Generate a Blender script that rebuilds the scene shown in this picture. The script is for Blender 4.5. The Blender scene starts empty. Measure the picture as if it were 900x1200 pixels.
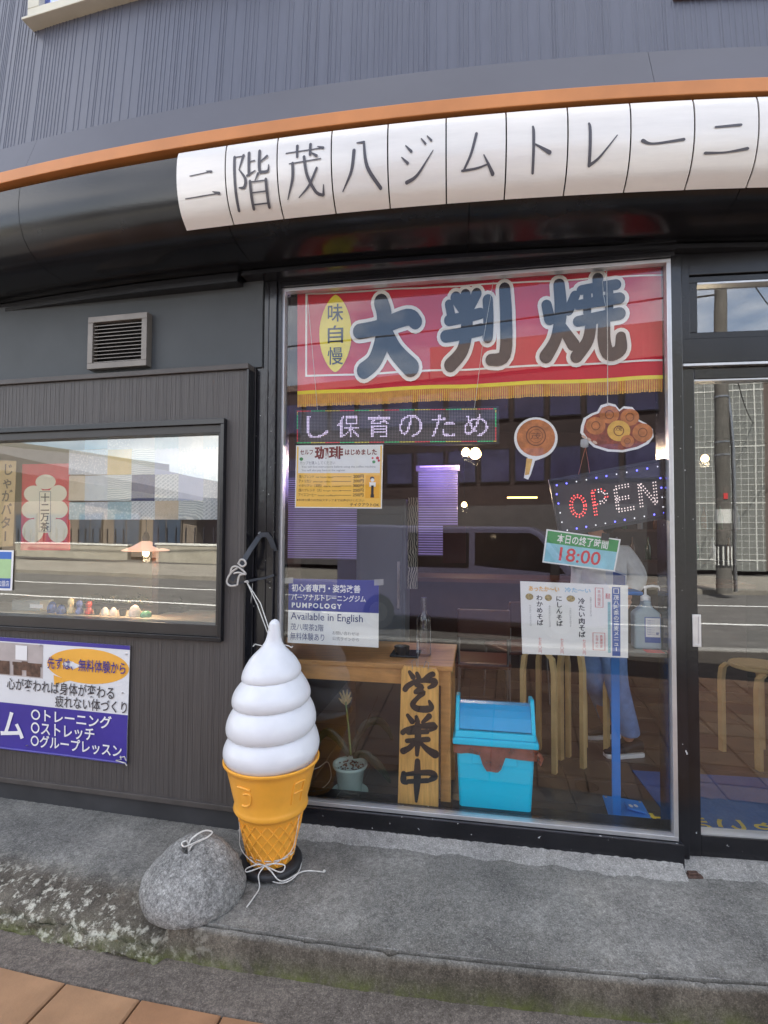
import bpy, bmesh, math, random
from mathutils import Vector, Matrix, noise
from mathutils.bvhtree import BVHTree
random.seed(7)
S = bpy.context.scene
COL = S.collection
rad = math.radians

# ------------------------------------------------------------------ camera, world, sun, exposure
H = 1.5
PITCH, ROLL, FPX = rad(2.0), rad(0.3), 620.0
Fv = Vector((0, math.cos(PITCH), math.sin(PITCH)))
Rv = Vector((1, 0, 0))
Uv = Rv.cross(Fv)
CX = Rv * math.cos(ROLL) + Uv * math.sin(ROLL)
CY = -Rv * math.sin(ROLL) + Uv * math.cos(ROLL)
cam = bpy.data.objects.new('camera', bpy.data.cameras.new('camera'))
COL.objects.link(cam)
cam.matrix_world = Matrix(((CX.x, CY.x, -Fv.x, 0), (CX.y, CY.y, -Fv.y, 0), (CX.z, CY.z, -Fv.z, H), (0, 0, 0, 1)))
cam.data.sensor_fit = 'HORIZONTAL'
cam.data.sensor_width = 36
cam.data.lens = FPX / 900 * 36
cam.data.clip_start = 0.05
cam.data.clip_end = 2000
S.camera = cam

SUN_EL, SUN_AZ = rad(57), rad(8)     # sun stands behind the shop, azimuth from +Y towards +X
w = bpy.data.worlds.new('World'); S.world = w; w.use_nodes = True
nt = w.node_tree; nt.nodes.clear()
N = nt.nodes.new
out = N('ShaderNodeOutputWorld'); bg = N('ShaderNodeBackground'); sky = N('ShaderNodeTexSky')
sky.sky_type = 'NISHITA'; sky.sun_disc = False
sky.sun_elevation = SUN_EL; sky.sun_rotation = SUN_AZ
sky.dust_density = 2.0; sky.ozone_density = 0.6; sky.air_density = 1.0
tc = N('ShaderNodeTexCoord'); mp = N('ShaderNodeMapping'); mp.inputs['Scale'].default_value = (1, 1, 2.6)
ns = N('ShaderNodeTexNoise'); ns.inputs['Scale'].default_value = 2.3; ns.inputs['Detail'].default_value = 8; ns.inputs['Roughness'].default_value = .58
cr = N('ShaderNodeValToRGB'); cr.color_ramp.elements[0].position = .42; cr.color_ramp.elements[1].position = .68
mx = N('ShaderNodeMixRGB'); mx.inputs['Color2'].default_value = (9.6, 9.3, 9.0, 1)
mul = N('ShaderNodeMath'); mul.operation = 'MULTIPLY'; mul.inputs[1].default_value = .85
L = nt.links.new
L(tc.outputs['Generated'], mp.inputs['Vector']); L(mp.outputs['Vector'], ns.inputs['Vector']); L(ns.outputs['Fac'], cr.inputs['Fac'])
L(cr.outputs['Color'], mul.inputs[0]); L(mul.outputs[0], mx.inputs['Fac']); L(sky.outputs['Color'], mx.inputs['Color1'])
L(mx.outputs['Color'], bg.inputs['Color']); bg.inputs['Strength'].default_value = .10
L(bg.outputs['Background'], out.inputs['Surface'])
sl = bpy.data.lights.new('sun', 'SUN'); sl.energy = 5.0; sl.angle = rad(.5); sl.color = (1, .95, .87)
so = bpy.data.objects.new('sun', sl); COL.objects.link(so)
sdir = Vector((math.sin(SUN_AZ) * math.cos(SUN_EL), math.cos(SUN_AZ) * math.cos(SUN_EL), math.sin(SUN_EL)))
so.rotation_euler = sdir.to_track_quat('Z', 'Y').to_euler(); so.location = sdir * 30
S.view_settings.view_transform = 'Standard'; S.view_settings.look = 'None'
S.view_settings.gamma = 1; S.view_settings.exposure = 2.12
S.cycles.max_bounces = 10; S.cycles.transparent_max_bounces = 16; S.cycles.glossy_bounces = 5; S.cycles.diffuse_bounces = 5

# ------------------------------------------------------------------ measuring helpers
O = Vector((0, 0, H))
def ray(px, py):
    return Fv + CX * ((px - 450) / FPX) + CY * (-(py - 600) / FPX)
def gz(px, py, z=0.0):
    r = ray(px, py); return O + r * ((z - H) / r.z)
class Frame:
    """upright plane: u runs right, n out to the street, z up"""
    def __init__(s, x, y, head):
        h = rad(head); s.o = Vector((x, y, 0)); s.u = Vector((math.cos(h), -math.sin(h), 0)); s.n = Vector((-math.sin(h), -math.cos(h), 0))
    def P(s, u, z, o=0.0): return s.o + s.u * u + s.n * o + Vector((0, 0, z))
    def uz(s, px, py, o=0.0):
        r = ray(px, py); q = s.o + s.n * o; t = (q - O).dot(s.n) / r.dot(s.n); p = O + r * t
        return (p - q).dot(s.u), p.z
C = Frame(.63, 2.53, 10.0)
LF = Frame(-1.43, 2.84, 12.4)
D = Frame(1.45, 2.43, 7.0)
AC = Vector((2.2, 16.6, 0))
def pol(r, phi, z=0.0):
    a = rad(phi); return Vector((AC.x + r * math.sin(a), AC.y - r * math.cos(a), z))
def lin(c):
    c = c / 255.0; return c / 12.92 if c <= .04045 else ((c + .055) / 1.055) ** 2.4
def rgb(r, g, b): return (lin(r), lin(g), lin(b))

# ------------------------------------------------------------------ materials
MATS = {}
def pmat(name, col, rough=.5, metal=0.0, var=.12, scale=6.0, bump=0.0, bscale=60.0, coat=0.0, spec=.5, stretch=(1, 1, 1), trans=0.0, col2=None, emit=None, es=0.0, alpha=1.0, rvar=0.0):
    if name in MATS: return MATS[name]
    m = bpy.data.materials.new(name); m.use_nodes = True; t = m.node_tree; b = t.nodes['Principled BSDF']
    c2 = col2 or tuple(max(0, c * (1 - var * 2)) for c in col)
    c1 = col if col2 else tuple(min(1, c * (1 + var)) for c in col)
    tcn = t.nodes.new('ShaderNodeTexCoord'); mpn = t.nodes.new('ShaderNodeMapping'); mpn.inputs['Scale'].default_value = stretch
    t.links.new(tcn.outputs['Object'], mpn.inputs['Vector'])
    nz = t.nodes.new('ShaderNodeTexNoise'); nz.inputs['Scale'].default_value = scale; nz.inputs['Detail'].default_value = 6; nz.inputs['Roughness'].default_value = .6
    t.links.new(mpn.outputs['Vector'], nz.inputs['Vector'])
    rp = t.nodes.new('ShaderNodeValToRGB'); rp.color_ramp.elements[0].position = .3; rp.color_ramp.elements[1].position = .7
    rp.color_ramp.elements[0].color = (*c2, 1); rp.color_ramp.elements[1].color = (*c1, 1)
    t.links.new(nz.outputs['Fac'], rp.inputs['Fac']); t.links.new(rp.outputs['Color'], b.inputs['Base Color'])
    b.inputs['Roughness'].default_value = rough; b.inputs['Metallic'].default_value = metal
    b.inputs['Coat Weight'].default_value = coat; b.inputs['Specular IOR Level'].default_value = spec
    b.inputs['Transmission Weight'].default_value = trans; b.inputs['Alpha'].default_value = alpha
    if rvar:
        mr = t.nodes.new('ShaderNodeMapRange'); mr.inputs['To Min'].default_value = max(.02, rough - rvar); mr.inputs['To Max'].default_value = rough + rvar
        t.links.new(nz.outputs['Fac'], mr.inputs['Value']); t.links.new(mr.outputs['Result'], b.inputs['Roughness'])
    if bump:
        n2 = t.nodes.new('ShaderNodeTexNoise'); n2.inputs['Scale'].default_value = bscale; n2.inputs['Detail'].default_value = 5
        t.links.new(mpn.outputs['Vector'], n2.inputs['Vector'])
        bp = t.nodes.new('ShaderNodeBump'); bp.inputs['Strength'].default_value = bump; bp.inputs['Distance'].default_value = .01
        t.links.new(n2.outputs['Fac'], bp.inputs['Height']); t.links.new(bp.outputs['Normal'], b.inputs['Normal'])
    if emit: b.inputs['Emission Color'].default_value = (*emit, 1); b.inputs['Emission Strength'].default_value = es
    m.diffuse_color = (*col, 1); MATS[name] = m; return m

def glass(name, fac, tint=(1, 1, 1), gtint=(1, 1, 1)):
    m = bpy.data.materials.new(name); m.use_nodes = True; t = m.node_tree; t.nodes.clear()
    o = t.nodes.new('ShaderNodeOutputMaterial'); mixn = t.nodes.new('ShaderNodeMixShader')
    a = t.nodes.new('ShaderNodeBsdfTransparent'); a.inputs['Color'].default_value = (*tint, 1)
    g = t.nodes.new('ShaderNodeBsdfGlossy'); g.inputs['Roughness'].default_value = 0; g.inputs['Color'].default_value = (*gtint, 1)
    lw = t.nodes.new('ShaderNodeLayerWeight'); lw.inputs['Blend'].default_value = .12
    ma = t.nodes.new('ShaderNodeMath'); ma.operation = 'MULTIPLY_ADD'; ma.inputs[1].default_value = .8; ma.inputs[2].default_value = fac; ma.use_clamp = True
    tcn = t.nodes.new('ShaderNodeTexCoord'); nz = t.nodes.new('ShaderNodeTexNoise'); nz.inputs['Scale'].default_value = 1.6
    bp = t.nodes.new('ShaderNodeBump'); bp.inputs['Strength'].default_value = .025; bp.inputs['Distance'].default_value = .02
    t.links.new(tcn.outputs['Object'], nz.inputs['Vector']); t.links.new(nz.outputs['Fac'], bp.inputs['Height']); t.links.new(bp.outputs['Normal'], g.inputs['Normal'])
    t.links.new(lw.outputs['Fresnel'], ma.inputs[0]); t.links.new(ma.outputs[0], mixn.inputs['Fac'])
    t.links.new(a.outputs[0], mixn.inputs[1]); t.links.new(g.outputs[0], mixn.inputs[2]); t.links.new(mixn.outputs[0], o.inputs['Surface'])
    m.diffuse_color = (*tint, .3); return m

def worn_black(name):
    """glossy black paint with small chips down to pale primer"""
    m = pmat(name, (.012, .012, .015), rough=.16, var=.2, bump=.05, bscale=30, spec=.6, rvar=.06); t = m.node_tree; b = t.nodes['Principled BSDF']
    tcn = t.nodes.new('ShaderNodeTexCoord'); nz = t.nodes.new('ShaderNodeTexNoise'); nz.inputs['Scale'].default_value = 42; nz.inputs['Detail'].default_value = 3
    t.links.new(tcn.outputs['Object'], nz.inputs['Vector'])
    rp = t.nodes.new('ShaderNodeValToRGB'); rp.color_ramp.elements[0].position = .725; rp.color_ramp.elements[1].position = .74
    t.links.new(nz.outputs['Fac'], rp.inputs['Fac'])
    mxn = t.nodes.new('ShaderNodeMixRGB'); old = b.inputs['Base Color'].links[0].from_socket
    t.links.new(rp.outputs['Color'], mxn.inputs['Fac']); t.links.new(old, mxn.inputs['Color1']); mxn.inputs['Color2'].default_value = (.6, .6, .58, 1)
    t.links.new(mxn.outputs['Color'], b.inputs['Base Color']); return m

def concrete(name, base, dark, moss=0.0, lichen=0.0, zlo=-.14, zhi=-.03, riser=None, grain=.5):
    m = bpy.data.materials.new(name); m.use_nodes = True; t = m.node_tree; b = t.nodes['Principled BSDF']; n = t.nodes.new; l = t.links.new
    g = n('ShaderNodeNewGeometry'); b.inputs['Roughness'].default_value = .92; b.inputs['Specular IOR Level'].default_value = .25
    def nz(sc, det=6, ro=.6, loc=(0, 0, 0), st=(1, 1, 1)):
        mp_ = n('ShaderNodeMapping'); mp_.inputs['Location'].default_value = loc; mp_.inputs['Scale'].default_value = st; l(g.outputs['Position'], mp_.inputs['Vector'])
        q = n('ShaderNodeTexNoise'); q.inputs['Scale'].default_value = sc; q.inputs['Detail'].default_value = det; q.inputs['Roughness'].default_value = ro
        l(mp_.outputs['Vector'], q.inputs['Vector']); return q.outputs['Fac']
    def ramp(f, a, c, ca=(0, 0, 0), cb=(1, 1, 1)):
        r = n('ShaderNodeValToRGB'); r.color_ramp.elements[0].position = a; r.color_ramp.elements[1].position = c
        r.color_ramp.elements[0].color = (*ca, 1); r.color_ramp.elements[1].color = (*cb, 1); l(f, r.inputs['Fac']); return r.outputs['Color']
    def mix(f, a, c, mode='MIX'):
        q = n('ShaderNodeMixRGB'); q.blend_type = mode
        if isinstance(f, float): q.inputs['Fac'].default_value = f
        else: l(f, q.inputs['Fac'])
        for k, v in (('Color1', a), ('Color2', c)):
            if isinstance(v, tuple): q.inputs[k].default_value = (*v, 1)
            else: l(v, q.inputs[k])
        return q.outputs['Color']
    c = ramp(nz(3.2), .32, .68, dark, base)
    c = mix(.7, c, ramp(nz(1.3, 7, .62, (6, 2, 9), (1, 2.2, 1)), .36, .62, (.62, .62, .61), (1, 1, 1)), 'MULTIPLY')
    c = mix(.55, c, ramp(nz(38, 4, .7, (4, 1, 0)), .34, .66, (.3, .3, .3), (1, 1, 1)), 'MULTIPLY')
    c = mix(.6, c, ramp(nz(190, 3, .7, (2, 8, 0)), .36, .64, (.3, .3, .3), (1.0, 1.0, 1.0)), 'MULTIPLY')
    sp = ramp(nz(150, 4, .8, (9, 3, 1)), .52, .74, (0, 0, 0), (.5, .5, .5))           # pale mineral flecks
    c = mix(sp, c, tuple(min(1, v * 1.5) for v in base))
    c = mix(grain, c, ramp(nz(14, 5, .7, (5, 5, 2)), .35, .65, (.62, .62, .62), (1, 1, 1)), 'MULTIPLY')
    c = mix(grain, c, ramp(nz(75, 5, .8, (1, 5, 7)), .40, .60, (.35, .35, .35), (1, 1, 1)), 'MULTIPLY')
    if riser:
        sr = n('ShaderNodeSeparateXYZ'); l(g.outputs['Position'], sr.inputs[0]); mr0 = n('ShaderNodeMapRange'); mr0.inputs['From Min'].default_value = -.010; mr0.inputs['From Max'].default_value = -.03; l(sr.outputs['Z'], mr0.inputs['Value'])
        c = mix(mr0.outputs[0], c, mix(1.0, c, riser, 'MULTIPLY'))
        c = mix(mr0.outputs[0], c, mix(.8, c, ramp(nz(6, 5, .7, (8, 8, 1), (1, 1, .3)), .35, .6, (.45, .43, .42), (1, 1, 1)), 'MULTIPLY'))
    if lichen:
        q = ramp(nz(26, 6, .7, (7, 2, 5)), .52, .62); qq = n('ShaderNodeMath'); qq.operation = 'MULTIPLY'; qq.inputs[1].default_value = lichen; l(q, qq.inputs[0])
        sx = n('ShaderNodeSeparateXYZ'); l(g.outputs['Position'], sx.inputs[0])
        mr = n('ShaderNodeMapRange'); mr.inputs['From Min'].default_value = -.5; mr.inputs['From Max'].default_value = -1.1; l(sx.outputs['X'], mr.inputs['Value'])
        mz = n('ShaderNodeMapRange'); mz.inputs['From Min'].default_value = -.005; mz.inputs['From Max'].default_value = -.05; l(sx.outputs['Z'], mz.inputs['Value'])
        a1 = n('ShaderNodeMath'); a1.operation = 'MULTIPLY'; l(qq.outputs[0], a1.inputs[0]); l(mr.outputs[0], a1.inputs[1])
        a2 = n('ShaderNodeMath'); a2.operation = 'MULTIPLY'; l(a1.outputs[0], a2.inputs[0]); l(mz.outputs[0], a2.inputs[1])
        c = mix(a2.outputs[0], c, (.62, .60, .50))
    if moss:
        sx = n('ShaderNodeSeparateXYZ'); l(g.outputs['Position'], sx.inputs[0])
        mr = n('ShaderNodeMapRange'); mr.inputs['From Min'].default_value = zhi; mr.inputs['From Max'].default_value = zlo; l(sx.outputs['Z'], mr.inputs['Value'])
        pw = n('ShaderNodeMath'); pw.operation = 'POWER'; pw.inputs[1].default_value = 2.2; l(mr.outputs[0], pw.inputs[0])
        q = ramp(nz(9, 6, .7, (1, 2, 3)), .36, .58); a = n('ShaderNodeMath'); a.operation = 'MULTIPLY'; l(pw.outputs[0], a.inputs[0]); l(q, a.inputs[1])
        a2 = n('ShaderNodeMath'); a2.operation = 'MULTIPLY'; a2.inputs[1].default_value = moss; l(a.outputs[0], a2.inputs[0]); a2.use_clamp = True
        c = mix(a2.outputs[0], c, (.13, .16, .025))
    l(c, b.inputs['Base Color'])
    bp = n('ShaderNodeBump'); bp.inputs['Strength'].default_value = .55; bp.inputs['Distance'].default_value = .006; l(nz(120, 6, .75, (3, 3, 3)), bp.inputs['Height']); l(bp.outputs['Normal'], b.inputs['Normal'])
    MATS[name] = m; return m

black = worn_black('worn_black_paint')
blackplain = pmat('black_enamel', (.012, .012, .015), rough=.22, var=.15, bump=.04, bscale=20)
awnblack = pmat('awning_black', (.012, .013, .016), rough=.2, var=.3, scale=4, bump=.05, bscale=90, rvar=.06)
cladding = pmat('brown_grey_cladding', rgb(80, 76, 74), rough=.5, var=.12, scale=22, bump=.35, bscale=40, stretch=(5, 5, .12))
claddim = pmat('cladding_trim', rgb(78, 73, 70), rough=.5, var=.1, scale=10, bump=.1)
siding = pmat('blue_grey_siding', rgb(90, 93, 106), rough=.42, var=.05, scale=12, stretch=(4, 4, .15), rvar=.06)
flash = pmat('grey_flashing', rgb(84, 84, 92), rough=.5, var=.05, scale=2.5, bump=.03, bscale=8)
orange = pmat('orange_band_paint', rgb(206, 134, 76), rough=.5, var=.08, scale=3)
wallgrey = pmat('grey_board', rgb(72, 76, 78), rough=.6, var=.08, scale=3)
silver = pmat('aluminium', (.62, .63, .64), rough=.32, metal=.7, var=.08, scale=6)
whitesash = pmat('cream_sash', rgb(205, 200, 180), rough=.4, var=.05)
vented = pmat('vent_metal', rgb(128, 122, 116), rough=.45, metal=.4, var=.1)
plinthm = pmat('plinth_grey', rgb(58, 58, 60), rough=.7, var=.15, scale=5)
paper = pmat('white_paper', (.78, .78, .77), rough=.35, var=.02)
ink = pmat('dark_ink', (.012, .012, .016), rough=.6, var=.0)
inkg = pmat('grey_ink', (.2, .2, .22), rough=.5, var=.05)
inkbrown = pmat('brown_ink', (.05, .025, .018), rough=.6, var=0)
navy = pmat('navy_print', rgb(38, 50, 140), rough=.4, var=.06)
navytext = pmat('navy_text', rgb(35, 50, 110), rough=.5, var=0)
white = pmat('white_print', (.82, .82, .82), rough=.4, var=0)
redprint = pmat('red_print', rgb(200, 60, 60), rough=.5, var=0)
oak = pmat('oak_wood', rgb(196, 144, 84), rough=.45, var=.14, scale=5, stretch=(1, 6, 6), bump=.08)
palewood = pmat('pale_birch', rgb(210, 180, 125), rough=.45, var=.1, scale=6)
steel = pmat('brushed_steel', (.45, .45, .46), rough=.3, metal=1, var=.05)
strapm = pmat('strap_webbing', (.045, .05, .06), rough=.7, var=.2, bump=.3, bscale=300)
ropem = pmat('white_rope', (.68, .67, .63), rough=.85, var=.15, scale=60, bump=.4, bscale=400)
glass_main = glass('shop_glass', .042, (.975, .985, .98))
glass_side = glass('side_window_glass', .13, (.97, .98, .98), (1, .99, .95))
glass_door = glass('door_glass', .105, (.96, .975, .97))

# ------------------------------------------------------------------ mesh helpers
class MB:
    def __init__(s): s.v = []; s.f = []; s.mi = []; s.cur = 0
    def add(s, vs, fs, m=None):
        b = len(s.v); s.v += [Vector(v) for v in vs]
        for f in fs: s.f.append([b + i for i in f]); s.mi.append(s.cur if m is None else m)
    def quad(s, *p): s.add(p, [list(range(len(p)))])
    def hexa(s, p):   # 8 points: 4 back (ccw seen from the front), 4 front
        s.add(p, [(3, 2, 1, 0), (4, 5, 6, 7), (0, 1, 5, 4), (1, 2, 6, 5), (2, 3, 7, 6), (3, 0, 4, 7)])
    def fbox(s, F, u0, u1, z0, z1, o0, o1):
        q = lambda o: [F.P(u0, z0, o), F.P(u1, z0, o), F.P(u1, z1, o), F.P(u0, z1, o)]
        s.hexa(q(o0) + q(o1))
    def box(s, a, b):
        (x0, y0, z0), (x1, y1, z1) = a, b
        s.hexa([(x0, y1, z0), (x1, y1, z0), (x1, y1, z1), (x0, y1, z1), (x0, y0, z0), (x1, y0, z0), (x1, y0, z1), (x0, y0, z1)])
    def prism(s, F, pts, o0, o1):
        n = len(pts); b = [F.P(u, z, o0) for u, z in pts]; t = [F.P(u, z, o1) for u, z in pts]
        s.add(b + t, [list(range(n))[::-1], list(range(n, 2 * n))] + [(i, (i + 1) % n, n + (i + 1) % n, n + i) for i in range(n)])
    def tube(s, pts, r, n=8, cap=True):
        pts = [Vector(p) for p in pts]; rs = r if isinstance(r, (list, tuple)) else [r] * len(pts); rings = []
        for i, p in enumerate(pts):
            d = (pts[min(i + 1, len(pts) - 1)] - pts[max(i - 1, 0)])
            if d.length < 1e-9: d = Vector((0, 0, 1))
            d.normalize()
            if i == 0:
                a = Vector((0, 0, 1)) if abs(d.z) < .9 else Vector((1, 0, 0)); x = d.cross(a).normalized()
            else:
                x = (x - d * x.dot(d)).normalized()
            y = d.cross(x); rings.append([p + (x * math.cos(2 * math.pi * k / n) + y * math.sin(2 * math.pi * k / n)) * rs[i] for k in range(n)])
        fs = []
        for i in range(len(pts) - 1):
            for k in range(n): fs.append((i * n + k, i * n + (k + 1) % n, (i + 1) * n + (k + 1) % n, (i + 1) * n + k))
        if cap: fs += [list(range(n))[::-1], [(len(pts) - 1) * n + k for k in range(n)]]
        s.add([v for r_ in rings for v in r_], fs)
    def lathe(s, c, prof, n=32, sx=1, sy=1):
        c = Vector(c); vs = []; fs = []
        for r, z in prof:
            for k in range(n):
                a = 2 * math.pi * k / n; vs.append(c + Vector((r * sx * math.cos(a), r * sy * math.sin(a), z)))
        for i in range(len(prof) - 1):
            for k in range(n): fs.append((i * n + k, i * n + (k + 1) % n, (i + 1) * n + (k + 1) % n, (i + 1) * n + k))
        fs += [list(range(n))[::-1], [(len(prof) - 1) * n + k for k in range(n)]]
        s.add(vs, fs)
    def sweep(s, prof, p0, p1, step, closed=True):
        """profile of (r, z) swept along the facade arc from angle p0 to p1"""
        n = max(1, int(abs(p1 - p0) / step)); m = len(prof); vs = []
        for i in range(n + 1):
            ph = p0 + (p1 - p0) * i / n
            for r, z in prof: vs.append(pol(r, ph, z))
        fs = []
        for i in range(n):
            for k in range(m if closed else m - 1):
                fs.append((i * m + k, i * m + (k + 1) % m, (i + 1) * m + (k + 1) % m, (i + 1) * m + k))
        if closed: fs += [list(range(m))[::-1], [n * m + k for k in range(m)]]
        s.add(vs, fs)
    def build(s, name, mat, parent=None, smooth=False, bevel=0.0, seg=2, subs=0):
        me = bpy.data.meshes.new(name); off = Vector(parent['_o']) if parent is not None and '_o' in parent else Vector((0, 0, 0))
        cx = Vector((0, 0, 0))
        me.from_pydata([tuple(v - off) for v in s.v], [], s.f)
        for m in (mat if isinstance(mat, (list, tuple)) else [mat]): me.materials.append(m)
        for p, mi in zip(me.polygons, s.mi): p.material_index = mi; p.use_smooth = smooth
        me.validate()
        bm = bmesh.new(); bm.from_mesh(me)
        if smooth: bmesh.ops.remove_doubles(bm, verts=bm.verts, dist=1e-5)
        if s.__dict__.get('norm', True): bmesh.ops.recalc_face_normals(bm, faces=bm.faces)
        bm.to_mesh(me); bm.free()
        o = bpy.data.objects.new(name, me); COL.objects.link(o)
        if parent is not None:
            o.parent = parent
        o['_o'] = list(off) if parent is not None else [0, 0, 0]
        if bevel:
            b = o.modifiers.new('bevel', 'BEVEL'); b.width = bevel; b.segments = seg; b.limit_method = 'ANGLE'; b.angle_limit = rad(40)
        if subs:
            b = o.modifiers.new('sub', 'SUBSURF'); b.levels = subs; b.render_levels = subs
        if smooth and not subs:
            try: me.set_sharp_from_angle(angle=rad(50))
            except Exception: pass
        return o

def thing(name, label, cat, loc, group=None):
    o = bpy.data.objects.new(name, None); COL.objects.link(o); o.location = loc; o['_o'] = list(Vector(loc)); o.empty_display_size = .1
    o['label'] = label; o['category'] = cat
    if group: o['group'] = group
    return o
def holder(name, parent):    # a part that only holds sub-parts
    o = bpy.data.objects.new(name, None); COL.objects.link(o); o.parent = parent; o['_o'] = list(parent['_o']); o.empty_display_size = .05; return o
def tag(o, label, cat, group=None):
    o['label'] = label; o['category'] = cat
    if group: o['group'] = group
    return o
def struct(o): o['kind'] = 'structure'; return o
def stuff(o): o['kind'] = 'stuff'; return o
def copy_tree(o, parent=None):
    c = o.copy(); COL.objects.link(c)
    if parent is not None: c.parent = parent
    for ch in list(o.children): copy_tree(ch, c)
    return c

_tc = {}
def glyphs(s, bold=0.0, spacing=1.0):
    k = (s, bold, spacing)
    if k in _tc: return _tc[k]
    cu = bpy.data.curves.new('t', 'FONT'); cu.body = s; cu.size = 1; cu.offset = bold; cu.resolution_u = 3; cu.space_character = spacing; cu.fill_mode = 'FRONT'
    ob = bpy.data.objects.new('t', cu); COL.objects.link(ob); bpy.context.view_layer.update()
    dg = bpy.context.evaluated_depsgraph_get(); me = bpy.data.meshes.new_from_object(ob.evaluated_get(dg))
    vs = [(v.co.x, v.co.y) for v in me.vertices]; fs = [tuple(p.vertices) for p in me.polygons]
    bpy.data.meshes.remove(me); bpy.data.objects.remove(ob); bpy.data.curves.remove(cu)
    _tc[k] = (vs, fs); return _tc[k]
def put_text(mb, mapf, s, x0, x1, y0, y1, bold=0.0, fit='box', spacing=1.0, mi=None):
    """fit glyphs into a box of unit coordinates handled by mapf(x, y)"""
    vs, fs = glyphs(s, bold, spacing)
    if not vs: return
    a, b = min(v[0] for v in vs), max(v[0] for v in vs); c, d = min(v[1] for v in vs), max(v[1] for v in vs)
    if fit == 'em': c, d = -.12, .88
    if fit == 'char': c, d = -.10, .86; a, b = 0.02, .98
    mb.add([mapf(x0 + (v[0] - a) / max(1e-6, b - a) * (x1 - x0), y0 + (v[1] - c) / max(1e-6, d - c) * (y1 - y0)) for v in vs], fs, mi)
def vtext(mb, mapf, s, xc, w_, y1, dy, bold=0.0, mi=None, h_=None):
    for i, ch in enumerate(s):
        y = y1 - dy * i
        if ch in 'ー〜': # rotated bar in vertical writing
            mb.add([mapf(xc - w_ * .07, y - dy * .85), mapf(xc + w_ * .07, y - dy * .85), mapf(xc + w_ * .07, y - dy * .12), mapf(xc - w_ * .07, y - dy * .12)], [(0, 1, 2, 3)], mi); continue
        put_text(mb, mapf, ch, xc - w_ / 2, xc + w_ / 2, y - (h_ or dy * .92), y, bold, 'char', mi=mi)
def catmull(pts, n=6):
    if len(pts) < 3: 
        a, b = pts; return [tuple(a[k] + (b[k] - a[k]) * i / n for k in range(len(a))) for i in range(n + 1)]
    res = []
    P_ = [pts[0]] + list(pts) + [pts[-1]]
    for i in range(1, len(P_) - 2):
        for j in range(n):
            t = j / n; res.append(tuple(.5 * ((2 * P_[i][k]) + (-P_[i - 1][k] + P_[i + 1][k]) * t + (2 * P_[i - 1][k] - 5 * P_[i][k] + 4 * P_[i + 1][k] - P_[i + 2][k]) * t * t + (-P_[i - 1][k] + 3 * P_[i][k] - 3 * P_[i + 1][k] + P_[i + 2][k]) * t ** 3) for k in range(len(pts[0]))))
    res.append(tuple(pts[-1])); return res
def strokes(mb, mapf, sts, x0, x1, y0, y1, grow=0.0, lift=.0002, caps=True, asp=1.0):
    """brush strokes: each is a list of (x, y, width) in a unit box; mapf(x, y, lift)"""
    for k, st in enumerate(sts):
        pts = catmull([(p[0] * asp, p[1], p[2]) for p in st]); n = len(pts); ls, rs = [], []
        for i, p in enumerate(pts):
            q0, q1 = pts[max(0, i - 1)], pts[min(n - 1, i + 1)]; dx, dy = q1[0] - q0[0], q1[1] - q0[1]; l_ = math.hypot(dx, dy) or 1; h_ = (p[2] + grow) / 2
            ls.append((p[0] - dy / l_ * h_, p[1] + dx / l_ * h_)); rs.append((p[0] + dy / l_ * h_, p[1] - dx / l_ * h_))
        m = lambda q, e=0: mapf(x0 + q[0] / asp * (x1 - x0), y0 + q[1] * (y1 - y0), (k * 2 + e) * lift)
        mb.add([m(q) for q in ls] + [m(q) for q in rs], [(i, i + 1, n + i + 1, n + i) for i in range(n - 1)])
        if caps:
            for e, p in ((0, pts[0]), (1, pts[-1])):
                h_ = (p[2] + grow) / 2; mb.add([m((p[0] + math.cos(a * math.pi / 8) * h_, p[1] + math.sin(a * math.pi / 8) * h_), e * .5 + .5) for a in range(16)], [list(range(16))])

def quadmap(F, c, o=0.0):
    """unit box -> quad given by 4 picture-measured corners (tl, tr, br, bl) laid on plane F at offset o"""
    q = [F.uz(x, y, o) for x, y in c]
    def f(x, y, lift=0.0):
        tl, tr, br, bl = q
        u = (tl[0] * (1 - x) + tr[0] * x) * y + (bl[0] * (1 - x) + br[0] * x) * (1 - y); z = (tl[1] * (1 - x) + tr[1] * x) * y + (bl[1] * (1 - x) + br[1] * x) * (1 - y)
        return F.P(u, z, o + lift)
    f.q = q; return f
def sheet(mb, mapf, x0, x1, y0, y1, l0, l1, nx=1, ny=1):
    """thin slab in unit coords between lifts l0 and l1"""
    for i in range(nx):
        for j in range(ny):
            a, b = x0 + (x1 - x0) * i / nx, x0 + (x1 - x0) * (i + 1) / nx; c, d = y0 + (y1 - y0) * j / ny, y0 + (y1 - y0) * (j + 1) / ny
            mb.quad(mapf(a, c, l1), mapf(b, c, l1), mapf(b, d, l1), mapf(a, d, l1)); mb.quad(mapf(a, c, l0), mapf(a, d, l0), mapf(b, d, l0), mapf(b, c, l0))
    mb.quad(mapf(x0, y0, l0), mapf(x1, y0, l0), mapf(x1, y0, l1), mapf(x0, y0, l1)); mb.quad(mapf(x0, y1, l0), mapf(x0, y1, l1), mapf(x1, y1, l1), mapf(x1, y1, l0))
    mb.quad(mapf(x0, y0, l0), mapf(x0, y0, l1), mapf(x0, y1, l1), mapf(x0, y1, l0)); mb.quad(mapf(x1, y0, l0), mapf(x1, y1, l0), mapf(x1, y1, l1), mapf(x1, y0, l1))
def lifted(mapf, d): return lambda x, y, l_=0.0: mapf(x, y, d + l_)

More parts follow.
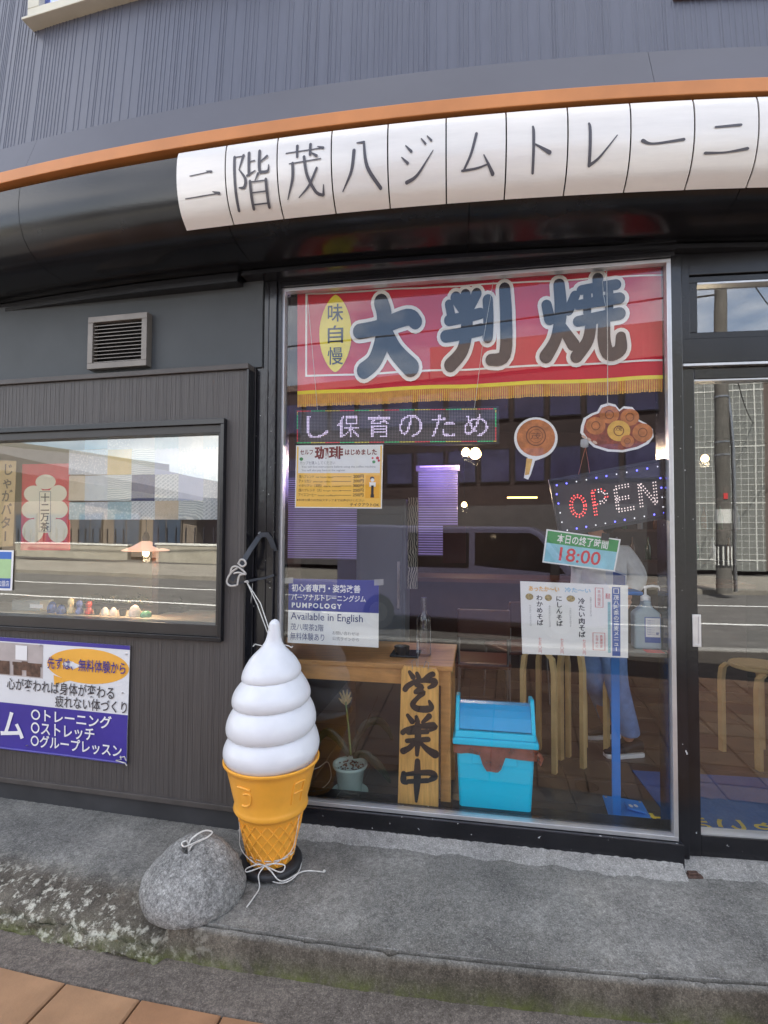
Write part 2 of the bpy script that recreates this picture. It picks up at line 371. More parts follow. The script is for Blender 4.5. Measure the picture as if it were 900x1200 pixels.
# ================================================================== SETTING: ground, step, street
gm = concrete('ground_concrete', (.20, .19, .18), (.13, .125, .12))
m = MB(); m.quad((-600, -600, -.32), (600, -600, -.32), (600, 600, -.32), (-600, 600, -.32)); struct(m.build('ground', gm))

def kerbY(x): return -2.62 - .13 * x
asph = concrete('asphalt', (.24, .232, .22), (.18, .175, .168))
X0, X1 = -90, 60
m = MB(); m.quad((X0, kerbY(X0) - 8.4, -.27), (X1, kerbY(X1) - 8.4, -.27), (X1, kerbY(X1), -.27), (X0, kerbY(X0), -.27)); struct(m.build('road', asph))
lm = pmat('road_paint', (.62, .62, .6), rough=.7, var=.15, scale=12)
m = MB()
for d in (3.0, 5.75):
    m.quad((X0, kerbY(X0) - d - .15, -.266), (X1, kerbY(X1) - d - .15, -.266), (X1, kerbY(X1) - d, -.266), (X0, kerbY(X0) - d, -.266))
struct(m.build('road_line', lm))
km = concrete('kerb_stone_pale', (.5, .49, .46), (.40, .39, .37))
m = MB()
for i in range(60):
    a = -45 + i * 1.2; b = a + 1.19
    m.hexa([(a, kerbY(a), -.3), (b, kerbY(b), -.3), (b, kerbY(b), -.13), (a, kerbY(a), -.13), (a, kerbY(a) - .18, -.3), (b, kerbY(b) - .18, -.3), (b, kerbY(b) - .18, -.13), (a, kerbY(a) - .18, -.13)])
struct(m.build('kerb', km, bevel=.015))
m = MB()
m.hexa([(X0, kerbY(X0) - 8.4, -.3), (X1, kerbY(X1) - 8.4, -.3), (X1, kerbY(X1) - 8.4, -.14), (X0, kerbY(X0) - 8.4, -.14), (X0, kerbY(X0) - 13.6, -.3), (X1, kerbY(X1) - 13.6, -.3), (X1, kerbY(X1) - 13.6, -.14), (X0, kerbY(X0) - 13.6, -.14)])
fp = concrete('far_pavement_concrete', (.50, .46, .39), (.38, .355, .31)); struct(m.build('far_pavement', fp))
# near pavement: bedding slab under the tiles, then the tiles themselves laid in rows that follow the shop front
m = MB(); NS = 60
for i in range(NS):
    a, b = -24 + 44 * i / NS, -24 + 44 * (i + 1) / NS
    def far(ph):
        p = pol(15.0, ph); d = (p - AC).normalized(); t = (kerbY(p.x) - p.y) / (d.y + .13 * d.x); return p + d * t
    pa, pb, qa, qb = pol(15.0, a, -.155), pol(15.0, b, -.155), far(a), far(b)
    m.quad(pa, pb, (qb.x, qb.y, -.155), (qa.x, qa.y, -.155))
pav = struct(m.build('pavement', concrete('joint_mortar', (.11, .095, .08), (.08, .07, .06))))
tile_mats = [pmat('paving_tile_%s' % n, c, rough=.62, var=.13, scale=5, bump=.12, bscale=140, rvar=.1, spec=.35) for n, c in (('ochre', rgb(156, 116, 84)), ('russet', rgb(144, 102, 74)), ('sand', rgb(164, 127, 94)))]
tilemesh = {}
TS = .31
def wedge_tile(r0, r1, dphi, mt):
    mb = MB(); g = .004
    h2 = dphi / 2
    def q(r, s, z): a = rad(h2) * s; return Vector((r * math.sin(a) - s * g, -(r * math.cos(a)), z))
    t_, e = -.140, .006
    top = [q(r0 + g + e, -1, t_), q(r0 + g + e, 1, t_), q(r1 - g - e, 1, t_), q(r1 - g - e, -1, t_)]
    for v, sx in zip(top, (1, -1, -1, 1)): v.x += sx * e
    mid = [q(r0 + g, -1, t_ - e), q(r0 + g, 1, t_ - e), q(r1 - g, 1, t_ - e), q(r1 - g, -1, t_ - e)]
    bot = [v + Vector((0, 0, -.01)) for v in mid]
    mb.add(top + mid + bot, [(0, 1, 2, 3)] + [(i, 4 + i, 4 + (i + 1) % 4, (i + 1) % 4) for i in range(4)] + [(4 + i, 8 + i, 8 + (i + 1) % 4, 4 + (i + 1) % 4) for i in range(4)])
    me = bpy.data.meshes.new('paving_tile'); me.from_pydata([tuple(v) for v in mb.v], [], mb.f); me.materials.append(mt); me.update()
    bm = bmesh.new(); bm.from_mesh(me); bmesh.ops.recalc_face_normals(bm, faces=bm.faces); bm.to_mesh(me); bm.free(); return me
RT0 = 15.000; DPH = math.degrees(TS / 15.1)
cnt = 0; rest = MB()
for row in range(12):
    r0 = RT0 + row * TS; mes = [wedge_tile(r0, r0 + TS, DPH, tm) for tm in tile_mats]
    for k in range(-16, 12):
        ph = -8.0 + .42 + k * DPH
        # orientation of the joint in the photograph leans; rows keep one shared joint line
        p = pol(r0 + TS / 2, ph)
        if p.y < kerbY(p.x) + .12: continue
        if cnt >= 290: break
        o = bpy.data.objects.new('paving_tile', random.choice(mes)); COL.objects.link(o); o.parent = pav
        o.location = (AC.x, AC.y, random.uniform(-.0012, .0012)); o.rotation_euler = (0, 0, rad(ph)); cnt += 1

# step in front of the shop: dense sheet, eroded on the left
stepm = concrete('step_concrete', (.50, .485, .44), (.29, .283, .262), moss=.85, lichen=.85, zlo=-.15, zhi=-.045, riser=(.70, .63, .55), grain=.42)
gutm = concrete('gutter_concrete', (.38, .32, .265), (.25, .212, .178), moss=0.0, grain=.5)
def nz3(p, s, oct_=4): return noise.fractal(Vector((p.x * s, p.y * s, p.z * s)), .8, 2.1, oct_)
prof = [(14.05 + .02 * i, 0) for i in range(24)] + [(14.53 + .0125 * i, 0) for i in range(22)] + [(14.7965, 0), (14.7975, -.016), (14.802, -.030), (14.807, -.016), (14.808, -.005), (14.815, -.006), (14.821, -.014)] + [(14.824 + .001 * i, -.028 - .0125 * i) for i in range(10)]
m = MB(); PH0, PH1 = -24.0, 14.0; NP = 1150; PR = len(prof); vs = []
for i in range(NP + 1):
    ph = PH0 + (PH1 - PH0) * i / NP
    e = max(0, min(1, (-11.75 - ph) / .12)); e = e * e * (3 - 2 * e)
    for k, (r, z) in enumerate(prof):
        p = pol(r, ph, z)
        n1 = nz3(p, 9, 4); n2 = nz3(p, 38, 3); n0 = nz3(p, 2.2, 2)
        if k < 46: dz = -.004 * max(0, (r - 14.45)) * 10 + .0022 * n1 + .0013 * n2 + .002 * n0
        else: dz = .0018 * n2 - .009
        # eroded left end: rounded, pitted slope instead of a crisp edge
        if e > 0:
            t = max(0, min(1, (r - 14.50) / .31)); ez = -.085 * t ** 1.9 - .012 * t * (n1 + .5) - .010 * t * n2
            rr = r + .03 * t * (1 + .6 * n1) ; zz = ez if k < 46 else (-.105 + (z + .028) * .33 + .007 * n2)
            zz = max(zz, -.15) if k < PR - 1 else -.15
            dz = dz * (1 - e) + (zz - z) * e + (.0035 * n2) * e; r2 = r * (1 - e) + rr * e
        else:
            r2 = r + (.003 * n1 + .002 * n2 if k >= 44 else 0)
            if k >= 44 and n1 > .55: dz -= .008 * (n1 - .55) * 4
        # open joint between the slabs
        g = abs(ph + 11.82) / .035
        if g < 1 and r > 14.4: dz -= .014 * (1 - g)
        vs.append(pol(r2, ph, z + dz))
m.add(vs, [(i * PR + k, (i + 1) * PR + k, (i + 1) * PR + k + 1, i * PR + k + 1) for i in range(NP) for k in range(PR - 1)])
struct(m.build('step', stepm, smooth=True))
# pale mortar bleeding along the joint at the front edge
m = MB(); vs = []; NF = 1100
for i in range(NF + 1):
    ph = -11.6 + 25.0 * i / NF; k1 = noise.noise(Vector((ph * 5, 3, 0))); k2 = noise.noise(Vector((ph * 31, 7, 0))); wd = max(.0008, .0065 + .004 * k1 + .006 * k2)
    for r in (14.7965 - wd, 14.7965): p = pol(r, ph, 0); z_ = -.004 * max(0, (r - 14.45)) * 10 + .0022 * nz3(p, 9, 4) + .0013 * nz3(p, 38, 3) + .002 * nz3(p, 2.2, 2); vs.append(pol(r, ph, z_ + .0016))
m.add(vs, [(i * 2, i * 2 + 2, i * 2 + 3, i * 2 + 1) for i in range(NF)]); struct(m.build('joint_mortar_line', concrete('mortar_pale', (.66, .65, .60), (.45, .44, .41)), smooth=True))
m = MB(); gp = [(14.80 + .0188 * i, -.141 + .0035 * math.sin(i * .6)) for i in range(11)] + [(14.994, -.144), (15.000, -.158)]; PR = len(gp); NP = 500; vs = []
for i in range(NP + 1):
    ph = PH0 + (PH1 - PH0) * i / NP
    for r, z in gp:
        p = pol(r, ph, z); vs.append(p + Vector((0, 0, .0025 * nz3(p, 14) + .0015 * nz3(p, 50, 2))))
m.add(vs, [(i * PR + k, (i + 1) * PR + k, (i + 1) * PR + k + 1, i * PR + k + 1) for i in range(NP) for k in range(PR - 1)])
struct(m.build('gutter_strip', gutm, smooth=True))
# hairline crack wandering over the slab, filled pale
m = MB(); cp_ = catmull([(48, 984), (62, 981), (82, 986), (100, 988), (115, 993), (134, 996), (150, 1001), (168, 1004)], 8); vs = []
for i, (x, y) in enumerate(cp_):
    j = noise.noise(Vector((i * .7, 0, 0))); p = gz(x, y + 1.2 * j, .0015); wdt = .0016 + .0016 * abs(noise.noise(Vector((i * .9, 4, 0))))
    z_ = .0022 * nz3(p, 9, 4) + .0013 * nz3(p, 38, 3) + .002 * nz3(p, 2.2, 2) + .0022
    vs += [Vector((p.x, p.y - wdt, z_)), Vector((p.x, p.y + wdt, z_))]
m.add(vs, [(i * 2, i * 2 + 2, i * 2 + 3, i * 2 + 1) for i in range(len(cp_) - 1)]); struct(m.build('crack_filler', MATS['mortar_pale'], smooth=True))
# loose grit on the gutter strip and in the joint
gr = random.Random(11); m = MB()
for i in range(420):
    ph = gr.uniform(-17, 3); r = gr.choice((14.83 + abs(gr.gauss(0, .03)), gr.uniform(14.84, 14.98), gr.uniform(14.3, 14.76))); zb_ = -.139 if r > 14.82 else .001
    if ph < -11.6 and r < 14.84: continue
    p = pol(r, ph, zb_); s_ = gr.uniform(.0012, .0034); q = [Vector((gr.uniform(-1, 1), gr.uniform(-1, 1), gr.uniform(0, .9))) * s_ for _ in range(5)]
    m.add([p + v for v in q], [(0, 1, 2), (0, 2, 3), (0, 3, 4), (0, 4, 1), (1, 2, 4), (2, 3, 4)])
gt = m.build('grit', pmat('grit_stone', (.30, .28, .25), rough=.9, var=.4, scale=200)); stuff(gt); gt['label'] = 'loose grit and tiny stones scattered along the gutter strip'; gt['category'] = 'grit'
# rough pale cement fillet along the sill
film = concrete('cement_fillet_pale', (.62, .60, .56), (.42, .41, .39), grain=.2)
m = MB(); vs = []; NF = 420
for i in range(NF + 1):
    u = -1.36 + 2.6 * i / NF; F_, uu = (C, u) if u < .72 else (D, u - .86)
    k1 = noise.noise(Vector((u * 9, 0, 0))); k2 = noise.noise(Vector((u * 40, 2, 0)))
    for o, z in ((-.03, .034 + .004 * k1), (.012, .034 + .006 * k2), (.026, .018 + .005 * k1), (.07 + .018 * k1 + .006 * k2, .008), (.10 + .03 * k1 + .008 * k2, -.006)): vs.append(F_.P(uu, z, o))
m.add(vs, [(i * 5 + k, (i + 1) * 5 + k, (i + 1) * 5 + k + 1, i * 5 + k + 1) for i in range(NF) for k in range(4)])
struct(m.build('cement_fillet', film, smooth=True))

# ================================================================== THE SHOP BUILDING
shop = thing('shop_building', 'black and grey two storey shopfront with curved awning and big display window', 'building', C.P(-.25, 0, -.3))
def part(mb, name, mat, parent=None, **k): return mb.build(name, mat, parent or shop, **k)
A0, A1 = -30.0, 26.0
# upper wall: ribbed metal siding on the curve, leaning back a little
m = MB(); ph = A0; prev = None; rnd = random.Random(3); cols = []
while ph < A1:
    w_ = rnd.choice((.012, .018, .022, .022, .03, .05)); dp = math.degrees(w_ / 14.45)
    rb = math.degrees(.0042 / 14.45); cols += [(ph, 0), (ph + dp - 2 * rb, 0), (ph + dp - 1.4 * rb, .0026), (ph + dp - .4 * rb, .0026)]; ph += dp
zs = [(3.485, 14.505), (4.4, 14.42), (5.6, 14.30), (6.9, 14.18)]
vs = [pol(r + d, p_, z) for p_, d in cols for z, r in zs]
m.add(vs, [(i * 4 + k, (i + 1) * 4 + k, (i + 1) * 4 + k + 1, i * 4 + k + 1) for i in range(len(cols) - 1) for k in range(3)])
part(m, 'upper_wall', siding)
m = MB()
for a, b in ((A0, -15.963), (-15.957, -4.403), (-4.397, 7.2), (7.206, A1)):
    m.sweep([(14.30, 3.49), (14.512, 3.494), (14.58, 3.285), (14.30, 3.285)], a, b, .4)
part(m, 'wall_flashing', flash)
m = MB(); m.sweep([(14.2, 3.222), (14.612, 3.222), (14.612, 3.279), (14.2, 3.279)], A0, A1, .3); part(m, 'orange_band', orange, bevel=.003)
# barrel awning, black, in lengths
bprof = [(14.55, 3.218), (14.595, 3.19), (14.60, 3.10), (14.592, 3.02), (14.568, 2.95), (14.535, 2.905), (14.49, 2.872), (14.42, 2.848), (14.32, 2.838), (14.20, 2.832), (14.05, 2.84), (14.05, 3.218)]
ed = [A0, -24.5, -20.2, -15.97, -11.6, -7.3, -3.0, 1.3, 5.6, 9.9, A1]
for a, b in zip(ed[:-1], ed[1:]):
    m = MB(); m.sweep(bprof, a + .006, b - .006, .3); part(m, 'awning_segment', awnblack, smooth=True)
m = MB(); m.sweep([(14.0, 2.775), (14.24, 2.775), (14.24, 2.796), (14.225, 2.80), (14.225, 2.829), (14.0, 2.829)], A0, -12.0, .4)
m.sweep([(14.0, 2.80), (14.245, 2.80), (14.245, 2.812), (14.23, 2.815), (14.23, 2.829), (14.0, 2.829)], -11.9, A1, .4); part(m, 'awning_lip', blackplain)
# sign panels on the curved awning
sprof = [(14.602, 3.196), (14.612, 3.16), (14.615, 3.10), (14.611, 3.04), (14.597, 2.98), (14.572, 2.93), (14.53, 2.888)]
sdist = [0]
sprof = [(a_, b_) for a_, b_ in catmull(sprof, 6)]
for a, b in zip(sprof[:-1], sprof[1:]): sdist.append(sdist[-1] + math.hypot(b[0] - a[0], b[1] - a[1]))
def sprofile(t, lift=0.0):
    d = t * sdist[-1]
    for i in range(len(sprof) - 1):
        if d <= sdist[i + 1] or i == len(sprof) - 2:
            f_ = (d - sdist[i]) / (sdist[i + 1] - sdist[i]); (r0, z0), (r1, z1) = sprof[i], sprof[i + 1]
            nx_, nz_ = -(z1 - z0), (r1 - r0); l_ = math.hypot(nx_, nz_); return r0 + (r1 - r0) * f_ + nx_ / l_ * lift, z0 + (z1 - z0) * f_ + nz_ / l_ * lift
signm = pmat('pearl_sign_plate', rgb(232, 228, 222), rough=.28, metal=.12, var=.04, scale=3, bump=.16, bscale=4, stretch=(1, 1, 6))
charm = pmat('sign_letter_grey', rgb(84, 82, 88), rough=.35, var=.05)
V, T = .062, .024
GL = {
 'two': [[(.22, .70, T), (.75, .73, T)], [(.66, .76, .02), (.78, .73, .06)], [(.06, .22, T), (.92, .24, T)], [(.80, .29, .02), (.95, .24, .07)]],
 'floor': [[(.10, .93, V), (.10, .0, V)], [(.10, .93, T), (.33, .93, T)], [(.33, .94, .06), (.22, .68, T)], [(.22, .68, T), (.37, .5, .06), (.33, .36, .06), (.2, .36, T)],
   [(.47, .97, V), (.47, .57, V)], [(.47, .8, T), (.62, .81, T)], [(.42, .55, .04), (.63, .62, T)], [(.74, .98, V), (.74, .62, V), (.82, .58, .05), (.95, .59, .05), (.97, .69, T)], [(.74, .76, T), (.93, .86, .05)],
   [(.70, .56, .05), (.62, .45, T)], [(.49, .44, V), (.49, .0, V)], [(.49, .43, T), (.88, .43, T)], [(.89, .44, V), (.89, .0, V)], [(.49, .25, T), (.88, .25, T)], [(.49, .06, T), (.88, .06, T)]],
 'mo': [[(.06, .86, T), (.92, .88, T)], [(.82, .92, .02), (.95, .88, .06)], [(.33, .98, V), (.33, .76, .05)], [(.65, .98, V), (.64, .77, .05)], [(.14, .64, T), (.9, .67, T)], [(.22, .64, V), (.2, .35, .06), (.04, .02, .02)],
   [(.5, .74, V), (.56, .4, V), (.74, .1, V), (.90, .03, .05)], [(.92, .04, .05), (.94, .2, .02)], [(.80, .5, .05), (.6, .22, .045), (.32, .03, .02)], [(.68, .80, .03), (.80, .73, .06)]],
 'eight': [[(.37, .76, .07), (.30, .4, .06), (.07, .08, .02)], [(.44, .90, T), (.60, .90, .05)], [(.60, .90, .045), (.67, .45, .07), (.96, .08, .07)]],
 'ji': [[(.17, .80, .03), (.32, .66, .07)], [(.06, .55, .03), (.22, .42, .07)], [(.18, .04, .08), (.5, .18, .06), (.92, .64, .02)], [(.60, .92, .03), (.71, .80, .055)], [(.76, .97, .03), (.87, .86, .055)]],
 'mu': [[(.48, .92, .07), (.34, .5, .06), (.14, .17, .05)], [(.10, .17, .05), (.5, .2, .045), (.82, .27, .03)], [(.68, .45, .03), (.92, .07, .09)]],
 'to': [[(.36, .97, .05), (.38, .8, .07), (.38, .03, .06)], [(.40, .60, .03), (.80, .40, .09)]],
 're': [[(.20, .95, .05), (.23, .8, .07), (.24, .1, .07)], [(.24, .1, .07), (.5, .25, .05), (.92, .66, .02)]],
 'bar': [[(.08, .53, .07), (.3, .47, .04), (.92, .52, .055)]],
 'ni': [[(.26, .76, .05), (.76, .79, .06)], [(.08, .22, .06), (.5, .22, .04), (.93, .28, .065)]],
}
DPH_S = .946
for k, ch in enumerate(['two', 'floor', 'mo', 'eight', 'ji', 'mu', 'to', 're', 'bar', 'ni', None]):
    a, b = -12.41 + DPH_S * k + .012, -12.41 + DPH_S * (k + 1) - .012
    def sm(x, y, lift=0.0, a=a, b=b):
        r, z = sprofile(1 - y, lift); return pol(r, a + (b - a) * x, z + .004 * (k / 10))
    m = MB(); sheet(m, sm, 0, 1, 0, 1, 0, .006, 4, 36); p = part(m, 'sign_panel', signm, smooth=False)
    for q in p.data.polygons: q.use_smooth = True
    try: p.data.set_sharp_from_angle(angle=rad(40))
    except Exception: pass
    if ch:
        m = MB(); m.norm = False
        gx = (.12, .90) if ch == 'two' else (.2, .84) if ch in ('to', 're', 'mu', 'ji') else ((.12, .9) if ch != 'floor' else (.1, .88))
        gy = {'two': (.24, .80), 'bar': (.2, .8), 'ni': (.25, .75), 'floor': (.16, .84), 'mo': (.2, .84), 'eight': (.18, .84)}.get(ch, (.24, .78))
        st = GL[ch]; strokes(m, lambda x, y, l_=0: sm(x, y, .0085 + l_), st, gx[0], gx[1], gy[0], gy[1], lift=.00012, asp=.8 if ch in ('two', 'bar', 'ni') else .9)
        part(m, 'lettering', charm, parent=p)

# side wall (left panel) with its window opening
WU0, WU1, WZ0, WZ1 = -1.45, .622, .945, 2.06      # window outer
def clad(u0, u1, z0, z1):
    mb = MB(); mb.fbox(LF, u0, u1, z0, z1, -.08, 0); return part(mb, 'cladding_panel', cladding)
clad(WU1, .745, .115, 2.318); clad(-2.6, WU0, .115, 2.318); clad(WU0, WU1, WZ1, 2.318); clad(WU0, WU1, .115, WZ0)
# fine raised grain lines on the cladding
m = MB(); rr = random.Random(5); u = -1.2
while u < .74:
    w_ = rr.choice((.0035, .005, .008))
    if u > WU1 + .02: m.fbox(LF, u, u + w_, .13, 2.315, 0, .0008)
    else: m.fbox(LF, u, u + w_, .13, WZ0 - .03, 0, .0008); m.fbox(LF, u, u + w_, WZ1 + .02, 2.315, 0, .0008)
    u += rr.choice((.014, .022, .03, .045))
part(m, 'cladding_rib', cladding)['kind'] = 'stuff'
m = MB(); m.fbox(LF, -2.6, .757, 2.320, 2.348, -.08, .016); part(m, 'cladding_cap', claddim, bevel=.003)
m = MB(); m.fbox(LF, -2.6, .75, .096, .124, -.08, .012); part(m, 'cladding_base_trim', claddim, bevel=.003)
m = MB(); m.fbox(LF, .747, .757, .1, 2.318, -.08, .010); part(m, 'cladding_end_trim', blackplain)
m = MB(); m.fbox(LF, -2.6, .80, -.02, .095, -.12, -.012); part(m, 'plinth', plinthm)
m = MB(); m.fbox(LF, -2.6, .80, 2.345, 2.80, -.14, -.05); part(m, 'upper_board', wallgrey)
# louvred vent
v = holder('vent', shop)
m = MB(); u0, u1, z0, z1 = -.222, .150, 2.380, 2.672; fr = .033
for a in ((u0, u1, z0, z0 + fr), (u0, u1, z1 - fr, z1), (u0, u0 + fr, z0 + fr, z1 - fr), (u1 - fr, u1, z0 + fr, z1 - fr)): m.fbox(LF, *a, -.05, -.005)
part(m, 'vent_frame', vented, parent=v, bevel=.002)
m = MB(); m.fbox(LF, u0 + .01, u1 - .01, z0 + .01, z1 - .01, -.049, -.045); part(m, 'vent_backing', pmat('vent_dark', (.01, .01, .01)), parent=v)
zz = z0 + fr + .003
for i in range(11):
    m = MB(); m.hexa([LF.P(u0 + fr, zz + .012, -.044), LF.P(u1 - fr, zz + .012, -.044), LF.P(u1 - fr, zz + .016, -.044), LF.P(u0 + fr, zz + .016, -.044),
                      LF.P(u0 + fr, zz, -.012), LF.P(u1 - fr, zz, -.012), LF.P(u1 - fr, zz + .004, -.012), LF.P(u0 + fr, zz + .004, -.012)])
    part(m, 'louvre_slat', vented, parent=v); zz += .0202
# side window
sw = holder('side_window', shop)
m = MB(); f1 = .014
for a in ((WU0, WU1 + .014, WZ1 - .02, WZ1 + .008), (WU0, WU1 + .014, WZ0 - .01, WZ0 + .012), (WU1 - .006, WU1 + .014, WZ0 + .012, WZ1 - .02), (WU0 - .02, WU0, WZ0 - .01, WZ1 + .008)): m.fbox(LF, *a, -.06, .030)
part(m, 'window_surround', blackplain, parent=sw, bevel=.002)
m = MB()
for a in ((WU0, WU1 - .006, WZ1 - .062, WZ1 - .02), (WU0, WU1 - .006, WZ0 + .012, WZ0 + .07), (WU1 - .028, WU1 - .006, WZ0 + .07, WZ1 - .062), (WU0, WU0 + .03, WZ0 + .07, WZ1 - .062)): m.fbox(LF, *a, -.06, .012)
part(m, 'window_frame', pmat('dark_bronze', rgb(52, 49, 48), rough=.35, var=.08), parent=sw, bevel=.002)
m = MB(); m.fbox(LF, WU0 + .02, WU1 - .020, WZ0 + .06, WZ1 - .05, -.030, -.026); part(m, 'pane', glass_side, parent=sw)

# corner post, three mouldings
for a, b, o1 in ((-1.378, -1.316, .030), (-1.313, -1.252, .022), (-1.249, -1.208, .028)):
    m = MB(); m.fbox(C, a, b, -.02, 2.80, -.12, o1); part(m, 'post_moulding', black, bevel=.003)
m = MB(); m.fbox(C, -1.42, -1.19, -.02, 2.80, -.13, .012); part(m, 'corner_post', blackplain)
# display window
dw = holder('display_window', shop)
SU0, SU1, SZ0, SZ1 = -1.197, .706, .116, 2.772
m = MB(); m.fbox(C, -1.206, .716, SZ1 + .002, 2.835, -.12, .010); m.fbox(C, -1.206, .716, 2.795, 2.803, .010, .024); m.fbox(C, -1.206, .716, 2.826, 2.835, .010, .030); part(m, 'window_header', blackplain, parent=dw)
m = MB(); m.fbox(C, -1.206, .722, .006, SZ0 - .002, -.12, .012); part(m, 'window_bottom_rail', black, parent=dw, bevel=.003)
m = MB(); bw = .020
for a in ((SU0, SU1, SZ0, SZ0 + bw), (SU0, SU1, SZ1 - bw * .9, SZ1), (SU0, SU0 + bw, SZ0 + bw, SZ1 - bw * .9), (SU1 - bw, SU1, SZ0 + bw, SZ1 - bw * .9)): m.fbox(C, *a, -.05, -.008)
part(m, 'window_bead', silver, parent=dw, bevel=.002)
m = MB(); m.fbox(C, SU0 + .012, SU1 - .012, SZ0 + .012, SZ1 - .012, -.036, -.032); part(m, 'pane', glass_main, parent=dw)
m = MB(); m.fbox(C, SU0, SU1, .0, SZ0 - .004, -.20, -.124); part(m, 'inner_sill', blackplain, parent=dw)
# right post and glazed door with transom
m = MB(); m.fbox(D, -.136, -.068, -.015, 2.80, -.14, .014); part(m, 'door_post', black, bevel=.003)
m = MB(); m.fbox(D, -.066, -.030, 2.285, 2.80, -.12, .004); m.fbox(D, -.030, 1.3, 2.70, 2.80, -.12, .002); part(m, 'transom_surround', blackplain, bevel=.002)
tw = holder('transom_window', shop)
m = MB()
for a in ((-.028, 1.2, 2.40, 2.432), (-.028, 1.2, 2.668, 2.698), (-.028, .010, 2.432, 2.668), (1.16, 1.2, 2.432, 2.668)): m.fbox(D, *a, -.07, -.012)
part(m, 'transom_frame', blackplain, parent=tw, bevel=.002)
m = MB(); m.fbox(D, .011, 1.159, 2.659, 2.667, -.06, -.010); part(m, 'transom_bead', silver, parent=tw)
m = MB(); m.fbox(D, 0.0, 1.17, 2.42, 2.68, -.045, -.041); part(m, 'pane', glass_door, parent=tw)
m = MB(); m.fbox(D, -.066, 1.3, 2.282, 2.398, -.12, .008); part(m, 'door_head', blackplain, bevel=.003)
m = MB(); m.fbox(D, -.066, 1.3, 2.268, 2.279, -.11, .014); part(m, 'door_track', silver)
dr = holder('glass_door', shop)
for a, b in ((-.066, -.008), (1.02, 1.08)): m = MB(); m.fbox(D, a, b, .034, 2.264, -.09, -.012); part(m, 'door_stile', black, parent=dr, bevel=.003)
for a, b in ((2.212, 2.264), (.034, .128)): m = MB(); m.fbox(D, -.007, 1.019, a, b, -.09, -.014); part(m, 'door_rail', black, parent=dr, bevel=.003)
for a, b in ((.1285, .135), (2.205, 2.2115)): m = MB(); m.fbox(D, -.006, 1.018, a, b, -.075, -.018); part(m, 'door_bead', silver, parent=dr)
m = MB(); m.fbox(D, -.015, 1.025, .124, 2.216, -.05, -.046); part(m, 'pane', glass_door, parent=dr)
hq = [D.uz(x, y, -.01) for x, y in ((811, 720), (821, 720), (822, 758), (812, 758))]
hu0, hu1, hz0, hz1 = hq[0][0], hq[1][0], hq[2][1], hq[0][1]
m = MB()
for a in ((hu0, hu1, hz0, hz0 + .012), (hu0, hu1, hz1 - .012, hz1), (hu0, hu0 + .010, hz0 + .012, hz1 - .012), (hu1 - .010, hu1, hz0 + .012, hz1 - .012)): m.fbox(D, *a, -.013, -.006)
m.fbox(D, hu0 + .01, hu1 - .01, hz0 + .012, hz1 - .012, -.013, -.0105); part(m, 'finger_pull', pmat('bright_plate', (.8, .8, .8), rough=.3, metal=.5), parent=dr, bevel=.001)
m = MB(); m.fbox(D, -.02, 1.3, .0, .031, -.14, -.004); part(m, 'threshold', film)
# rest of the front, outside the frame
m = MB(); m.fbox(D, 1.085, 4.2, -.02, 2.80, -.12, .0); part(m, 'front_wall', wallgrey)
m = MB(); m.fbox(Frame(LF.P(-2.6, 0).x, LF.P(-2.6, 0).y, 18), -3.5, 0, -.02, 2.80, -.12, .0); part(m, 'front_wall', wallgrey)
# shell that keeps the rooms dark and throws the shade of the building over the pavement
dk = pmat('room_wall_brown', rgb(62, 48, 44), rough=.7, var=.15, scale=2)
m = MB(); m.sweep([(6.0, 6.85), (14.3, 6.85), (14.3, 7.1), (6.0, 7.1)], A0, A1, 1); part(m, 'roof', flash)
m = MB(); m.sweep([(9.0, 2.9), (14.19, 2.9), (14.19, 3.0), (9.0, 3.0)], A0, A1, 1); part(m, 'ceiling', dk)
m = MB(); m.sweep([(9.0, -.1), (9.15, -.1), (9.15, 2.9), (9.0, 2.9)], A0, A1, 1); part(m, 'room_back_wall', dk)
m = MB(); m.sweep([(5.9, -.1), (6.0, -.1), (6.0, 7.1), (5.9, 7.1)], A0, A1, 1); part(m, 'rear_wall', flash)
for ph in (A0, A1):
    m = MB(); a = ph; m.hexa([pol(6.0, a, -.1), pol(14.3, a, -.1), pol(14.3, a, 7), pol(6.0, a, 7), pol(6.0, a + .6, -.1), pol(14.3, a + .6, -.1), pol(14.3, a + .6, 7), pol(6.0, a + .6, 7)]); part(m, 'end_wall', flash)
# inside partition left of the shop room
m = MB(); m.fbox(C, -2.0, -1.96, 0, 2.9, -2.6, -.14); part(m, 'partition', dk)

# upper windows
def upper_window(F, u0, u1, z0, z1, mat_, pane_m, nm='upper_window'):
    h_ = holder(nm, shop); mb = MB()
    for a in ((u0, u1, z0, z0 + .05), (u0, u1, z1 - .05, z1), (u0, u0 + .075, z0 + .05, z1 - .05), (u1 - .075, u1, z0 + .05, z1 - .05)): mb.fbox(F, *a, -.2, .03)
    part(mb, 'window_frame', mat_, parent=h_, bevel=.004)
    mb = MB(); mb.fbox(F, u0 - .02, u1 + .02, z0 - .016, z0 - .002, -.2, .045); part(mb, 'window_sill', mat_, parent=h_, bevel=.003)
    mb = MB(); mb.fbox(F, u0 + .06, u1 - .06, z0 + .04, z1 - .04, -.01, -.005); part(mb, 'pane', pane_m, parent=h_)
    mb = MB(); mb.fbox(F, u0 + .05, u1 - .05, z0 + .04, z1 - .04, -.19, -.15); part(mb, 'room_dark', ink, parent=h_)
pw = pol(14.47, -16.5); UF = Frame(pw.x, pw.y, 14.9); gl_up = glass('upper_glass', .6, (.5, .5, .6), (.34, .42, .95))
uq = UF.uz(34, 33); upper_window(UF, uq[0] + .02, 1.4, uq[1] + .02, 5.4, whitesash, gl_up)
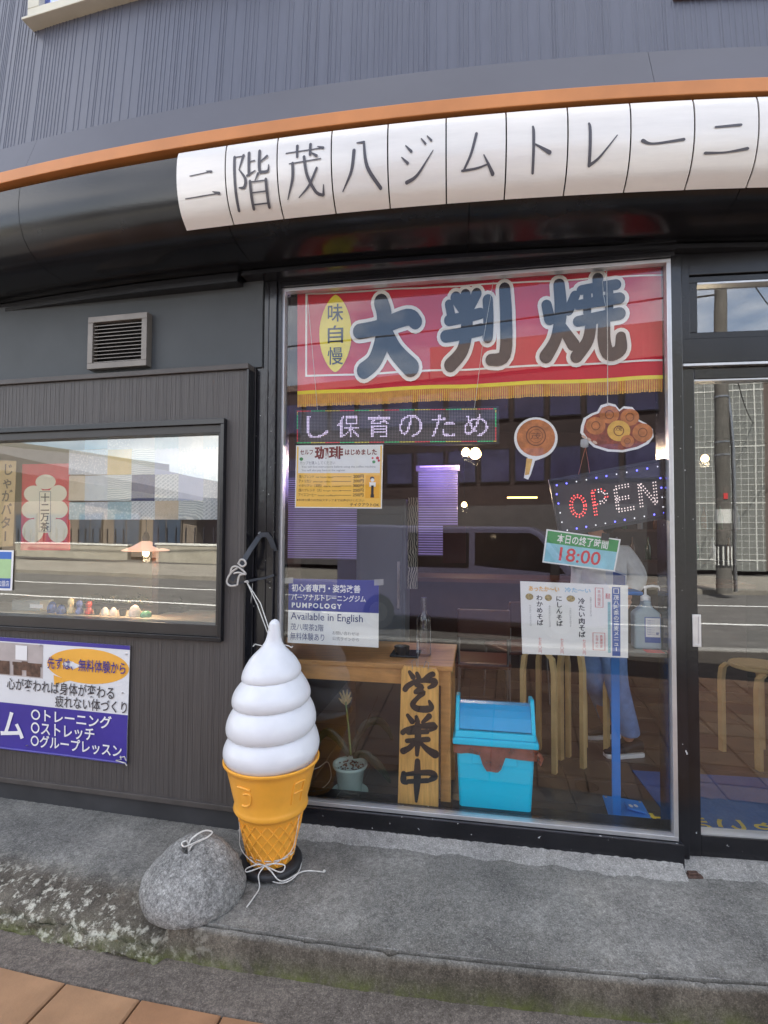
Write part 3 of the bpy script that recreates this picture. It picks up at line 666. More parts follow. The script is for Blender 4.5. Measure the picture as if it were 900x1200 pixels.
pw = pol(14.455, -3.7); UF2 = Frame(pw.x, pw.y, 3.2); uq = UF2.uz(790, 10)
upper_window(UF2, uq[0], 1.5, uq[1] + .02, 5.0, pmat('brown_sash', rgb(96, 84, 84), rough=.4), gl_up)

# ================================================================== ACROSS THE STREET (seen in the glass)
gridm = pmat('grey_tile_cladding', rgb(112, 114, 110), rough=.35, var=.08, scale=3)
jointm = pmat('white_joint', rgb(200, 200, 194), rough=.6, var=.03)
def blockbox(mb, x0, x1, y0, y1, z0, z1): mb.box((x0, y0, z0), (x1, y1, z1))
# tiled office block
b1 = thing('tiled_office_building', 'grey building clad in small square tiles, mirrored in the door glass behind the utility pole', 'building', (9.2, -22, -.14))
m = MB(); blockbox(m, 4.5, 10.9, -30, -20.4, -.14, 9.9); m.build('wall', gridm, b1)
m = MB()
z = .3; k = 0
while z < 9.8:
    wj = .05 if k % 9 == 0 else .018
    blockbox(m, 4.5, 10.9, -20.4, -20.385 if k % 9 else -20.38, z, z + wj); z += .27; k += 1
x = 4.6; k = 0
while x < 10.9:
    wj = .045 if k % 9 == 4 else .016
    blockbox(m, x, x + wj, -20.4, -20.39 if k % 9 != 4 else -20.375, -.1, 9.9); x += .27; k += 1
stuff(m.build('tile_joints', jointm, b1))
b2 = thing('brown_shop_building', 'dark brown building with upright windows right of the tiled block, mirrored in the door', 'building', (14.5, -22, -.14))
brownw = pmat('brown_wall', rgb(96, 84, 78), rough=.7, var=.1, scale=.8)
winm = pmat('far_window_glass', rgb(60, 72, 88), rough=.12, var=.2, scale=.5)
framem = pmat('far_window_frame', rgb(150, 150, 148), rough=.5)
m = MB(); blockbox(m, 11.0, 18, -30, -20.8, -.14, 9.0); m.build('wall', brownw, b2)
for z0 in (2.9, 5.9):
    for i in range(7):
        x0 = 11.25 + i * .95; m = MB(); blockbox(m, x0, x0 + .8, -20.81, -20.72, z0, z0 + 2.1); f_ = m.build('window', framem, b2)
        m = MB(); blockbox(m, x0 + .06, x0 + .74, -20.75, -20.70, z0 + .06, z0 + 2.04); m.build('pane', winm, f_)
m = MB(); blockbox(m, 11.3, 13.2, -20.86, -20.7, -.14, 2.4); m.build('entrance', ink, b2)
# brown block opposite
b3 = thing('dark_brown_building', 'dark brown flat roofed building with rows of panes, mirrored in the display window', 'building', (-4, -18, -.14))
dbw = pmat('dark_brown_wall', rgb(58, 44, 44), rough=.7, var=.12, scale=.7); parm = pmat('parapet_brown', rgb(120, 100, 90), rough=.7, var=.08)
m = MB(); blockbox(m, -13.4, 4.2, -28, -17.6, -.14, 8.3); m.build('wall', dbw, b3)
m = MB(); blockbox(m, -5.2, 4.3, -28.1, -17.5, 8.3, 9.7); m.build('parapet', parm, b3)
m = MB(); blockbox(m, -13.5, -5.25, -28.1, -17.5, 8.3, 8.6); m.build('parapet', parm, b3)
for z0 in (3.55, 6.2):
    for i in range(12):
        x0 = -12.9 + i * 1.42; m = MB(); blockbox(m, x0, x0 + 1.25, -17.62, -17.52, z0, z0 + 1.45); f_ = m.build('window', pmat('dark_frame', rgb(40, 38, 42)), b3)
        m = MB(); blockbox(m, x0 + .05, x0 + 1.2, -17.55, -17.505, z0 + .05, z0 + 1.4); m.build('pane', pmat('violet_glass', rgb(74, 72, 104), rough=.1, var=.25, scale=.6), f_)
m = MB(); blockbox(m, -12, 3.5, -17.65, -17.55, -.14, 2.6); m.build('shutter', pmat('shutter_grey', rgb(88, 84, 84), rough=.5, var=.1, scale=1), b3)
# low house with pitched roof, left
b4 = thing('low_house', 'low house with a broad sloping roof and pale walls, mirrored in the left window', 'house', (-26, -20, -.14))
hw = pmat('house_wall', rgb(108, 98, 88), rough=.8, var=.1, scale=.8); roofm = pmat('roof_tin', rgb(104, 98, 92), rough=.5, var=.1, scale=2)
m = MB(); blockbox(m, -38, -20.5, -30, -17.2, -.14, 3.3); m.build('wall', hw, b4)
m = MB(); m.hexa([(-46, -31, 7.0), (-19.2, -31, 2.95), (-19.2, -31, 3.2), (-46, -31, 8.6), (-46, -16.3, 6.7), (-19.2, -16.3, 2.95), (-19.2, -16.3, 3.2), (-46, -16.3, 8.2)]); m.build('roof', roofm, b4)
for i in range(5):
    x0 = -36.5 + i * 3.2; m = MB(); blockbox(m, x0, x0 + 2.2, -17.22, -17.12, .3, 2.5); f_ = m.build('window', pmat('old_frame', rgb(84, 78, 72), rough=.6), b4)
    m = MB(); blockbox(m, x0 + .08, x0 + 1.04, -17.16, -17.1, .4, 2.4); blockbox(m, x0 + 1.14, x0 + 2.12, -17.16, -17.1, .4, 2.4); m.build('pane', winm, f_)
lw = pmat('garden_wall_block', rgb(150, 145, 132), rough=.85, var=.12, scale=1.5)
for nm, x0, x1, hh in (('first', -32, -22.5, 1.0), ('second', -20.5, -14.2, 1.15)):
    t = thing('garden_wall', ('long' if nm == 'first' else 'short') + ' pale block wall topped by a railing, mirrored in the left window', 'wall', ((x0 + x1) / 2, -14.6, -.14))
    m = MB(); blockbox(m, x0, x1, -14.75, -14.5, -.14, hh * .62); m.build('block_base', lw, t, bevel=.01)
    m = MB(); blockbox(m, x0 - .05, x1 + .05, -14.78, -14.47, hh * .62, hh * .7); m.build('coping', jointm, t)
    k = x0
    while k < x1:
        m = MB(); blockbox(m, k, k + .05, -14.65, -14.6, hh * .7, hh * .7 + .8); m.build('railing_post', ink, t); k += .6
b5 = thing('cream_apartment_building', 'tall cream apartment block far down the street, mirrored in the left window', 'building', (-52, -24, -.14))
m = MB(); blockbox(m, -70, -47, -40, -20, -.14, 9); m.build('wall', pmat('cream_wall', rgb(205, 196, 176), rough=.8, var=.05), b5)
for i in range(6):
    for j in range(3):
        m = MB(); blockbox(m, -69 + i * 3.6, -67 + i * 3.6, -20.1, -19.95, 1 + j * 2.7, 2.5 + j * 2.7); m.build('window', winm, b5)

# utility pole with fittings and cables
polem = concrete('pole_concrete', (.30, .28, .25), (.22, .21, .19))
pt = thing('utility_pole', 'concrete utility pole on the far pavement carrying insulators and cables, mirrored in the door', 'utility pole', (6.15, -11.05, -.14))
px_, py_ = 6.15, -11.05
m = MB(); m.tube([(px_, py_, -.14), (px_, py_, 6), (px_ + .02, py_, 12)], [.19, .165, .13], 20); m.build('shaft', polem, pt, smooth=True)
for zz in (3.6, 3.95, 5.2, 6.4):
    m = MB(); m.lathe((px_, py_, zz), [(.175, 0), (.182, 0), (.182, .04), (.175, .04)], 20); m.build('band', steel, pt)
m = MB(); m.lathe((px_, py_, .55), [(.19, 0), (.194, 0), (.194, .62), (.19, .62)], 20); m.build('warning_sleeve', pmat('sleeve_black', (.03, .03, .03), rough=.6), pt)
m = MB()
for k in range(10):
    a = 2 * math.pi * k / 10; m.box((px_ + .196 * math.cos(a) - .02, py_ + .196 * math.sin(a) - .006, .6), (px_ + .196 * math.cos(a) + .02, py_ + .196 * math.sin(a) + .006, 1.12))
stuff(m.build('sleeve_stripes', jointm, pt))
m = MB(); m.lathe((px_, py_, 1.75), [(.187, 0), (.190, 0), (.190, .38), (.187, .38)], 20); m.build('white_label', jointm, pt)
m = MB(); m.box((px_ - .05, py_ + .17, 2.4), (px_ + .05, py_ + .2, 2.56)); m.build('red_marker', redprint, pt)
m = MB(); m.tube([(px_ + .27, py_, -.1), (px_ + .27, py_, 3.2), (px_ + .22, py_, 4.6), (px_ + .15, py_, 5.2)], .05, 8); m.build('conduit', steel, pt, smooth=True)
for zz, ln in ((8.6, 1.2), (9.3, 1.2)):
    m = MB(); m.box((px_ - .1, py_ + .12, zz), (px_ + ln, py_ + .2, zz + .07)); m.build('crossarm', steel, pt)
    for k in range(3):
        m = MB(); m.lathe((px_ + .55 + .22 * k, py_ + .16, zz + .07), [(.02, 0), (.05, .02), (.03, .07), (.055, .09), (.03, .14), (.055, .16), (.03, .26), (.01, .34)], 10); m.build('insulator', ink, pt, smooth=True)
cab = pmat('cable_black', (.01, .01, .012), rough=.5)
def wire(p, q, sag, r=.014):
    mb = MB(); pts = [Vector(p).lerp(Vector(q), i / 24) - Vector((0, 0, sag * 4 * (i / 24) * (1 - i / 24))) for i in range(25)]; mb.tube(pts, r, 5); return mb
WL = ['uppermost cable, running off the pole to the right', 'second cable from the top, sagging rightwards', 'thick cable sagging low beside the pole top', 'cable dropping steeply from the pole to a roof', 'cable slanting down towards the tiled building', 'lowest cable crossing in front of the pole']
for i, (p, q, sg, r_) in enumerate([((px_, py_, 9.7), (40, -13, 10.5), .9, .015), ((px_ + .5, py_ + .15, 8.95), (40, -13.4, 9.5), 1.0, .015), ((px_, py_, 8.1), (-30, -9, 8.9), .8, .03),
                                 ((px_, py_, 9.9), (14, -20.8, 7.9), .6, .018), ((px_ + .1, py_, 7.4), (10.5, -20.4, 6.2), .5, .016), ((px_ + .1, py_, 6.3), (40, -11, 7.2), .7, .03)]):
    o = wire(p, q, sg, r_).build('overhead_cable', cab, smooth=True); tag(o, 'black ' + WL[i], 'cable', 'overhead cables in the mirrored street')

# van parked at the kerb
vn = thing('parked_van', 'lilac grey van parked at the kerb with a sloping windscreen, mirrored in the display window', 'van', (-1.7, -4.4, -.27))
VX = .32
vm = pmat('van_paint', rgb(98, 96, 120), rough=.3, var=.04, coat=.5); vg = pmat('van_glass', (.006, .007, .01), rough=.05)
out_ = [(-3.6, .25), (1.05, .25), (1.12, .55), (1.05, .95), (.55, 1.12), (.05, 1.75), (-.15, 1.84), (-3.6, 1.88)]
VY0, VY1 = -5.2, -3.75
def vpr(mb, pts, ya, yb, dz=-.27):
    n = len(pts); mb.add([(x + VX, ya, z + dz) for x, z in pts] + [(x + VX, yb, z + dz) for x, z in pts], [list(range(n))[::-1], list(range(n, 2 * n))] + [(i, (i + 1) % n, n + (i + 1) % n, n + i) for i in range(n)])
m = MB(); vpr(m, out_, VY0, VY1); m.build('body', vm, vn, bevel=.05, seg=3)
m = MB(); vpr(m, [(-1.02, 1.2), (.42, 1.1), (.0, 1.68), (-.12, 1.74), (-1.02, 1.74)], VY1 - .01, VY1 + .012); m.build('cab_window', vg, vn)
m = MB(); vpr(m, [(-2.2, 1.15), (-1.12, 1.15), (-1.12, 1.74), (-2.2, 1.74)], VY1 - .01, VY1 + .012); m.build('rear_side_window', vg, vn)
m = MB(); m.add([(.60 + VX, VY0 + .1, .83), (.60 + VX, VY1 - .1, .83), (.13 + VX, VY1 - .12, 1.42), (.13 + VX, VY0 + .12, 1.42)], [(0, 1, 2, 3)]); m.build('windscreen', vg, vn)
for x in (.35 + VX, -2.75 + VX):
    m = MB(); c_ = (x, VY1 - .2, .05)
    ring = lambda r, y: [(x + r * math.cos(2 * math.pi * k / 24), y, .05 + r * math.sin(2 * math.pi * k / 24)) for k in range(24)]
    m.add(ring(.30, VY1 + .02) + ring(.30, VY1 - .2) + ring(.18, VY1 + .025), [(k, (k + 1) % 24, 24 + (k + 1) % 24, 24 + k) for k in range(24)] + [(k, 48 + k, 48 + (k + 1) % 24, (k + 1) % 24) for k in range(24)])
    wh = m.build('wheel', pmat('tyre', (.02, .02, .02), rough=.8), vn, smooth=True)
    m = MB(); m.add(ring(.18, VY1 + .026), [list(range(24))]); m.build('rim', steel, wh)
m = MB(); m.box((.2 + VX, VY1, 1.0 - .27), (.34 + VX, VY1 + .16, 1.26 - .27)); m.build('wing_mirror', ink, vn, bevel=.02)

# ================================================================== INSIDE THE SHOP
flm = pmat('interior_joint', (.02, .018, .016), rough=.7)
m = MB(); 
for i in range(40):
    a, b = A0 + 56 * i / 40, A0 + 56 * (i + 1) / 40; m.quad(pol(14.12, a, -.006), pol(14.12, b, -.006), pol(9.0, b, -.006), pol(9.0, a, -.006))
flo = struct(m.build('interior_floor', flm))
ftm = pmat('floor_tile_brown', rgb(78, 70, 64), rough=.35, var=.12, scale=3, bump=.05, bscale=50, rvar=.08)
tm = MB(); a = .1485; e = .003
tm.add([(-a + e, -a + e, 0), (a - e, -a + e, 0), (a - e, a - e, 0), (-a + e, a - e, 0), (-a, -a, -.002), (a, -a, -.002), (a, a, -.002), (-a, a, -.002), (-a, -a, -.006), (a, -a, -.006), (a, a, -.006), (-a, a, -.006)],
       [(0, 1, 2, 3)] + [(i, 4 + i, 4 + (i + 1) % 4, (i + 1) % 4) for i in range(4)] + [(4 + i, 8 + i, 8 + (i + 1) % 4, 4 + (i + 1) % 4) for i in range(4)])
tme = bpy.data.meshes.new('floor_tile'); tme.from_pydata([tuple(v) for v in tm.v], [], tm.f); tme.materials.append(ftm)
for i in range(14):
    for j in range(11):
        u, o_ = -1.3 + .3 * i, -.36 - .3 * j; p = C.P(u, 0, o_)
        if (p - AC).length < 9.2: continue
        q = bpy.data.objects.new('floor_tile', tme); COL.objects.link(q); q.parent = flo; q.location = (p.x, p.y, random.uniform(0, .0008)); q.rotation_euler = (0, 0, -rad(10))
dp = gz(688, 921, .003); m = MB(); m.lathe((dp.x, dp.y, 0), [(.0, .003), (.05, .003), (.052, .0025), (.06, .0035), (.066, .002)], 24)
for k in range(5): m.box((dp.x - .035, dp.y - .03 + .015 * k - .003, .0032), (dp.x + .035, dp.y - .03 + .015 * k + .003, .0042))
tag(m.build('floor_drain', pmat('drain_metal', rgb(70, 62, 56), rough=.4, metal=.5)), 'small round metal drain cover set in the brown floor tiles between bin and blue stand', 'drain')

# back wall furnishings: slatted blinds with glowing panels added behind them
purple = (.42, .28, 1.0)
def blind(name, label, px0, py0, px1, py1, o, n, es):
    a = C.uz(px0, py0, o); b = C.uz(px1, py1, o); t = thing(name, label, 'blinds', C.P((a[0] + b[0]) / 2, b[1], o), 'slatted blinds at the back of the shop')
    mb = MB(); mb.fbox(C, a[0], b[0], b[1], a[1], o - .05, o - .04); mb.build('glow_panel', pmat('violet_glow_panel', (.3, .25, .5), emit=(.55, .42, 1.0), es=es), t)  # added violet emitter that makes the slats look backlit
    mb = MB(); h_ = (a[1] - b[1]) / n
    for i in range(n):
        z = b[1] + h_ * i; mb.hexa([C.P(a[0], z + h_ * .42, o - .022), C.P(b[0], z + h_ * .42, o - .022), C.P(b[0], z + h_ * .62, o - .022), C.P(a[0], z + h_ * .62, o - .022),
                                    C.P(a[0], z, o), C.P(b[0], z, o), C.P(b[0], z + h_ * .62, o), C.P(a[0], z + h_ * .62, o)])
    stuff(mb.build('slats', pmat('slat_grey', rgb(96, 90, 110), rough=.4), t))
    mb = MB(); mb.fbox(C, a[0] - .02, b[0] + .02, a[1], a[1] + .05, o - .05, o + .01); mb.build('headrail', pmat('rail', rgb(120, 112, 140)), t); return t
blind('slatted_blind', 'grey slatted blind glowing violet, seen between the coffee menu and the blue poster', 334, 560, 418, 656, -1.05, 38, .10)
blind('slatted_blind', 'narrow slatted blind glowing violet, right of the dark grey cabinet', 490, 552, 536, 652, -2.4, 34, .30)
ld = bpy.data.lights.new('violet_glow', 'POINT'); ld.energy = 3; ld.color = (.42, .30, 1.0); ld.shadow_soft_size = .25; vt_ = thing('violet_lamp', 'small violet glowing strip lamp above the narrow blind at the back of the shop', 'lamp', C.P(C.uz(512, 545, -2.3)[0], C.uz(512, 545, -2.3)[1], -2.3))
m = MB(); a = C.uz(492, 547, -2.3); b = C.uz(534, 549, -2.3); m.fbox(C, a[0], b[0], a[1] - .006, a[1] + .006, -2.31, -2.29); m.build('tube', pmat('violet_tube', (.5, .4, 1), emit=(.5, .38, 1), es=.12), vt_); lo = bpy.data.objects.new('violet_glow', ld); COL.objects.link(lo); lo.parent = vt_; lo.location = (0, -.1, -.05)
# grey cabinet, tall
a = C.uz(418, 585, -.80); b = C.uz(475, 742, -.80); cg = pmat('cabinet_grey', rgb(88, 96, 102), rough=.4, var=.05, scale=2)
t = thing('tall_cabinet', 'tall plain dark grey cabinet standing behind the blue and white poster', 'cabinet', C.P((a[0] + b[0]) / 2, 0, -1.2))
m = MB(); m.fbox(C, a[0], b[0], .0, a[1], -1.02, -.80); m.build('carcass', cg, t, bevel=.006)
m = MB(); m.fbox(C, a[0] + .02, b[0] - .02, .06, a[1] - .10, -.799, -.790); m.build('door', cg, t, bevel=.003)
m = MB(); m.fbox(C, b[0] - .05, b[0] - .035, 1.0, 1.3, -.789, -.77); m.build('handle', steel, t)
# patterned panel beside it
z0 = C.uz(477, 740, -.85); z1 = C.uz(489, 583, -.85)
def zebra(name):
    mt = bpy.data.materials.new(name); mt.use_nodes = True; tt = mt.node_tree; bb = tt.nodes['Principled BSDF']; tcn = tt.nodes.new('ShaderNodeTexCoord'); wv = tt.nodes.new('ShaderNodeTexWave')
    wv.inputs['Scale'].default_value = 22; wv.inputs['Distortion'].default_value = 7; wv.inputs['Detail'].default_value = 1; rp = tt.nodes.new('ShaderNodeValToRGB'); rp.color_ramp.interpolation = 'CONSTANT'
    rp.color_ramp.elements[0].color = (.02, .02, .02, 1); rp.color_ramp.elements[1].position = .5; rp.color_ramp.elements[1].color = (.36, .34, .28, 1)
    tt.links.new(tcn.outputs['Object'], wv.inputs['Vector']); tt.links.new(wv.outputs['Fac'], rp.inputs['Fac']); tt.links.new(rp.outputs['Color'], bb.inputs['Base Color']); return mt
m = MB(); m.fbox(C, z0[0], z1[0], 1.12, z1[1], -.90, -.85); tag(m.build('zebra_panel', zebra('zebra_cloth')), 'narrow black and white zebra patterned strip at the right edge of the grey cabinet', 'panel')
# partition boards and dark counter
bm_ = pmat('brown_board', rgb(92, 58, 44), rough=.5, var=.08)
q = quadmap(C, [(519, 616), (546, 616), (546, 660), (519, 660)], -1.9); m = MB(); sheet(m, q, 0, 1, 0, 1, -.03, 0); tag(m.build('menu_board', bm_), 'dark brown upright board with rounded top standing before the violet blind', 'board')
cm = pmat('counter_dark', rgb(60, 42, 36), rough=.45, var=.1)
a = C.uz(470, 690, -2.9); b = C.uz(800, 760, -2.9); t = thing('counter', 'long dark brown counter across the back of the shop', 'counter', C.P(.3, 0, -3))
m = MB(); m.fbox(C, -.9, 2.3, 0, .98, -3.4, -2.9); m.build('counter_front', cm, t); m = MB(); m.fbox(C, -.95, 2.35, .98, 1.02, -3.45, -2.82); m.build('counter_top', bm_, t)
# shelves with bottles, back right
t = thing('bottle_shelf', 'dim wall shelf of bottles above the sanitizer, at the back of the shop', 'shelf', C.P(1.9, 1.2, -3.9))
for zz in (1.15, 1.5, 1.85): m = MB(); m.fbox(C, 1.2, 2.8, zz, zz + .03, -4.1, -3.8); m.build('shelf_board', cm, t)
bg_ = [pmat('bottle_glass_%s' % n, c, rough=.1) for n, c in (('green', (.02, .06, .03)), ('amber', (.10, .04, .01)), ('clear', (.25, .26, .3)))]
for i in range(18):
    u = 1.25 + .085 * (i % 18); zz = (1.18, 1.53)[i % 2]; c_ = C.P(u, zz, -3.95); m = MB(); m.lathe(c_, [(.03, 0), (.032, .01), (.032, .15), (.012, .2), (.012, .26)], 10); o = m.build('bottle', bg_[i % 3], smooth=True)
    tag(o, 'dim bottle on the back shelf of the shop, in a row of alike bottles', 'bottle', 'bottles on the back shelf')
# pendant lamps (lit) in the shop
lampg = pmat('lamp_glow', (.9, .7, .4), emit=(1.0, .62, .25), es=2.2)
def pendant(px, py, o, s, lab):
    u, z = C.uz(px, py, o); c_ = C.P(u, z, o); t = thing('pendant_lamp', lab, 'lamp', c_, 'glowing pendant lamps in the shop')
    mb = MB(); mb.lathe(c_, [(.02 * s, .10 * s), (.05 * s, .085 * s), (.08 * s, .03 * s), (.085 * s, 0), (.07 * s, -.03 * s), (.04 * s, -.05 * s)], 20); mb.build('lamp_shade', lampg, t, smooth=True)
    mb = MB(); mb.tube([c_ + Vector((0, 0, .1 * s)), Vector((c_.x, c_.y, 2.9))], .004, 6); mb.build('cord', ink, t)
    ld = bpy.data.lights.new('lamp_light', 'POINT'); ld.energy = 6 * s; ld.color = (1, .78, .52); ld.shadow_soft_size = .04; lo = bpy.data.objects.new('lamp_light', ld); COL.objects.link(lo); lo.parent = t; lo.location = (0, 0, -.09 * s)
pendant(557, 533, -2.0, .62, 'round warm glowing pendant lamp under the LED ticker, larger of the near pair')
pendant(546, 531, -2.35, .5, 'round warm glowing pendant lamp just left of the larger one, half hidden behind it')
pendant(544, 592, -3.6, .4, 'tiny warm glowing pendant lamp low at the back beside the violet blind')
pendant(826, 538, -2.2, .38, 'round warm glowing pendant lamp seen through the top of the glass door')
q = C.uz(612, 583, -3.4); m = MB(); m.fbox(C, q[0] - .16, q[0] + .16, q[1] - .008, q[1] + .008, -3.42, -3.4); tag(m.build('light_strip', pmat('strip_glow', (.9, .6, .3), emit=(1, .5, .15), es=2)), 'thin glowing amber light strip at the back of the shop below the pancake paddle', 'light strip')
# chairs in the gloom
def chair(px, py, o, lab, rz):
    u, z = C.uz(px, py, o); c_ = C.P(u, 0, o); t = thing('cafe_chair', lab, 'chair', c_, 'cafe chairs inside the shop'); lm_ = pmat('chair_metal', (.35, .33, .33), rough=.3, metal=.9); sm_ = pmat('chair_vinyl', rgb(100, 56, 48), rough=.35, var=.05)
    R_ = Matrix.Rotation(rz, 3, 'Z')
    def bx(x0, x1, y0, y1, z0, z1, nm, mt, bev=.008):
        mb = MB(); mb.box((x0, y0, z0), (x1, y1, z1)); mb.v = [c_ + R_ @ v for v in mb.v]; return mb.build(nm, mt, t, bevel=bev)
    bx(-.21, .21, -.2, .2, .44, .49, 'seat', sm_, .02); bx(-.20, .20, .19, .22, .68, .90, 'backrest', bm_, .012)
    for sx in (-1, 1):
        for sy in (-1, 1):
            mb = MB(); top = .9 if sy > 0 else .45; mb.tube([c_ + R_ @ Vector((sx * .20, sy * .21, 0)), c_ + R_ @ Vector((sx * .185, sy * .19, .45)), c_ + R_ @ Vector((sx * .185, sy * .20, top))], .009, 8); mb.build('leg', lm_, t, smooth=True)
chair(566, 700, -1.75, 'cafe chair with red brown seat, nearest behind the counter sign', rad(170))
chair(604, 700, -2.3, 'cafe chair with brown back, further right and deeper in the shop', rad(200))
# low wooden stools behind the bin
def stool(name, lab, px, py, o, wdt, h_, rz, F=C, dpt=.3):
    u, z = F.uz(px, py, o); c_ = F.P(u, 0, o); t = thing(name, lab, 'stool', c_, 'pale bentwood stools inside the shop'); R_ = Matrix.Rotation(rz, 3, 'Z')
    for sx in (-1, 1):
        for sy in (-1, 1):
            mb = MB(); hw_ = wdt / 2; hd = dpt / 2
            pts = [(sx * hw_, 0), (sx * hw_, h_ * .8), (sx * (hw_ - .012), h_ * .92), (sx * (hw_ - .05), h_ - .022)]
            for (x0, z0_), (x1, z1_) in zip(pts[:-1], pts[1:]):
                y = sy * hd; mb.hexa([(x0 - .014, y + .02, z0_), (x0 + .014, y + .02, z0_), (x1 + .014, y + .02, z1_), (x1 - .014, y + .02, z1_), (x0 - .014, y - .02, z0_), (x0 + .014, y - .02, z0_), (x1 + .014, y - .02, z1_), (x1 - .014, y - .02, z1_)])
            mb.v = [c_ + R_ @ v for v in mb.v]; mb.build('leg', palewood, t)
    mb = MB(); mb.lathe((0, 0, h_ - .02), [(.0, 0), (wdt / 2 + .02, 0), (wdt / 2 + .025, .012), (wdt / 2 + .02, .025), (0, .025)], 24); mb.v = [c_ + R_ @ v for v in mb.v]; mb.build('seat', palewood, t, smooth=True)
stool('bentwood_stool', 'pale bentwood stool just behind the soba menu, its legs showing above the bin', 640, 835, -1.05, .20, .76, rad(-35))
stool('bentwood_stool', 'pale bentwood stool at the legs of the person, right of the first stool', 684, 838, -1.15, .16, .76, rad(-50))
stool('bentwood_stool', 'pale bentwood stool seen through the glass door', 890, 834, -1.25, .30, .62, rad(8), D)

# oak table by the window
ot = thing('oak_table', 'light oak table with a deep apron against the display window, left side', 'table', C.P(-.8, 0, -.4))
TO = -.16
tz = C.uz(440, 777, TO)[1]; ur = C.uz(530, 786, TO)[0]
m = MB(); m.fbox(C, -1.44, ur + .004, tz - .026, tz, TO - .55, TO); m.build('table_top', oak, ot, bevel=.004)
m = MB(); m.fbox(C, -1.43, ur - .012, tz - .105, tz - .027, TO - .04, TO - .014); m.build('apron', oak, ot, bevel=.002)
for uu in (ur - .060, -1.40):
    for oo in (TO - .015, TO - .50):
        m = MB(); m.fbox(C, uu, uu + .052, 0, tz - .028, oo - .05, oo); m.build('leg', oak, ot, bevel=.003)
# black things on the table
def jar(px0, px1, py0, py1, o, mt, name, lab, prof=None, cat='bottle'):
    uc, zb = C.uz((px0 + px1) / 2, py1, o); u0, _ = C.uz(px0, py1, o); u1, _ = C.uz(px1, py1, o); _, zt = C.uz((px0 + px1) / 2, py0, o); r = (u1 - u0) / 2; h_ = zt - tz
    mb = MB(); mb.lathe(C.P(uc, tz, o), [(r * a_, h_ * b_) for a_, b_ in (prof or [(.9, 0), (1, .02), (1, .6), (.9, .66), (.45, .72), (.4, .78), (.4, 1)])], 24); return tag(mb.build(name, mt, smooth=True), lab, cat)
jar(488, 505, 700, 768, TO - .22, glass('clear_bottle_glass', .08, (.85, .87, .9)), 'pump_bottle', 'clear glass bottle with a slim neck on the oak table beside the grey cabinet')
jar(462, 480, 757, 770, TO - .18, pmat('black_cup_glaze', (.015, .015, .02), rough=.25), 'black_cup', 'small black cup on the oak table, left of the clear bottle', [(.7, 0), (.9, .1), (1, 1), (.9, .98), (.6, .2)], 'cup')
m = MB(); aa = C.uz(455, 772, TO - .1); m.fbox(C, aa[0], aa[0] + .16, tz, tz + .012, TO - .3, TO - .14); tag(m.build('black_tray', pmat('black_tray_lacquer', (.012, .012, .015), rough=.2), bevel=.004), 'flat black tray lying on the oak table under the cup and bottle', 'tray')

# ---- flat things hung in the window: generic card builder
def card(name, label, cat, corners, o, mat, F=C, th=.0012, nx=1, ny=1, wave=None, group=None):
    q = quadmap(F, corners, o)
    if wave: f = lambda x, y, l_=0.0: q(x, y, l_ + wave(x, y))
    else: f = q
    t = thing(name, label, cat, f(.5, 0), group); mb = MB(); sheet(mb, f, 0, 1, 0, 1, -th, 0, nx, ny); mb.build({'banner': 'cloth'}.get(cat, 'sheet'), mat, t); return t, f
def pr(t, name, mat, fn):
    mb = MB(); mb.norm = False; fn(mb); return mb.build(name, mat, t)
def T_(f, s, x0, x1, y0, y1, l=.0008, **k): return lambda mb: put_text(mb, lambda x, y: f(x, y, l), s, x0, x1, y0, y1, **k)
def multi(*fns):
    def g(mb):
        for fn in fns: fn(mb)
    return g
def rect(f, x0, x1, y0, y1, l=.0005): return lambda mb: mb.quad(f(x0, y0, l), f(x1, y0, l), f(x1, y1, l), f(x0, y1, l))
def ellipse(f, cx, cy, rx, ry, l=.0005, n=40): return lambda mb: mb.add([f(cx + rx * math.cos(2 * math.pi * k / n), cy + ry * math.sin(2 * math.pi * k / n), l) for k in range(n)], [list(range(n))])
def outline(f, x0, x1, y0, y1, w, l=.0006, wy=None):
    wy = wy or w
    return multi(rect(f, x0, x1, y0, y0 + wy, l), rect(f, x0, x1, y1 - wy, y1, l), rect(f, x0, x0 + w, y0 + wy, y1 - wy, l), rect(f, x1 - w, x1, y0 + wy, y1 - wy, l))

# red banner
clothred = pmat('red_cloth', rgb(205, 30, 52), rough=.7, var=.06, scale=3, bump=.1, bscale=200); cwhite = pmat('banner_white', rgb(240, 235, 230), rough=.7, var=0); cnavy = pmat('banner_navy', rgb(26, 26, 38), rough=.65, var=.05); cyel = pmat('banner_yellow', rgb(240, 220, 60), rough=.6, var=.03)
bw_ = lambda x, y: .010 * math.sin(x * 21 + y * 2) * (.35 + .65 * (1 - y)) + .002 * math.sin(x * 47 + 1)
bt, bf = card('hanging_banner', 'wide red banner with three big outlined characters across the top of the display window', 'banner', [(349, 330), (776, 306), (776, 456), (349, 474)], -.075, clothred, nx=60, ny=6, wave=bw_, th=.0015)
def fine(mb_fn, f, nx=40, ny=1): pass
def wrect(f, x0, x1, y0, y1, l, n=40):
    def g(mb):
        for i in range(n):
            a, b = x0 + (x1 - x0) * i / n, x0 + (x1 - x0) * (i + 1) / n; mb.quad(f(a, y0, l), f(b, y0, l), f(b, y1, l), f(a, y1, l))
    return g
pr(bt, 'white_border', cwhite, multi(wrect(bf, .025, 1, .885, .898, .0025), wrect(bf, .025, 1, .215, .230, .0025), lambda mb: [mb.quad(bf(.025, a, .0025), bf(.0305, a, .0025), bf(.0305, a + .0655, .0025), bf(.025, a + .0655, .0025)) for a in [.23 + .0655 * i for i in range(10)]]))
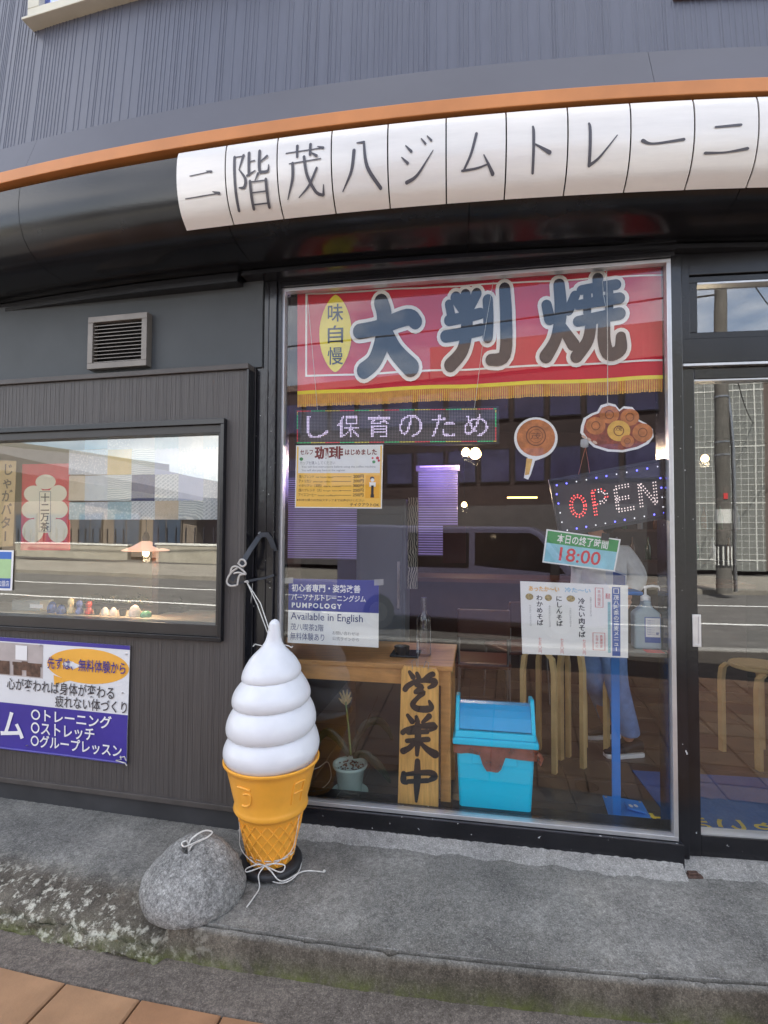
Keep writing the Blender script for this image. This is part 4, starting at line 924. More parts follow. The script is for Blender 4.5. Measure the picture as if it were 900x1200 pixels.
ell = [(.115 + .048 * math.copysign(abs(math.cos(a)) ** 1.35, math.cos(a)), .56 + .315 * math.sin(a) * (1 if True else 1)) for a in [2 * math.pi * k / 40 for k in range(40)]]
pr(bt, 'yellow_roundel', cyel, lambda mb: mb.add([bf(x, y, .004) for x, y in ell], [list(range(40))]))
pr(bt, 'lettering', cnavy, lambda mb: [put_text(mb, lambda x, y: bf(x, y, .0055), c_, .092, .138, .655 - .175 * i, .80 - .175 * i, .008, 'box') for i, c_ in enumerate('味自慢')])
W_ = .20
BIG = {
 'dai': [[(.06, .58, W_), (.40, .62, W_), (.80, .72, W_ * 1.1), (.92, .66, W_)], [(.40, .93, W_ * 1.1), (.45, .75, W_ * 1.15), (.42, .45, W_ * 1.2), (.30, .2, W_ * 1.1), (.13, .08, W_ * 1.1)], [(.47, .55, W_), (.62, .3, W_ * 1.1), (.85, .08, W_ * 1.25)]],
 'han': [[(.20, .90, 0.159), (.30, .76, 0.146)], [(.50, .93, 0.146), (.42, .78, 0.122)], [(.10, .62, 0.146), (.55, .68, 0.146)], [(.05, .42, 0.159), (.56, .48, 0.159)], [(.34, .93, 0.146), (.36, .55, 0.171), (.30, .25, 0.171), (.12, .06, 0.183)], [(.66, .84, 0.146), (.67, .60, 0.146), (.66, .38, 0.146)], [(.90, .97, 0.159), (.92, .6, 0.171), (.90, .15, 0.171), (.70, .10, 0.146)], [(.10, .82, 0.122), (.14, .64, 0.122)]],
 'yaki': [[(.06, .70, 0.134), (.10, .52, 0.146)], [(.42, .80, 0.122), (.34, .62, 0.122)], [(.22, .95, 0.146), (.24, .6, 0.159), (.18, .28, 0.146), (.05, .06, 0.171)], [(.26, .42, 0.122), (.40, .20, 0.159)], [(.50, .86, 0.122), (.92, .90, 0.134)], [(.70, .99, 0.134), (.70, .70, 0.122)], [(.46, .68, 0.122), (.96, .73, 0.146)], [(.57, .80, 0.098), (.57, .58, 0.098)], [(.84, .82, 0.098), (.84, .60, 0.098)], [(.46, .48, 0.134), (.96, .54, 0.159)], [(.62, .48, 0.134), (.58, .24, 0.146), (.44, .05, 0.159)], [(.78, .50, 0.146), (.78, .22, 0.159), (.84, .06, 0.159), (.97, .10, 0.159), (.98, .26, 0.122)]],
}
for ch, x0, x1, y0, y1 in (('dai', .175, .365, .20, .83), ('han', .425, .615, .22, .86), ('yaki', .695, .900, .25, .89)):
    pr(bt, 'letter_outline', cwhite, lambda mb: strokes(mb, lambda x, y, l_=0: bf(x, y, .0055 + l_), BIG[ch], x0, x1, y0, y1, grow=.10, lift=.00005))
    pr(bt, 'letter', cnavy, lambda mb: strokes(mb, lambda x, y, l_=0: bf(x, y, .0095 + l_), BIG[ch], x0, x1, y0, y1, lift=.00006))
gold = pmat('gold_fringe', rgb(222, 165, 62), rough=.6, var=.12, scale=30)
pr(bt, 'yellow_braid', cyel, wrect(bf, 0, 1, .075, .105, .003, 60))
def fringe(mb):
    n = 170
    for i in range(n):
        a = i / n; sheet(mb, bf, a, a + .0044, -.02 - .006 * random.random(), .078, .0016, .0032)
o = pr(bt, 'fringe', gold, fringe); stuff(o)
for x in (.24, .55, .86, .97): pr(bt, 'hanging_tab', cwhite, lambda mb: sheet(mb, bf, x - .006, x + .006, .965, 1.03, .001, .003))

# LED ticker
ledcase = pmat('led_case', (.02, .022, .022), rough=.4); ledoff = pmat('led_off', rgb(112, 106, 112), rough=.4, var=.05)
lt, lf = card('led_ticker', 'long black LED ticker sign with pale dotted characters hanging under the red banner', 'LED sign', [(345, 479), (585, 476), (585, 520), (345, 522)], -.12, ledcase, th=.05)
ledm = {'w': pmat('led_white', (.62, .54, .68), emit=(.80, .66, 1.0), es=.26), 'r': pmat('led_red', (.9, .1, .1), emit=(1, .08, .12), es=.14), 'g': pmat('led_green', (.1, .8, .3), emit=(.05, .8, .25), es=.10), 'y': pmat('led_yellow', (.8, .7, .1), emit=(.9, .75, .15), es=.12)}
def raster(strs, nx, ny, boxes, bold=0.0):
    mb = MB(); mb.norm = False
    for s_, (x0, x1, y0, y1) in zip(strs, boxes): put_text(mb, lambda x, y: Vector((x, y, 0)), s_, x0, x1, y0, y1, bold)
    bv = BVHTree.FromPolygons([tuple(v) for v in mb.v], mb.f); res = set()
    for i in range(nx):
        for j in range(ny):
            if bv.ray_cast(Vector(((i + .5) / nx, (j + .5) / ny, 1)), Vector((0, 0, -1)))[0] is not None: res.add((i, j))
    return res
NXL, NYL = 132, 23
lit = raster('し保育のため', NXL, NYL, [(.055 + .158 * i, .055 + .158 * i + .115, .16, .84) for i in range(6)])
groups_ = {'w': MB(), 'r': MB(), 'g': MB(), 'y': MB(), 'o': MB()}
for i in range(NXL):
    for j in range(NYL):
        c_ = 'o'
        if (i, j) in lit: c_ = 'w'
        if j in (0, NYL - 1) or i in (0, NXL - 1): c_ = ('r', 'g', 'y')[((i if j in (0, NYL - 1) else j) // 10 + (1 if j == 0 else 0)) % 3]
        x, y = .012 + .976 * (i + .5) / NXL, .05 + .90 * (j + .5) / NYL; hx, hy = (.0024, .0125) if c_ in 'wo' else (.0020, .010)
        groups_[c_].quad(lf(x - hx, y - hy, .001), lf(x + hx, y - hy, .001), lf(x + hx, y + hy, .001), lf(x - hx, y + hy, .001))
for c_, nm in (('w', 'text_leds'), ('r', 'red_border_leds'), ('g', 'green_border_leds'), ('y', 'yellow_border_leds'), ('o', 'unlit_leds')): stuff(groups_[c_].build(nm, ledoff if c_ == 'o' else ledm[c_], lt))
def string(pts, o, r, mat, name, lab, cat='string', F=C, par=None, group=None):
    mb = MB(); mb.tube([F.P(*F.uz(x, y, o), o) for x, y in pts], r, 6); ob = mb.build(name, mat, par, smooth=True)
    if par is None: tag(ob, lab, cat, group)
    return ob
string([(360, 344), (366, 410), (372, 480)], -.058, .0012, ropem, 'hanging_string', '', par=lt); string([(578, 330), (566, 400), (556, 478)], -.058, .0012, ropem, 'hanging_string', '', par=lt)

# coffee menu
yel = pmat('menu_yellow', rgb(246, 196, 84), rough=.4, var=.02); maroon = pmat('menu_maroon', rgb(120, 40, 40), rough=.5, var=0)
t, f = card('coffee_menu_poster', 'yellow and white coffee price list taped inside the glass under the LED ticker', 'poster', [(347, 522), (449, 521), (447.5, 596), (345.5, 595)], -.045, yel)
pr(t, 'white_heading', paper, rect(f, .03, .97, .555, .985, .0004)); pr(t, 'white_edge', white, outline(f, 0, 1, 0, 1, .012, .0003, .016))
pr(t, 'heading', maroon, multi(T_(f, 'セルフ', .05, .20, .85, .93, bold=.02), T_(f, '珈琲', .22, .55, .77, .98, bold=.035), T_(f, 'はじめました', .57, .93, .84, .93, bold=.03)))
pr(t, 'small_text', inkg, multi(T_(f, 'カップを購入してください', .05, .46, .69, .745), T_(f, 'You will find instructions before using the coffee machine', .07, .92, .63, .672), T_(f, 'You will also pay here at the register', .07, .58, .575, .615)))
rows = [('茂八ブレンド', 'our house blend', '200円'), ('アメリカン', 'american coffee', '200円'), ('イタリアン（深煎）', 'dark roast', '300円'), ('茂八ブレンド（大）', 'large blend', '250円'), ('アイスコーヒー', 'iced coffee', '250円')]
def rws(mb):
    for i, (a_, b_, c_) in enumerate(rows):
        y = .475 - .073 * i; wl = len(a_) * .03; T_(f, a_, .04, .04 + wl, y, y + .05)(mb); T_(f, b_, .06 + wl, .16 + wl + .1, y + .005, y + .03)(mb); T_(f, c_, .67, .79, y, y + .055, bold=.012)(mb); rect(f, .3 + wl * .8, .65, y + .018, y + .024, .0006)(mb)
    T_(f, '※お持ち帰りの方はスタッフまでお声がけください', .02, .8, .105, .145)(mb); T_(f, 'テイクアウトOK', .64, .97, .03, .085, bold=.012)(mb)
pr(t, 'price_rows', inkbrown, rws)
pr(t, 'green_leaf', pmat('leaf_green', rgb(70, 140, 80), var=0), multi(ellipse(f, .065, .78, .022, .028), ellipse(f, .90, .73, .018, .024))); pr(t, 'red_flower', redprint, multi(ellipse(f, .94, .79, .018, .024, .0007), ellipse(f, .955, .75, .014, .02, .0008), ellipse(f, .885, .79, .012, .016, .0009)))
pr(t, 'waiter_panel', pmat('amber_print', rgb(240, 176, 40), var=0), rect(f, .81, .97, .16, .52, .0005))
pr(t, 'waiter_drawing', ink, multi(rect(f, .875, .905, .22, .36, .0008), rect(f, .87, .91, .17, .22, .0008), ellipse(f, .885, .47, .024, .03, .0007)))
pr(t, 'waiter_shirt', white, multi(rect(f, .855, .925, .34, .41, .0007), ellipse(f, .888, .445, .02, .028, .0010)))

# blue gym poster
t, f = card('gym_poster', 'blue and white bilingual gym poster taped inside the glass above the oak table', 'poster', [(338.5, 678), (444, 680), (443.5, 759), (337, 753)], -.045, paper)
pr(t, 'blue_panel', navy, rect(f, 0, 1, .51, 1, .0004))
pr(t, 'white_lettering', white, multi(T_(f, '初心者専門・姿勢改善', .035, .80, .80, .92, bold=.018), T_(f, 'パーソナルトレーニングジム', .035, .86, .665, .765, bold=.018), T_(f, 'PUMPOLOGY', .04, .60, .55, .63, bold=.035, spacing=1.35)))
pr(t, 'blue_lettering', navytext, multi(T_(f, 'Available in English', .03, .83, .33, .475, bold=.004), T_(f, '茂八喫茶2階', .03, .40, .20, .305), T_(f, '無料体験あり', .03, .41, .05, .165)))
pr(t, 'small_lettering', inkg, multi(T_(f, 'お問い合わせは', .50, .79, .16, .215), T_(f, '公式ラインから', .50, .79, .075, .13)))
tape = pmat('clear_tape', (.7, .7, .68), rough=.3, alpha=.45)
for cx_, cy_ in ((.0, .97), (1.0, .97)): pr(t, 'tape', tape, lambda mb: mb.quad(f(cx_ - .05, cy_ - .05, .001), f(cx_ + .05, cy_ - .04, .001), f(cx_ + .05, cy_ + .05, .001), f(cx_ - .05, cy_ + .04, .001)))

# pancake paddle and pancake cloud cut-outs
pan = pmat('pancake_print', rgb(196, 120, 66), rough=.35, var=.2, scale=30); panl = pmat('pancake_light', rgb(226, 178, 84), rough=.35, var=.1, scale=30); pand = pmat('pancake_stamp', rgb(120, 70, 40), rough=.4, var=.05)
def cutout(name, label, pts, o, cat='cut-out'):
    vv = [C.uz(x, y, o) for x, y in pts]; cu_, cz_ = sum(v[0] for v in vv) / len(vv), min(v[1] for v in vv); t = thing(name, label, cat, C.P(cu_, cz_, o)); mb = MB(); mb.prism(C, vv, o - .003, o); mb.build('card', white, t); return t
def pxd(o, cx_, cy_, rx, ry, l, n=28, rot=0):
    return lambda mb: mb.add([C.P(*C.uz(cx_ + rx * math.cos(a) * math.cos(rot) - ry * math.sin(a) * math.sin(rot), cy_ + rx * math.cos(a) * math.sin(rot) + ry * math.sin(a) * math.cos(rot), o), o + l) for a in [2 * math.pi * k / n for k in range(n)]], [list(range(n))])
def pxring(o, cx_, cy_, r0, r1, l, n=28):
    return lambda mb: [mb.quad(*[C.P(*C.uz(cx_ + r * math.cos(a), cy_ + r * math.sin(a), o), o + l) for r, a in ((r0, 2 * math.pi * k / n), (r1, 2 * math.pi * k / n), (r1, 2 * math.pi * (k + 1) / n), (r0, 2 * math.pi * (k + 1) / n))]) for k in range(n)]
pp = [(628 + 25.5 * math.cos(a), 513.5 + 25 * math.sin(a)) for a in [rad(115 + 340 / 30 * i) for i in range(31)] if not (rad(98) < a % (2 * math.pi) < rad(112))]
pp = [(628 + 25.5 * math.cos(rad(d)), 513.5 + 24.5 * math.sin(rad(d))) for d in range(112, 112 + 330, 10)] + [(627, 540), (622, 556), (619, 562), (614, 560), (617, 541)]
PO = -.05
t = cutout('pancake_paddle', 'round brown pancake cut-out with a short pale handle stuck on the glass', pp, PO)
pr(t, 'pancake', pan, pxd(PO, 628, 513, 22.5, 21.5, .0008)); pr(t, 'handle', panl, lambda mb: mb.add([C.P(*C.uz(x, y, PO), PO + .0009) for x, y in ((617, 537), (624, 538), (620, 556), (615, 557))], [(3, 2, 1, 0)])); pr(t, 'stamp', pand, multi(pxring(PO, 628, 511, 10.5, 11.8, .0014), pxring(PO, 628, 511, 7.5, 8.1, .0014)))
pr(t, 'lettering', pand, lambda mb: put_text(mb, lambda x, y: C.P(*C.uz(622 + 12 * x, 515 - 8 * y, PO), PO + .0016), '茂', 0, 1, 0, 1))
cl = [(681, 499), (684, 490), (692, 485), (700, 482), (704, 475), (713, 472), (721, 474), (726, 480), (731, 476), (741, 477), (747, 484), (749, 492), (757, 496), (765, 503), (766, 512), (760, 520), (748, 526), (730, 530), (712, 529), (696, 524), (686, 515), (680, 507)]
t = cutout('pancake_cloud', 'cloud shaped cut-out showing six round filled pancakes, hung on a string under the banner', cl, PO)
pr(t, 'filling', pmat('red_bean', rgb(150, 70, 50), rough=.4, var=.3, scale=40), lambda mb: mb.add([C.P(*C.uz(723 + (x - 723) * .92, 503 + (y - 503) * .9, PO), PO + .0006) for x, y in cl], [list(range(len(cl)))[::-1]]))
for i, (x, y, r_, mt) in enumerate(((714, 486, 11.5, pan), (738, 489, 11, pan), (698, 499, 11.5, pan), (753, 507, 12, pan), (725, 505, 13.5, panl), (735, 517, 8, pan))):
    pr(t, 'pancake', mt, pxd(PO, x, y, r_, r_ * .9, .0009 + .0003 * i)); pr(t, 'stamp', pand, pxring(PO, x, y, r_ * .38, r_ * .46, .0030))
pr(t, 'lettering', pand, lambda mb: put_text(mb, lambda x, y: C.P(*C.uz(721 + 8 * x, 505 - 5 * y, PO), PO + .0034), '茂', 0, 1, 0, 1))
for x in (684, 690, 697): pr(t, 'bean', pmat('cream_bean', rgb(225, 190, 170), var=.1), pxd(PO, x, 512 + (x - 684) * .5, 3, 1.6, .0029, 12, .5))
string([(711, 318), (712, 400), (712, 474)], -.042, .0016, ropem, 'hanging_string', '', par=t); string([(711, 318), (706, 330), (707, 345), (710, 360)], -.041, .0010, ropem, 'loose_string', '', par=t)
m = MB(); a = C.uz(685, 520, -.041); m.lathe(C.P(a[0], a[1] - .02, -.041), [(.006, 0), (.018, .005), (.02, .02), (.018, .04), (.005, .044)], 16, 1, .35); tag(m.build('suction_cup', pmat('clear_plastic', (.7, .72, .75), rough=.1, alpha=.5), smooth=True), 'small clear suction hook on the glass at the left end of the pancake cloud', 'hook')

# OPEN board
t, f = card('open_led_board', 'tilted dark rectangular LED board spelling OPEN in dots, hung inside the glass', 'LED sign', [(643, 562), (778, 537), (784, 607), (656, 630)], -.09, pmat('led_board', rgb(66, 66, 74), rough=.3, var=.06, scale=3), th=.025)
pr(t, 'board_frame', pmat('led_board_frame', rgb(48, 50, 56), rough=.3), multi(*[lambda mb, a=a: sheet(mb, f, *a, .0002, .006) for a in ((0, 1, 0, .06), (0, 1, .94, 1), (0, .03, .06, .94), (.97, 1, .06, .94))]))
lit = sorted(raster(['O', 'P', 'E', 'N'], 60, 24, [(.10, .28, .24, .74), (.32, .48, .24, .74), (.53, .69, .24, .74), (.73, .90, .24, .74)], .03)); lit = set(lit)
edge = [(i, j) for i, j in lit if any((i + a, j + b) not in lit for a, b in ((1, 0), (-1, 0), (0, 1), (0, -1)))]
def dots(mb, pts, hx=.0062, hy=.013):
    for x, y in pts: mb.add([f(x + hx * math.cos(a), y + hy * math.sin(a), .003) for a in [math.pi * k / 3 for k in range(6)]], [list(range(6))])
def walk(pl, off, step, ay):
    res = []; acc = 0
    for (xa, ya), (xb, yb) in zip(pl[:-1], pl[1:]):
        dx, dy = xb - xa, (yb - ya) * ay; ln = math.hypot(dx, dy); nx_, ny_ = -dy / ln, dx / ln; d = step - acc if acc else 0
        while d <= ln: res.append((xa + (xb - xa) * d / ln + nx_ * off, ya + (yb - ya) * d / ln + ny_ * off / ay)); d += step
        acc = ln - (d - step)
    return res
AY = .5
LET = [[(.215 + .062 * math.cos(2 * math.pi * k / 24), .47 + .17 * math.sin(2 * math.pi * k / 24)) for k in range(25)],
       [(.36, .27), (.36, .66)], [(.36, .66), (.44, .66), (.475, .60), (.475, .52), (.44, .46), (.36, .46)],
       [(.70, .27), (.56, .27), (.56, .66), (.70, .66)], [(.56, .465), (.68, .465)], [(.77, .27), (.77, .66), (.90, .27), (.90, .66)]]
E_ = [p for pl in LET for s_ in (-.0105, .0105) for p in walk(pl, s_, .0265, AY)]
stuff(pr(t, 'red_letter_leds', pmat('led_dot_red', (.7, .06, .06), emit=(1, .10, .10), es=.5), lambda mb: dots(mb, [p for p in E_ if p[0] < .38 or (p[0] < .5 and random.random() < .3)])))
stuff(pr(t, 'pale_letter_leds', pmat('led_dot_pale', (.8, .7, .7), emit=(.9, .75, .75), es=.22), lambda mb: dots(mb, [p for p in E_ if p[0] >= .40])))
bo = [(.06 + .088 * i, .88) for i in range(11)] + [(.08 + .088 * i, .10) for i in range(11)] + [(.045, .25 + .16 * i) for i in range(4)] + [(.955, .2 + .16 * i) for i in range(4)]
pr(t, 'blue_border_leds', pmat('led_dot_blue', (.2, .2, 1), emit=(.12, .12, 1), es=1.0), lambda mb: dots(mb, [p for i, p in enumerate(bo) if (i // 2) % 2 == 0], .008, .016)); pr(t, 'white_border_leds', pmat('led_dot_white', (.8, .8, .8), emit=(.8, .8, .9), es=.25), lambda mb: dots(mb, [p for i, p in enumerate(bo) if (i // 2) % 2]))
string([(686, 524), (682, 540), (678, 556)], -.08, .0012, pmat('copper_cord', rgb(170, 100, 80)), 'hanging_cord', '', par=t); string([(686, 524), (689, 540), (691, 554)], -.08, .0012, MATS['copper_cord'], 'hanging_cord', '', par=t)

# closing time sign
green = pmat('sign_green', rgb(60, 150, 84), rough=.4, var=.03); lblue = pmat('sign_light_blue', rgb(150, 205, 222), rough=.4, var=.1, scale=14)
t, f = card('closing_time_sign', 'green and pale blue closing time card reading 18:00, clipped below the OPEN board', 'sign', [(640.5, 620), (727.5, 632), (720.5, 670), (635.5, 659)], -.06, white)
pr(t, 'green_band', green, rect(f, .02, .98, .60, .96, .0004)); pr(t, 'blue_field', lblue, rect(f, .02, .98, .04, .60, .0004))
pr(t, 'heading', white, T_(f, '本日の終了時間', .16, .85, .64, .92, bold=.018)); pr(t, 'time', pmat('time_red', rgb(214, 60, 70), var=0), T_(f, '18:00', .22, .78, .12, .53, bold=.012))
pr(t, 'bulldog_clip', ink, lambda mb: sheet(mb, f, .74, .84, .90, 1.12, .001, .008))

# soba menu
t, f = card('soba_menu_poster', 'white soba menu sheet with brush lettering in columns and a blue title strip', 'poster', [(609.5, 681), (736, 686), (736, 771), (612, 766)], -.045, paper)
bs = pmat('menu_blue', rgb(58, 88, 160), rough=.4, var=.03); pr(t, 'blue_strip', bs, rect(f, .855, .93, .02, .97, .0004)); pr(t, 'title', white, lambda mb: (vtext(mb, lambda x, y: f(x, y, .0008), '茂八喫茶の蕎麦メニュー', .8925, .05, .86, .071, .012), outline(f, .868, .917, .88, .95, .006, .0008)(mb)))
pr(t, 'brush_columns', ink, lambda mb: (vtext(mb, lambda x, y: f(x, y, .0006), '冷たい肉そば', .575, .062, .80, .092, .022), vtext(mb, lambda x, y: f(x, y, .0006), 'にしんそば', .365, .06, .82, .086, .022), vtext(mb, lambda x, y: f(x, y, .0006), 'わかめそば', .18, .06, .82, .086, .022)))
pr(t, 'warm_heading', pmat('menu_orange', rgb(226, 176, 90), var=0), T_(f, 'あったか〜い', .08, .37, .87, .94, bold=.03)); pr(t, 'cool_heading', pmat('menu_cool', rgb(150, 190, 215), var=0), T_(f, '冷た〜い', .42, .66, .87, .94, bold=.03))
pr(t, 'bowl_picture', pmat('bowl_brown', rgb(170, 150, 90), var=.3, scale=120), multi(ellipse(f, .085, .79, .038, .045, .0007), ellipse(f, .265, .785, .034, .045, .0007), ellipse(f, .475, .785, .04, .045, .0007)))
pr(t, 'prices', redprint, lambda mb: [vtext(mb, lambda x, y: f(x, y, .0006), '七五〇円', xx, .032, .235, .055) for xx in (.175, .385, .595)])
pr(t, 'red_boxes', redprint, multi(outline(f, .70, .775, .68, .95, .005, .0006), outline(f, .675, .79, .09, .33, .005, .0006), lambda mb: (vtext(mb, lambda x, y: f(x, y, .0006), '平日限定', .737, .03, .92, .055), vtext(mb, lambda x, y: f(x, y, .0006), '数量限定', .755, .028, .30, .045), vtext(mb, lambda x, y: f(x, y, .0006), 'お早めに', .715, .028, .30, .045)), T_(f, '蕎麦', .795, .84, .80, .88)))
pr(t, 'fine_print', inkg, lambda mb: [vtext(mb, lambda x, y: f(x, y, .0006), s_, xx, .02, yy, .03) for s_, xx, yy in (('わかめたっぷりのそば', .09, .68), ('あたたかいにしんそば', .275, .68), ('つめたいおそばです', .47, .66), ('お肉たっぷりのそば', .66, .82))])
pr(t, 'side_note', pmat('note_teal', rgb(150, 195, 200), var=0), rect(f, .815, .842, .06, .76, .0004)); pr(t, 'side_lettering', inkg, lambda mb: vtext(mb, lambda x, y: f(x, y, .0007), 'すべてのおそばに天ぷらが付けられます', .828, .02, .75, .037))

# wooden plank sign 営業中
plm = pmat('plank_wood', rgb(222, 172, 96), rough=.5, var=.16, scale=9, stretch=(7, 7, .7), bump=.12, bscale=30)
q = quadmap(C, [(470.5, 780), (514, 784), (513.5, 949), (466, 944)], -.115)
t = thing('plank_sign', 'upright wooden plank sign with three black brush characters leaning by the oak table leg', 'sign', q(.5, 0))
m = MB(); b8 = [(.0, .0), (1, .0), (1, .97), (.93, 1.0), (.07, 1.0), (0, .97)]
m.add([q(x, y, -.02) for x, y in b8] + [q(x, y, 0) for x, y in b8], [list(range(6))[::-1], list(range(6, 12))] + [(i, (i + 1) % 6, 6 + (i + 1) % 6, 6 + i) for i in range(6)]); m.build('plank', plm, t, bevel=.0015)
EI = [[(.16, .98, .05), (.27, .86, .10)], [(.40, .96, .06), (.45, .86, .09)], [(.90, .98, .10), (.78, .93, .09), (.62, .83, .04)], [(.03, .52, .10), (.12, .62, .10), (.35, .74, .08), (.65, .80, .08), (.95, .80, .13), (.93, .70, .09), (.78, .62, .04)],
 [(.38, .66, .06), (.55, .62, .10), (.36, .48, .06)], [(.36, .47, .06), (.60, .48, .10), (.44, .34, .07), (.28, .15, .10), (.42, .05, .12), (.74, .06, .14), (.86, .13, .11), (.80, .27, .03)]]
GY = [[(.13, .96, .05), (.27, .82, .10)], [(.40, .94, .05), (.44, .83, .09)], [(.80, .99, .10), (.60, .82, .04)], [(-.01, .52, .09), (.12, .60, .08), (.45, .70, .07), (.95, .76, .14), (.84, .65, .05)], [(.16, .53, .07), (.74, .60, .08)], [(.13, .32, .07), (.77, .41, .09)],
 [(.45, .74, .12), (.46, .4, .12), (.44, .0, .05)], [(.36, .30, .08), (.2, .15, .09), (.02, .06, .12)], [(.55, .30, .05), (.75, .16, .11), (.98, .06, .17)]]
CH = [[(.05, .66, .08), (.05, .48, .12), (.14, .43, .05)], [(.06, .63, .05), (.45, .70, .08), (.86, .74, .11), (.97, .65, .12), (.78, .53, .04)], [(.20, .47, .07), (.76, .54, .08)], [(.46, 1.0, .09), (.46, .6, .14), (.45, .3, .10), (.44, .0, .02)]]
for st, y0, y1 in ((EI, .69, .965), (GY, .375, .66), (CH, .045, .33)):
    pr(t, 'brush_character', ink, lambda mb: strokes(mb, lambda x, y, l_=0: q(x, y, .0012 + l_), st, .09, .93, y0, y1, grow=.05, lift=.00006, asp=.85))
m = MB(); m.tube([q(.3, .985, .001), q(.28, 1.04, .004), q(.38, 1.06, .006), q(.42, 1.01, .004)], .0018, 6); m.tube([q(.60, 1.0, .001), q(.66, 1.05, .006), q(.74, 1.04, .006), q(.72, .99, .003)], .0018, 6); m.build('wire_hook', steel, t, smooth=True)
m = MB(); m.tube([q(.45, 1.0, .003), q(.45, 1.2, .02)], .0011, 5); m.build('string', ropem, t)

_tube0 = MB.tube
def rope(mb, pts, r, n=7):
    mb.tube([Vector(p) for p in catmull([tuple(p) for p in pts], 6)], r, n)
# ================================================================== SOFT SERVE FIGURE
ic = gz(317, 1012); ic.z = 0
t = thing('ice_cream_figure', 'large plastic soft serve ice cream in an orange waffle cone before the window', 'ice cream figure', (ic.x, ic.y, 0))
cream = pmat('cream_plastic', (.72, .735, .765), rough=.28, var=.03, scale=9, bump=.04, bscale=9, coat=.1)
conem = pmat('cone_plastic', rgb(244, 174, 62), rough=.34, var=.07, scale=5, bump=.03, bscale=60, coat=.15)
env = [(.466, .203), (.49, .212), (.525, .2155), (.60, .207), (.653, .199), (.71, .187), (.767, .174), (.81, .155), (.84, .141), (.876, .128), (.90, .115), (.923, .098), (.94, .080), (.96, .058), (.981, .042), (1.0, .035), (1.04, .029), (1.075, .024), (1.088, .014), (1.094, .0)]
def ev(z):
    for (a, ra), (b, rb_) in zip(env[:-1], env[1:]):
        if z <= b: k = (z - a) / (b - a); return ra + (rb_ - ra) * max(0, k)
    return 0
def esm(z): return (ev(max(.466, z - .012)) + ev(z) + ev(min(1.094, z + .012))) / 3 if z < 1.06 else ev(z)
m = MB(); nA = 96; nZ = 190; vs = []
brk = [.39, .52, .65, .77, .88, .98]          # crease heights at the reference angle, one turn apart
for j in range(nZ + 1):
    z = .466 + (1.0938 - .466) * j / nZ
    for i in range(nA):
        a = 2 * math.pi * i / nA; sh = i / nA; sh = .5 + .5 * (.35 * (2 * sh - 1) + .65 * (2 * sh - 1) ** 3)
        # helix: crease height climbs by one step per turn
        tz_ = z
        br = [brk[k] + (brk[k + 1] - brk[k]) * sh * 1.0 for k in range(len(brk) - 1)]
        br = [brk[0] - .13 + .13 * sh] + br
        fr_ = None
        for k in range(len(br) - 1):
            if br[k] <= tz_ < br[k + 1]: fr_ = (tz_ - br[k]) / (br[k + 1] - br[k])
        r = esm(z)
        if fr_ is not None:
            bulge = (math.sin(math.pi * min(1, fr_ ** .8))) ** .55; fade = max(0, min(1, (.91 - z) / .05)); r *= 1 - .135 * (1 - bulge) * fade * (.6 + .4 * min(1, r / .15))
        twist = .008 * math.sin(a * 2 + z * 30) * max(0, min(1, (z - .9) / .05)) * (r / .04 if r < .04 else 1) * .5
        r += twist * .5; lean = .004 * max(0, z - .95) / .1
        vs.append(Vector((ic.x + r * math.cos(a + 1.0) + lean, ic.y + r * math.sin(a + 1.0), z)))
m.add(vs, [(j * nA + i, j * nA + (i + 1) % nA, (j + 1) * nA + (i + 1) % nA, (j + 1) * nA + i) for j in range(nZ) for i in range(nA)])
m.build('cream_swirl', cream, t, smooth=True)
cp = [(.085, .028), (.094, .028), (.100, .034), (.112, .10), (.128, .17), (.142, .238), (.150, .252), (.160, .258), (.166, .268), (.163, .282), (.160, .292), (.172, .34), (.184, .392), (.196, .44), (.203, .458), (.209, .463), (.2145, .469), (.2145, .476), (.208, .479), (.204, .474), (.19, .465)]
m = MB(); m.lathe((ic.x, ic.y, 0), cp, 72); cone = m.build('cone', conem, t, smooth=True)
def crad(z):
    c2 = [(r, zz) for r, zz in cp[2:19]]
    for (r0, z0), (r1, z1) in zip(c2[:-1], c2[1:]):
        if z0 <= z <= z1: return r0 + (r1 - r0) * (z - z0) / max(1e-6, z1 - z0)
    return .1
m = MB()
for s_ in (-1, 1):
    for k in range(17):
        pts = []
        for i in range(25):
            z = .042 + .190 * i / 24; a = 2 * math.pi * k / 17 + s_ * (z - .04) * 5.6; r = crad(z) + .0014; pts.append((ic.x + r * math.cos(a), ic.y + r * math.sin(a), z))
        m.tube(pts, .0036, 6)
m.build('waffle_ribs', conem, cone, smooth=True)
# raised lettering ribbon on the upper cone band
def cmap(a0, a1, z0, z1):
    def f(x, y, l_=0.0):
        z = z0 + (z1 - z0) * y; a = a0 + (a1 - a0) * x; r = crad(z) + .0012 + l_; return Vector((ic.x + r * math.cos(a), ic.y + r * math.sin(a), z))
    return f
for a0, st in ((rad(-128), [[(.1, .85, .10), (.5, .86, .10), (.9, .82, .10)], [(.2, .12, .12), (.55, .14, .12), (.85, .3, .12), (.88, .6, .12), (.7, .66, .12), (.45, .6, .10)]]), (rad(-52), [[(.15, .1, .12), (.15, .5, .10), (.18, .9, .12)], [(.18, .9, .12), (.55, .92, .10), (.85, .9, .12)], [(.85, .9, .12), (.85, .5, .10), (.85, .1, .12)], [(.2, .5, .10), (.5, .52, .1), (.8, .5, .10)]])):
    for q_ in st:
        m = MB(); cf = cmap(a0, a0 + .42, .315, .43); pp_ = catmull([(x, y) for x, y, w_ in q_], 6); m.tube([cf(x, y) for x, y in pp_], .0048, 8); m.build('raised_letter', conem, cone, smooth=True)
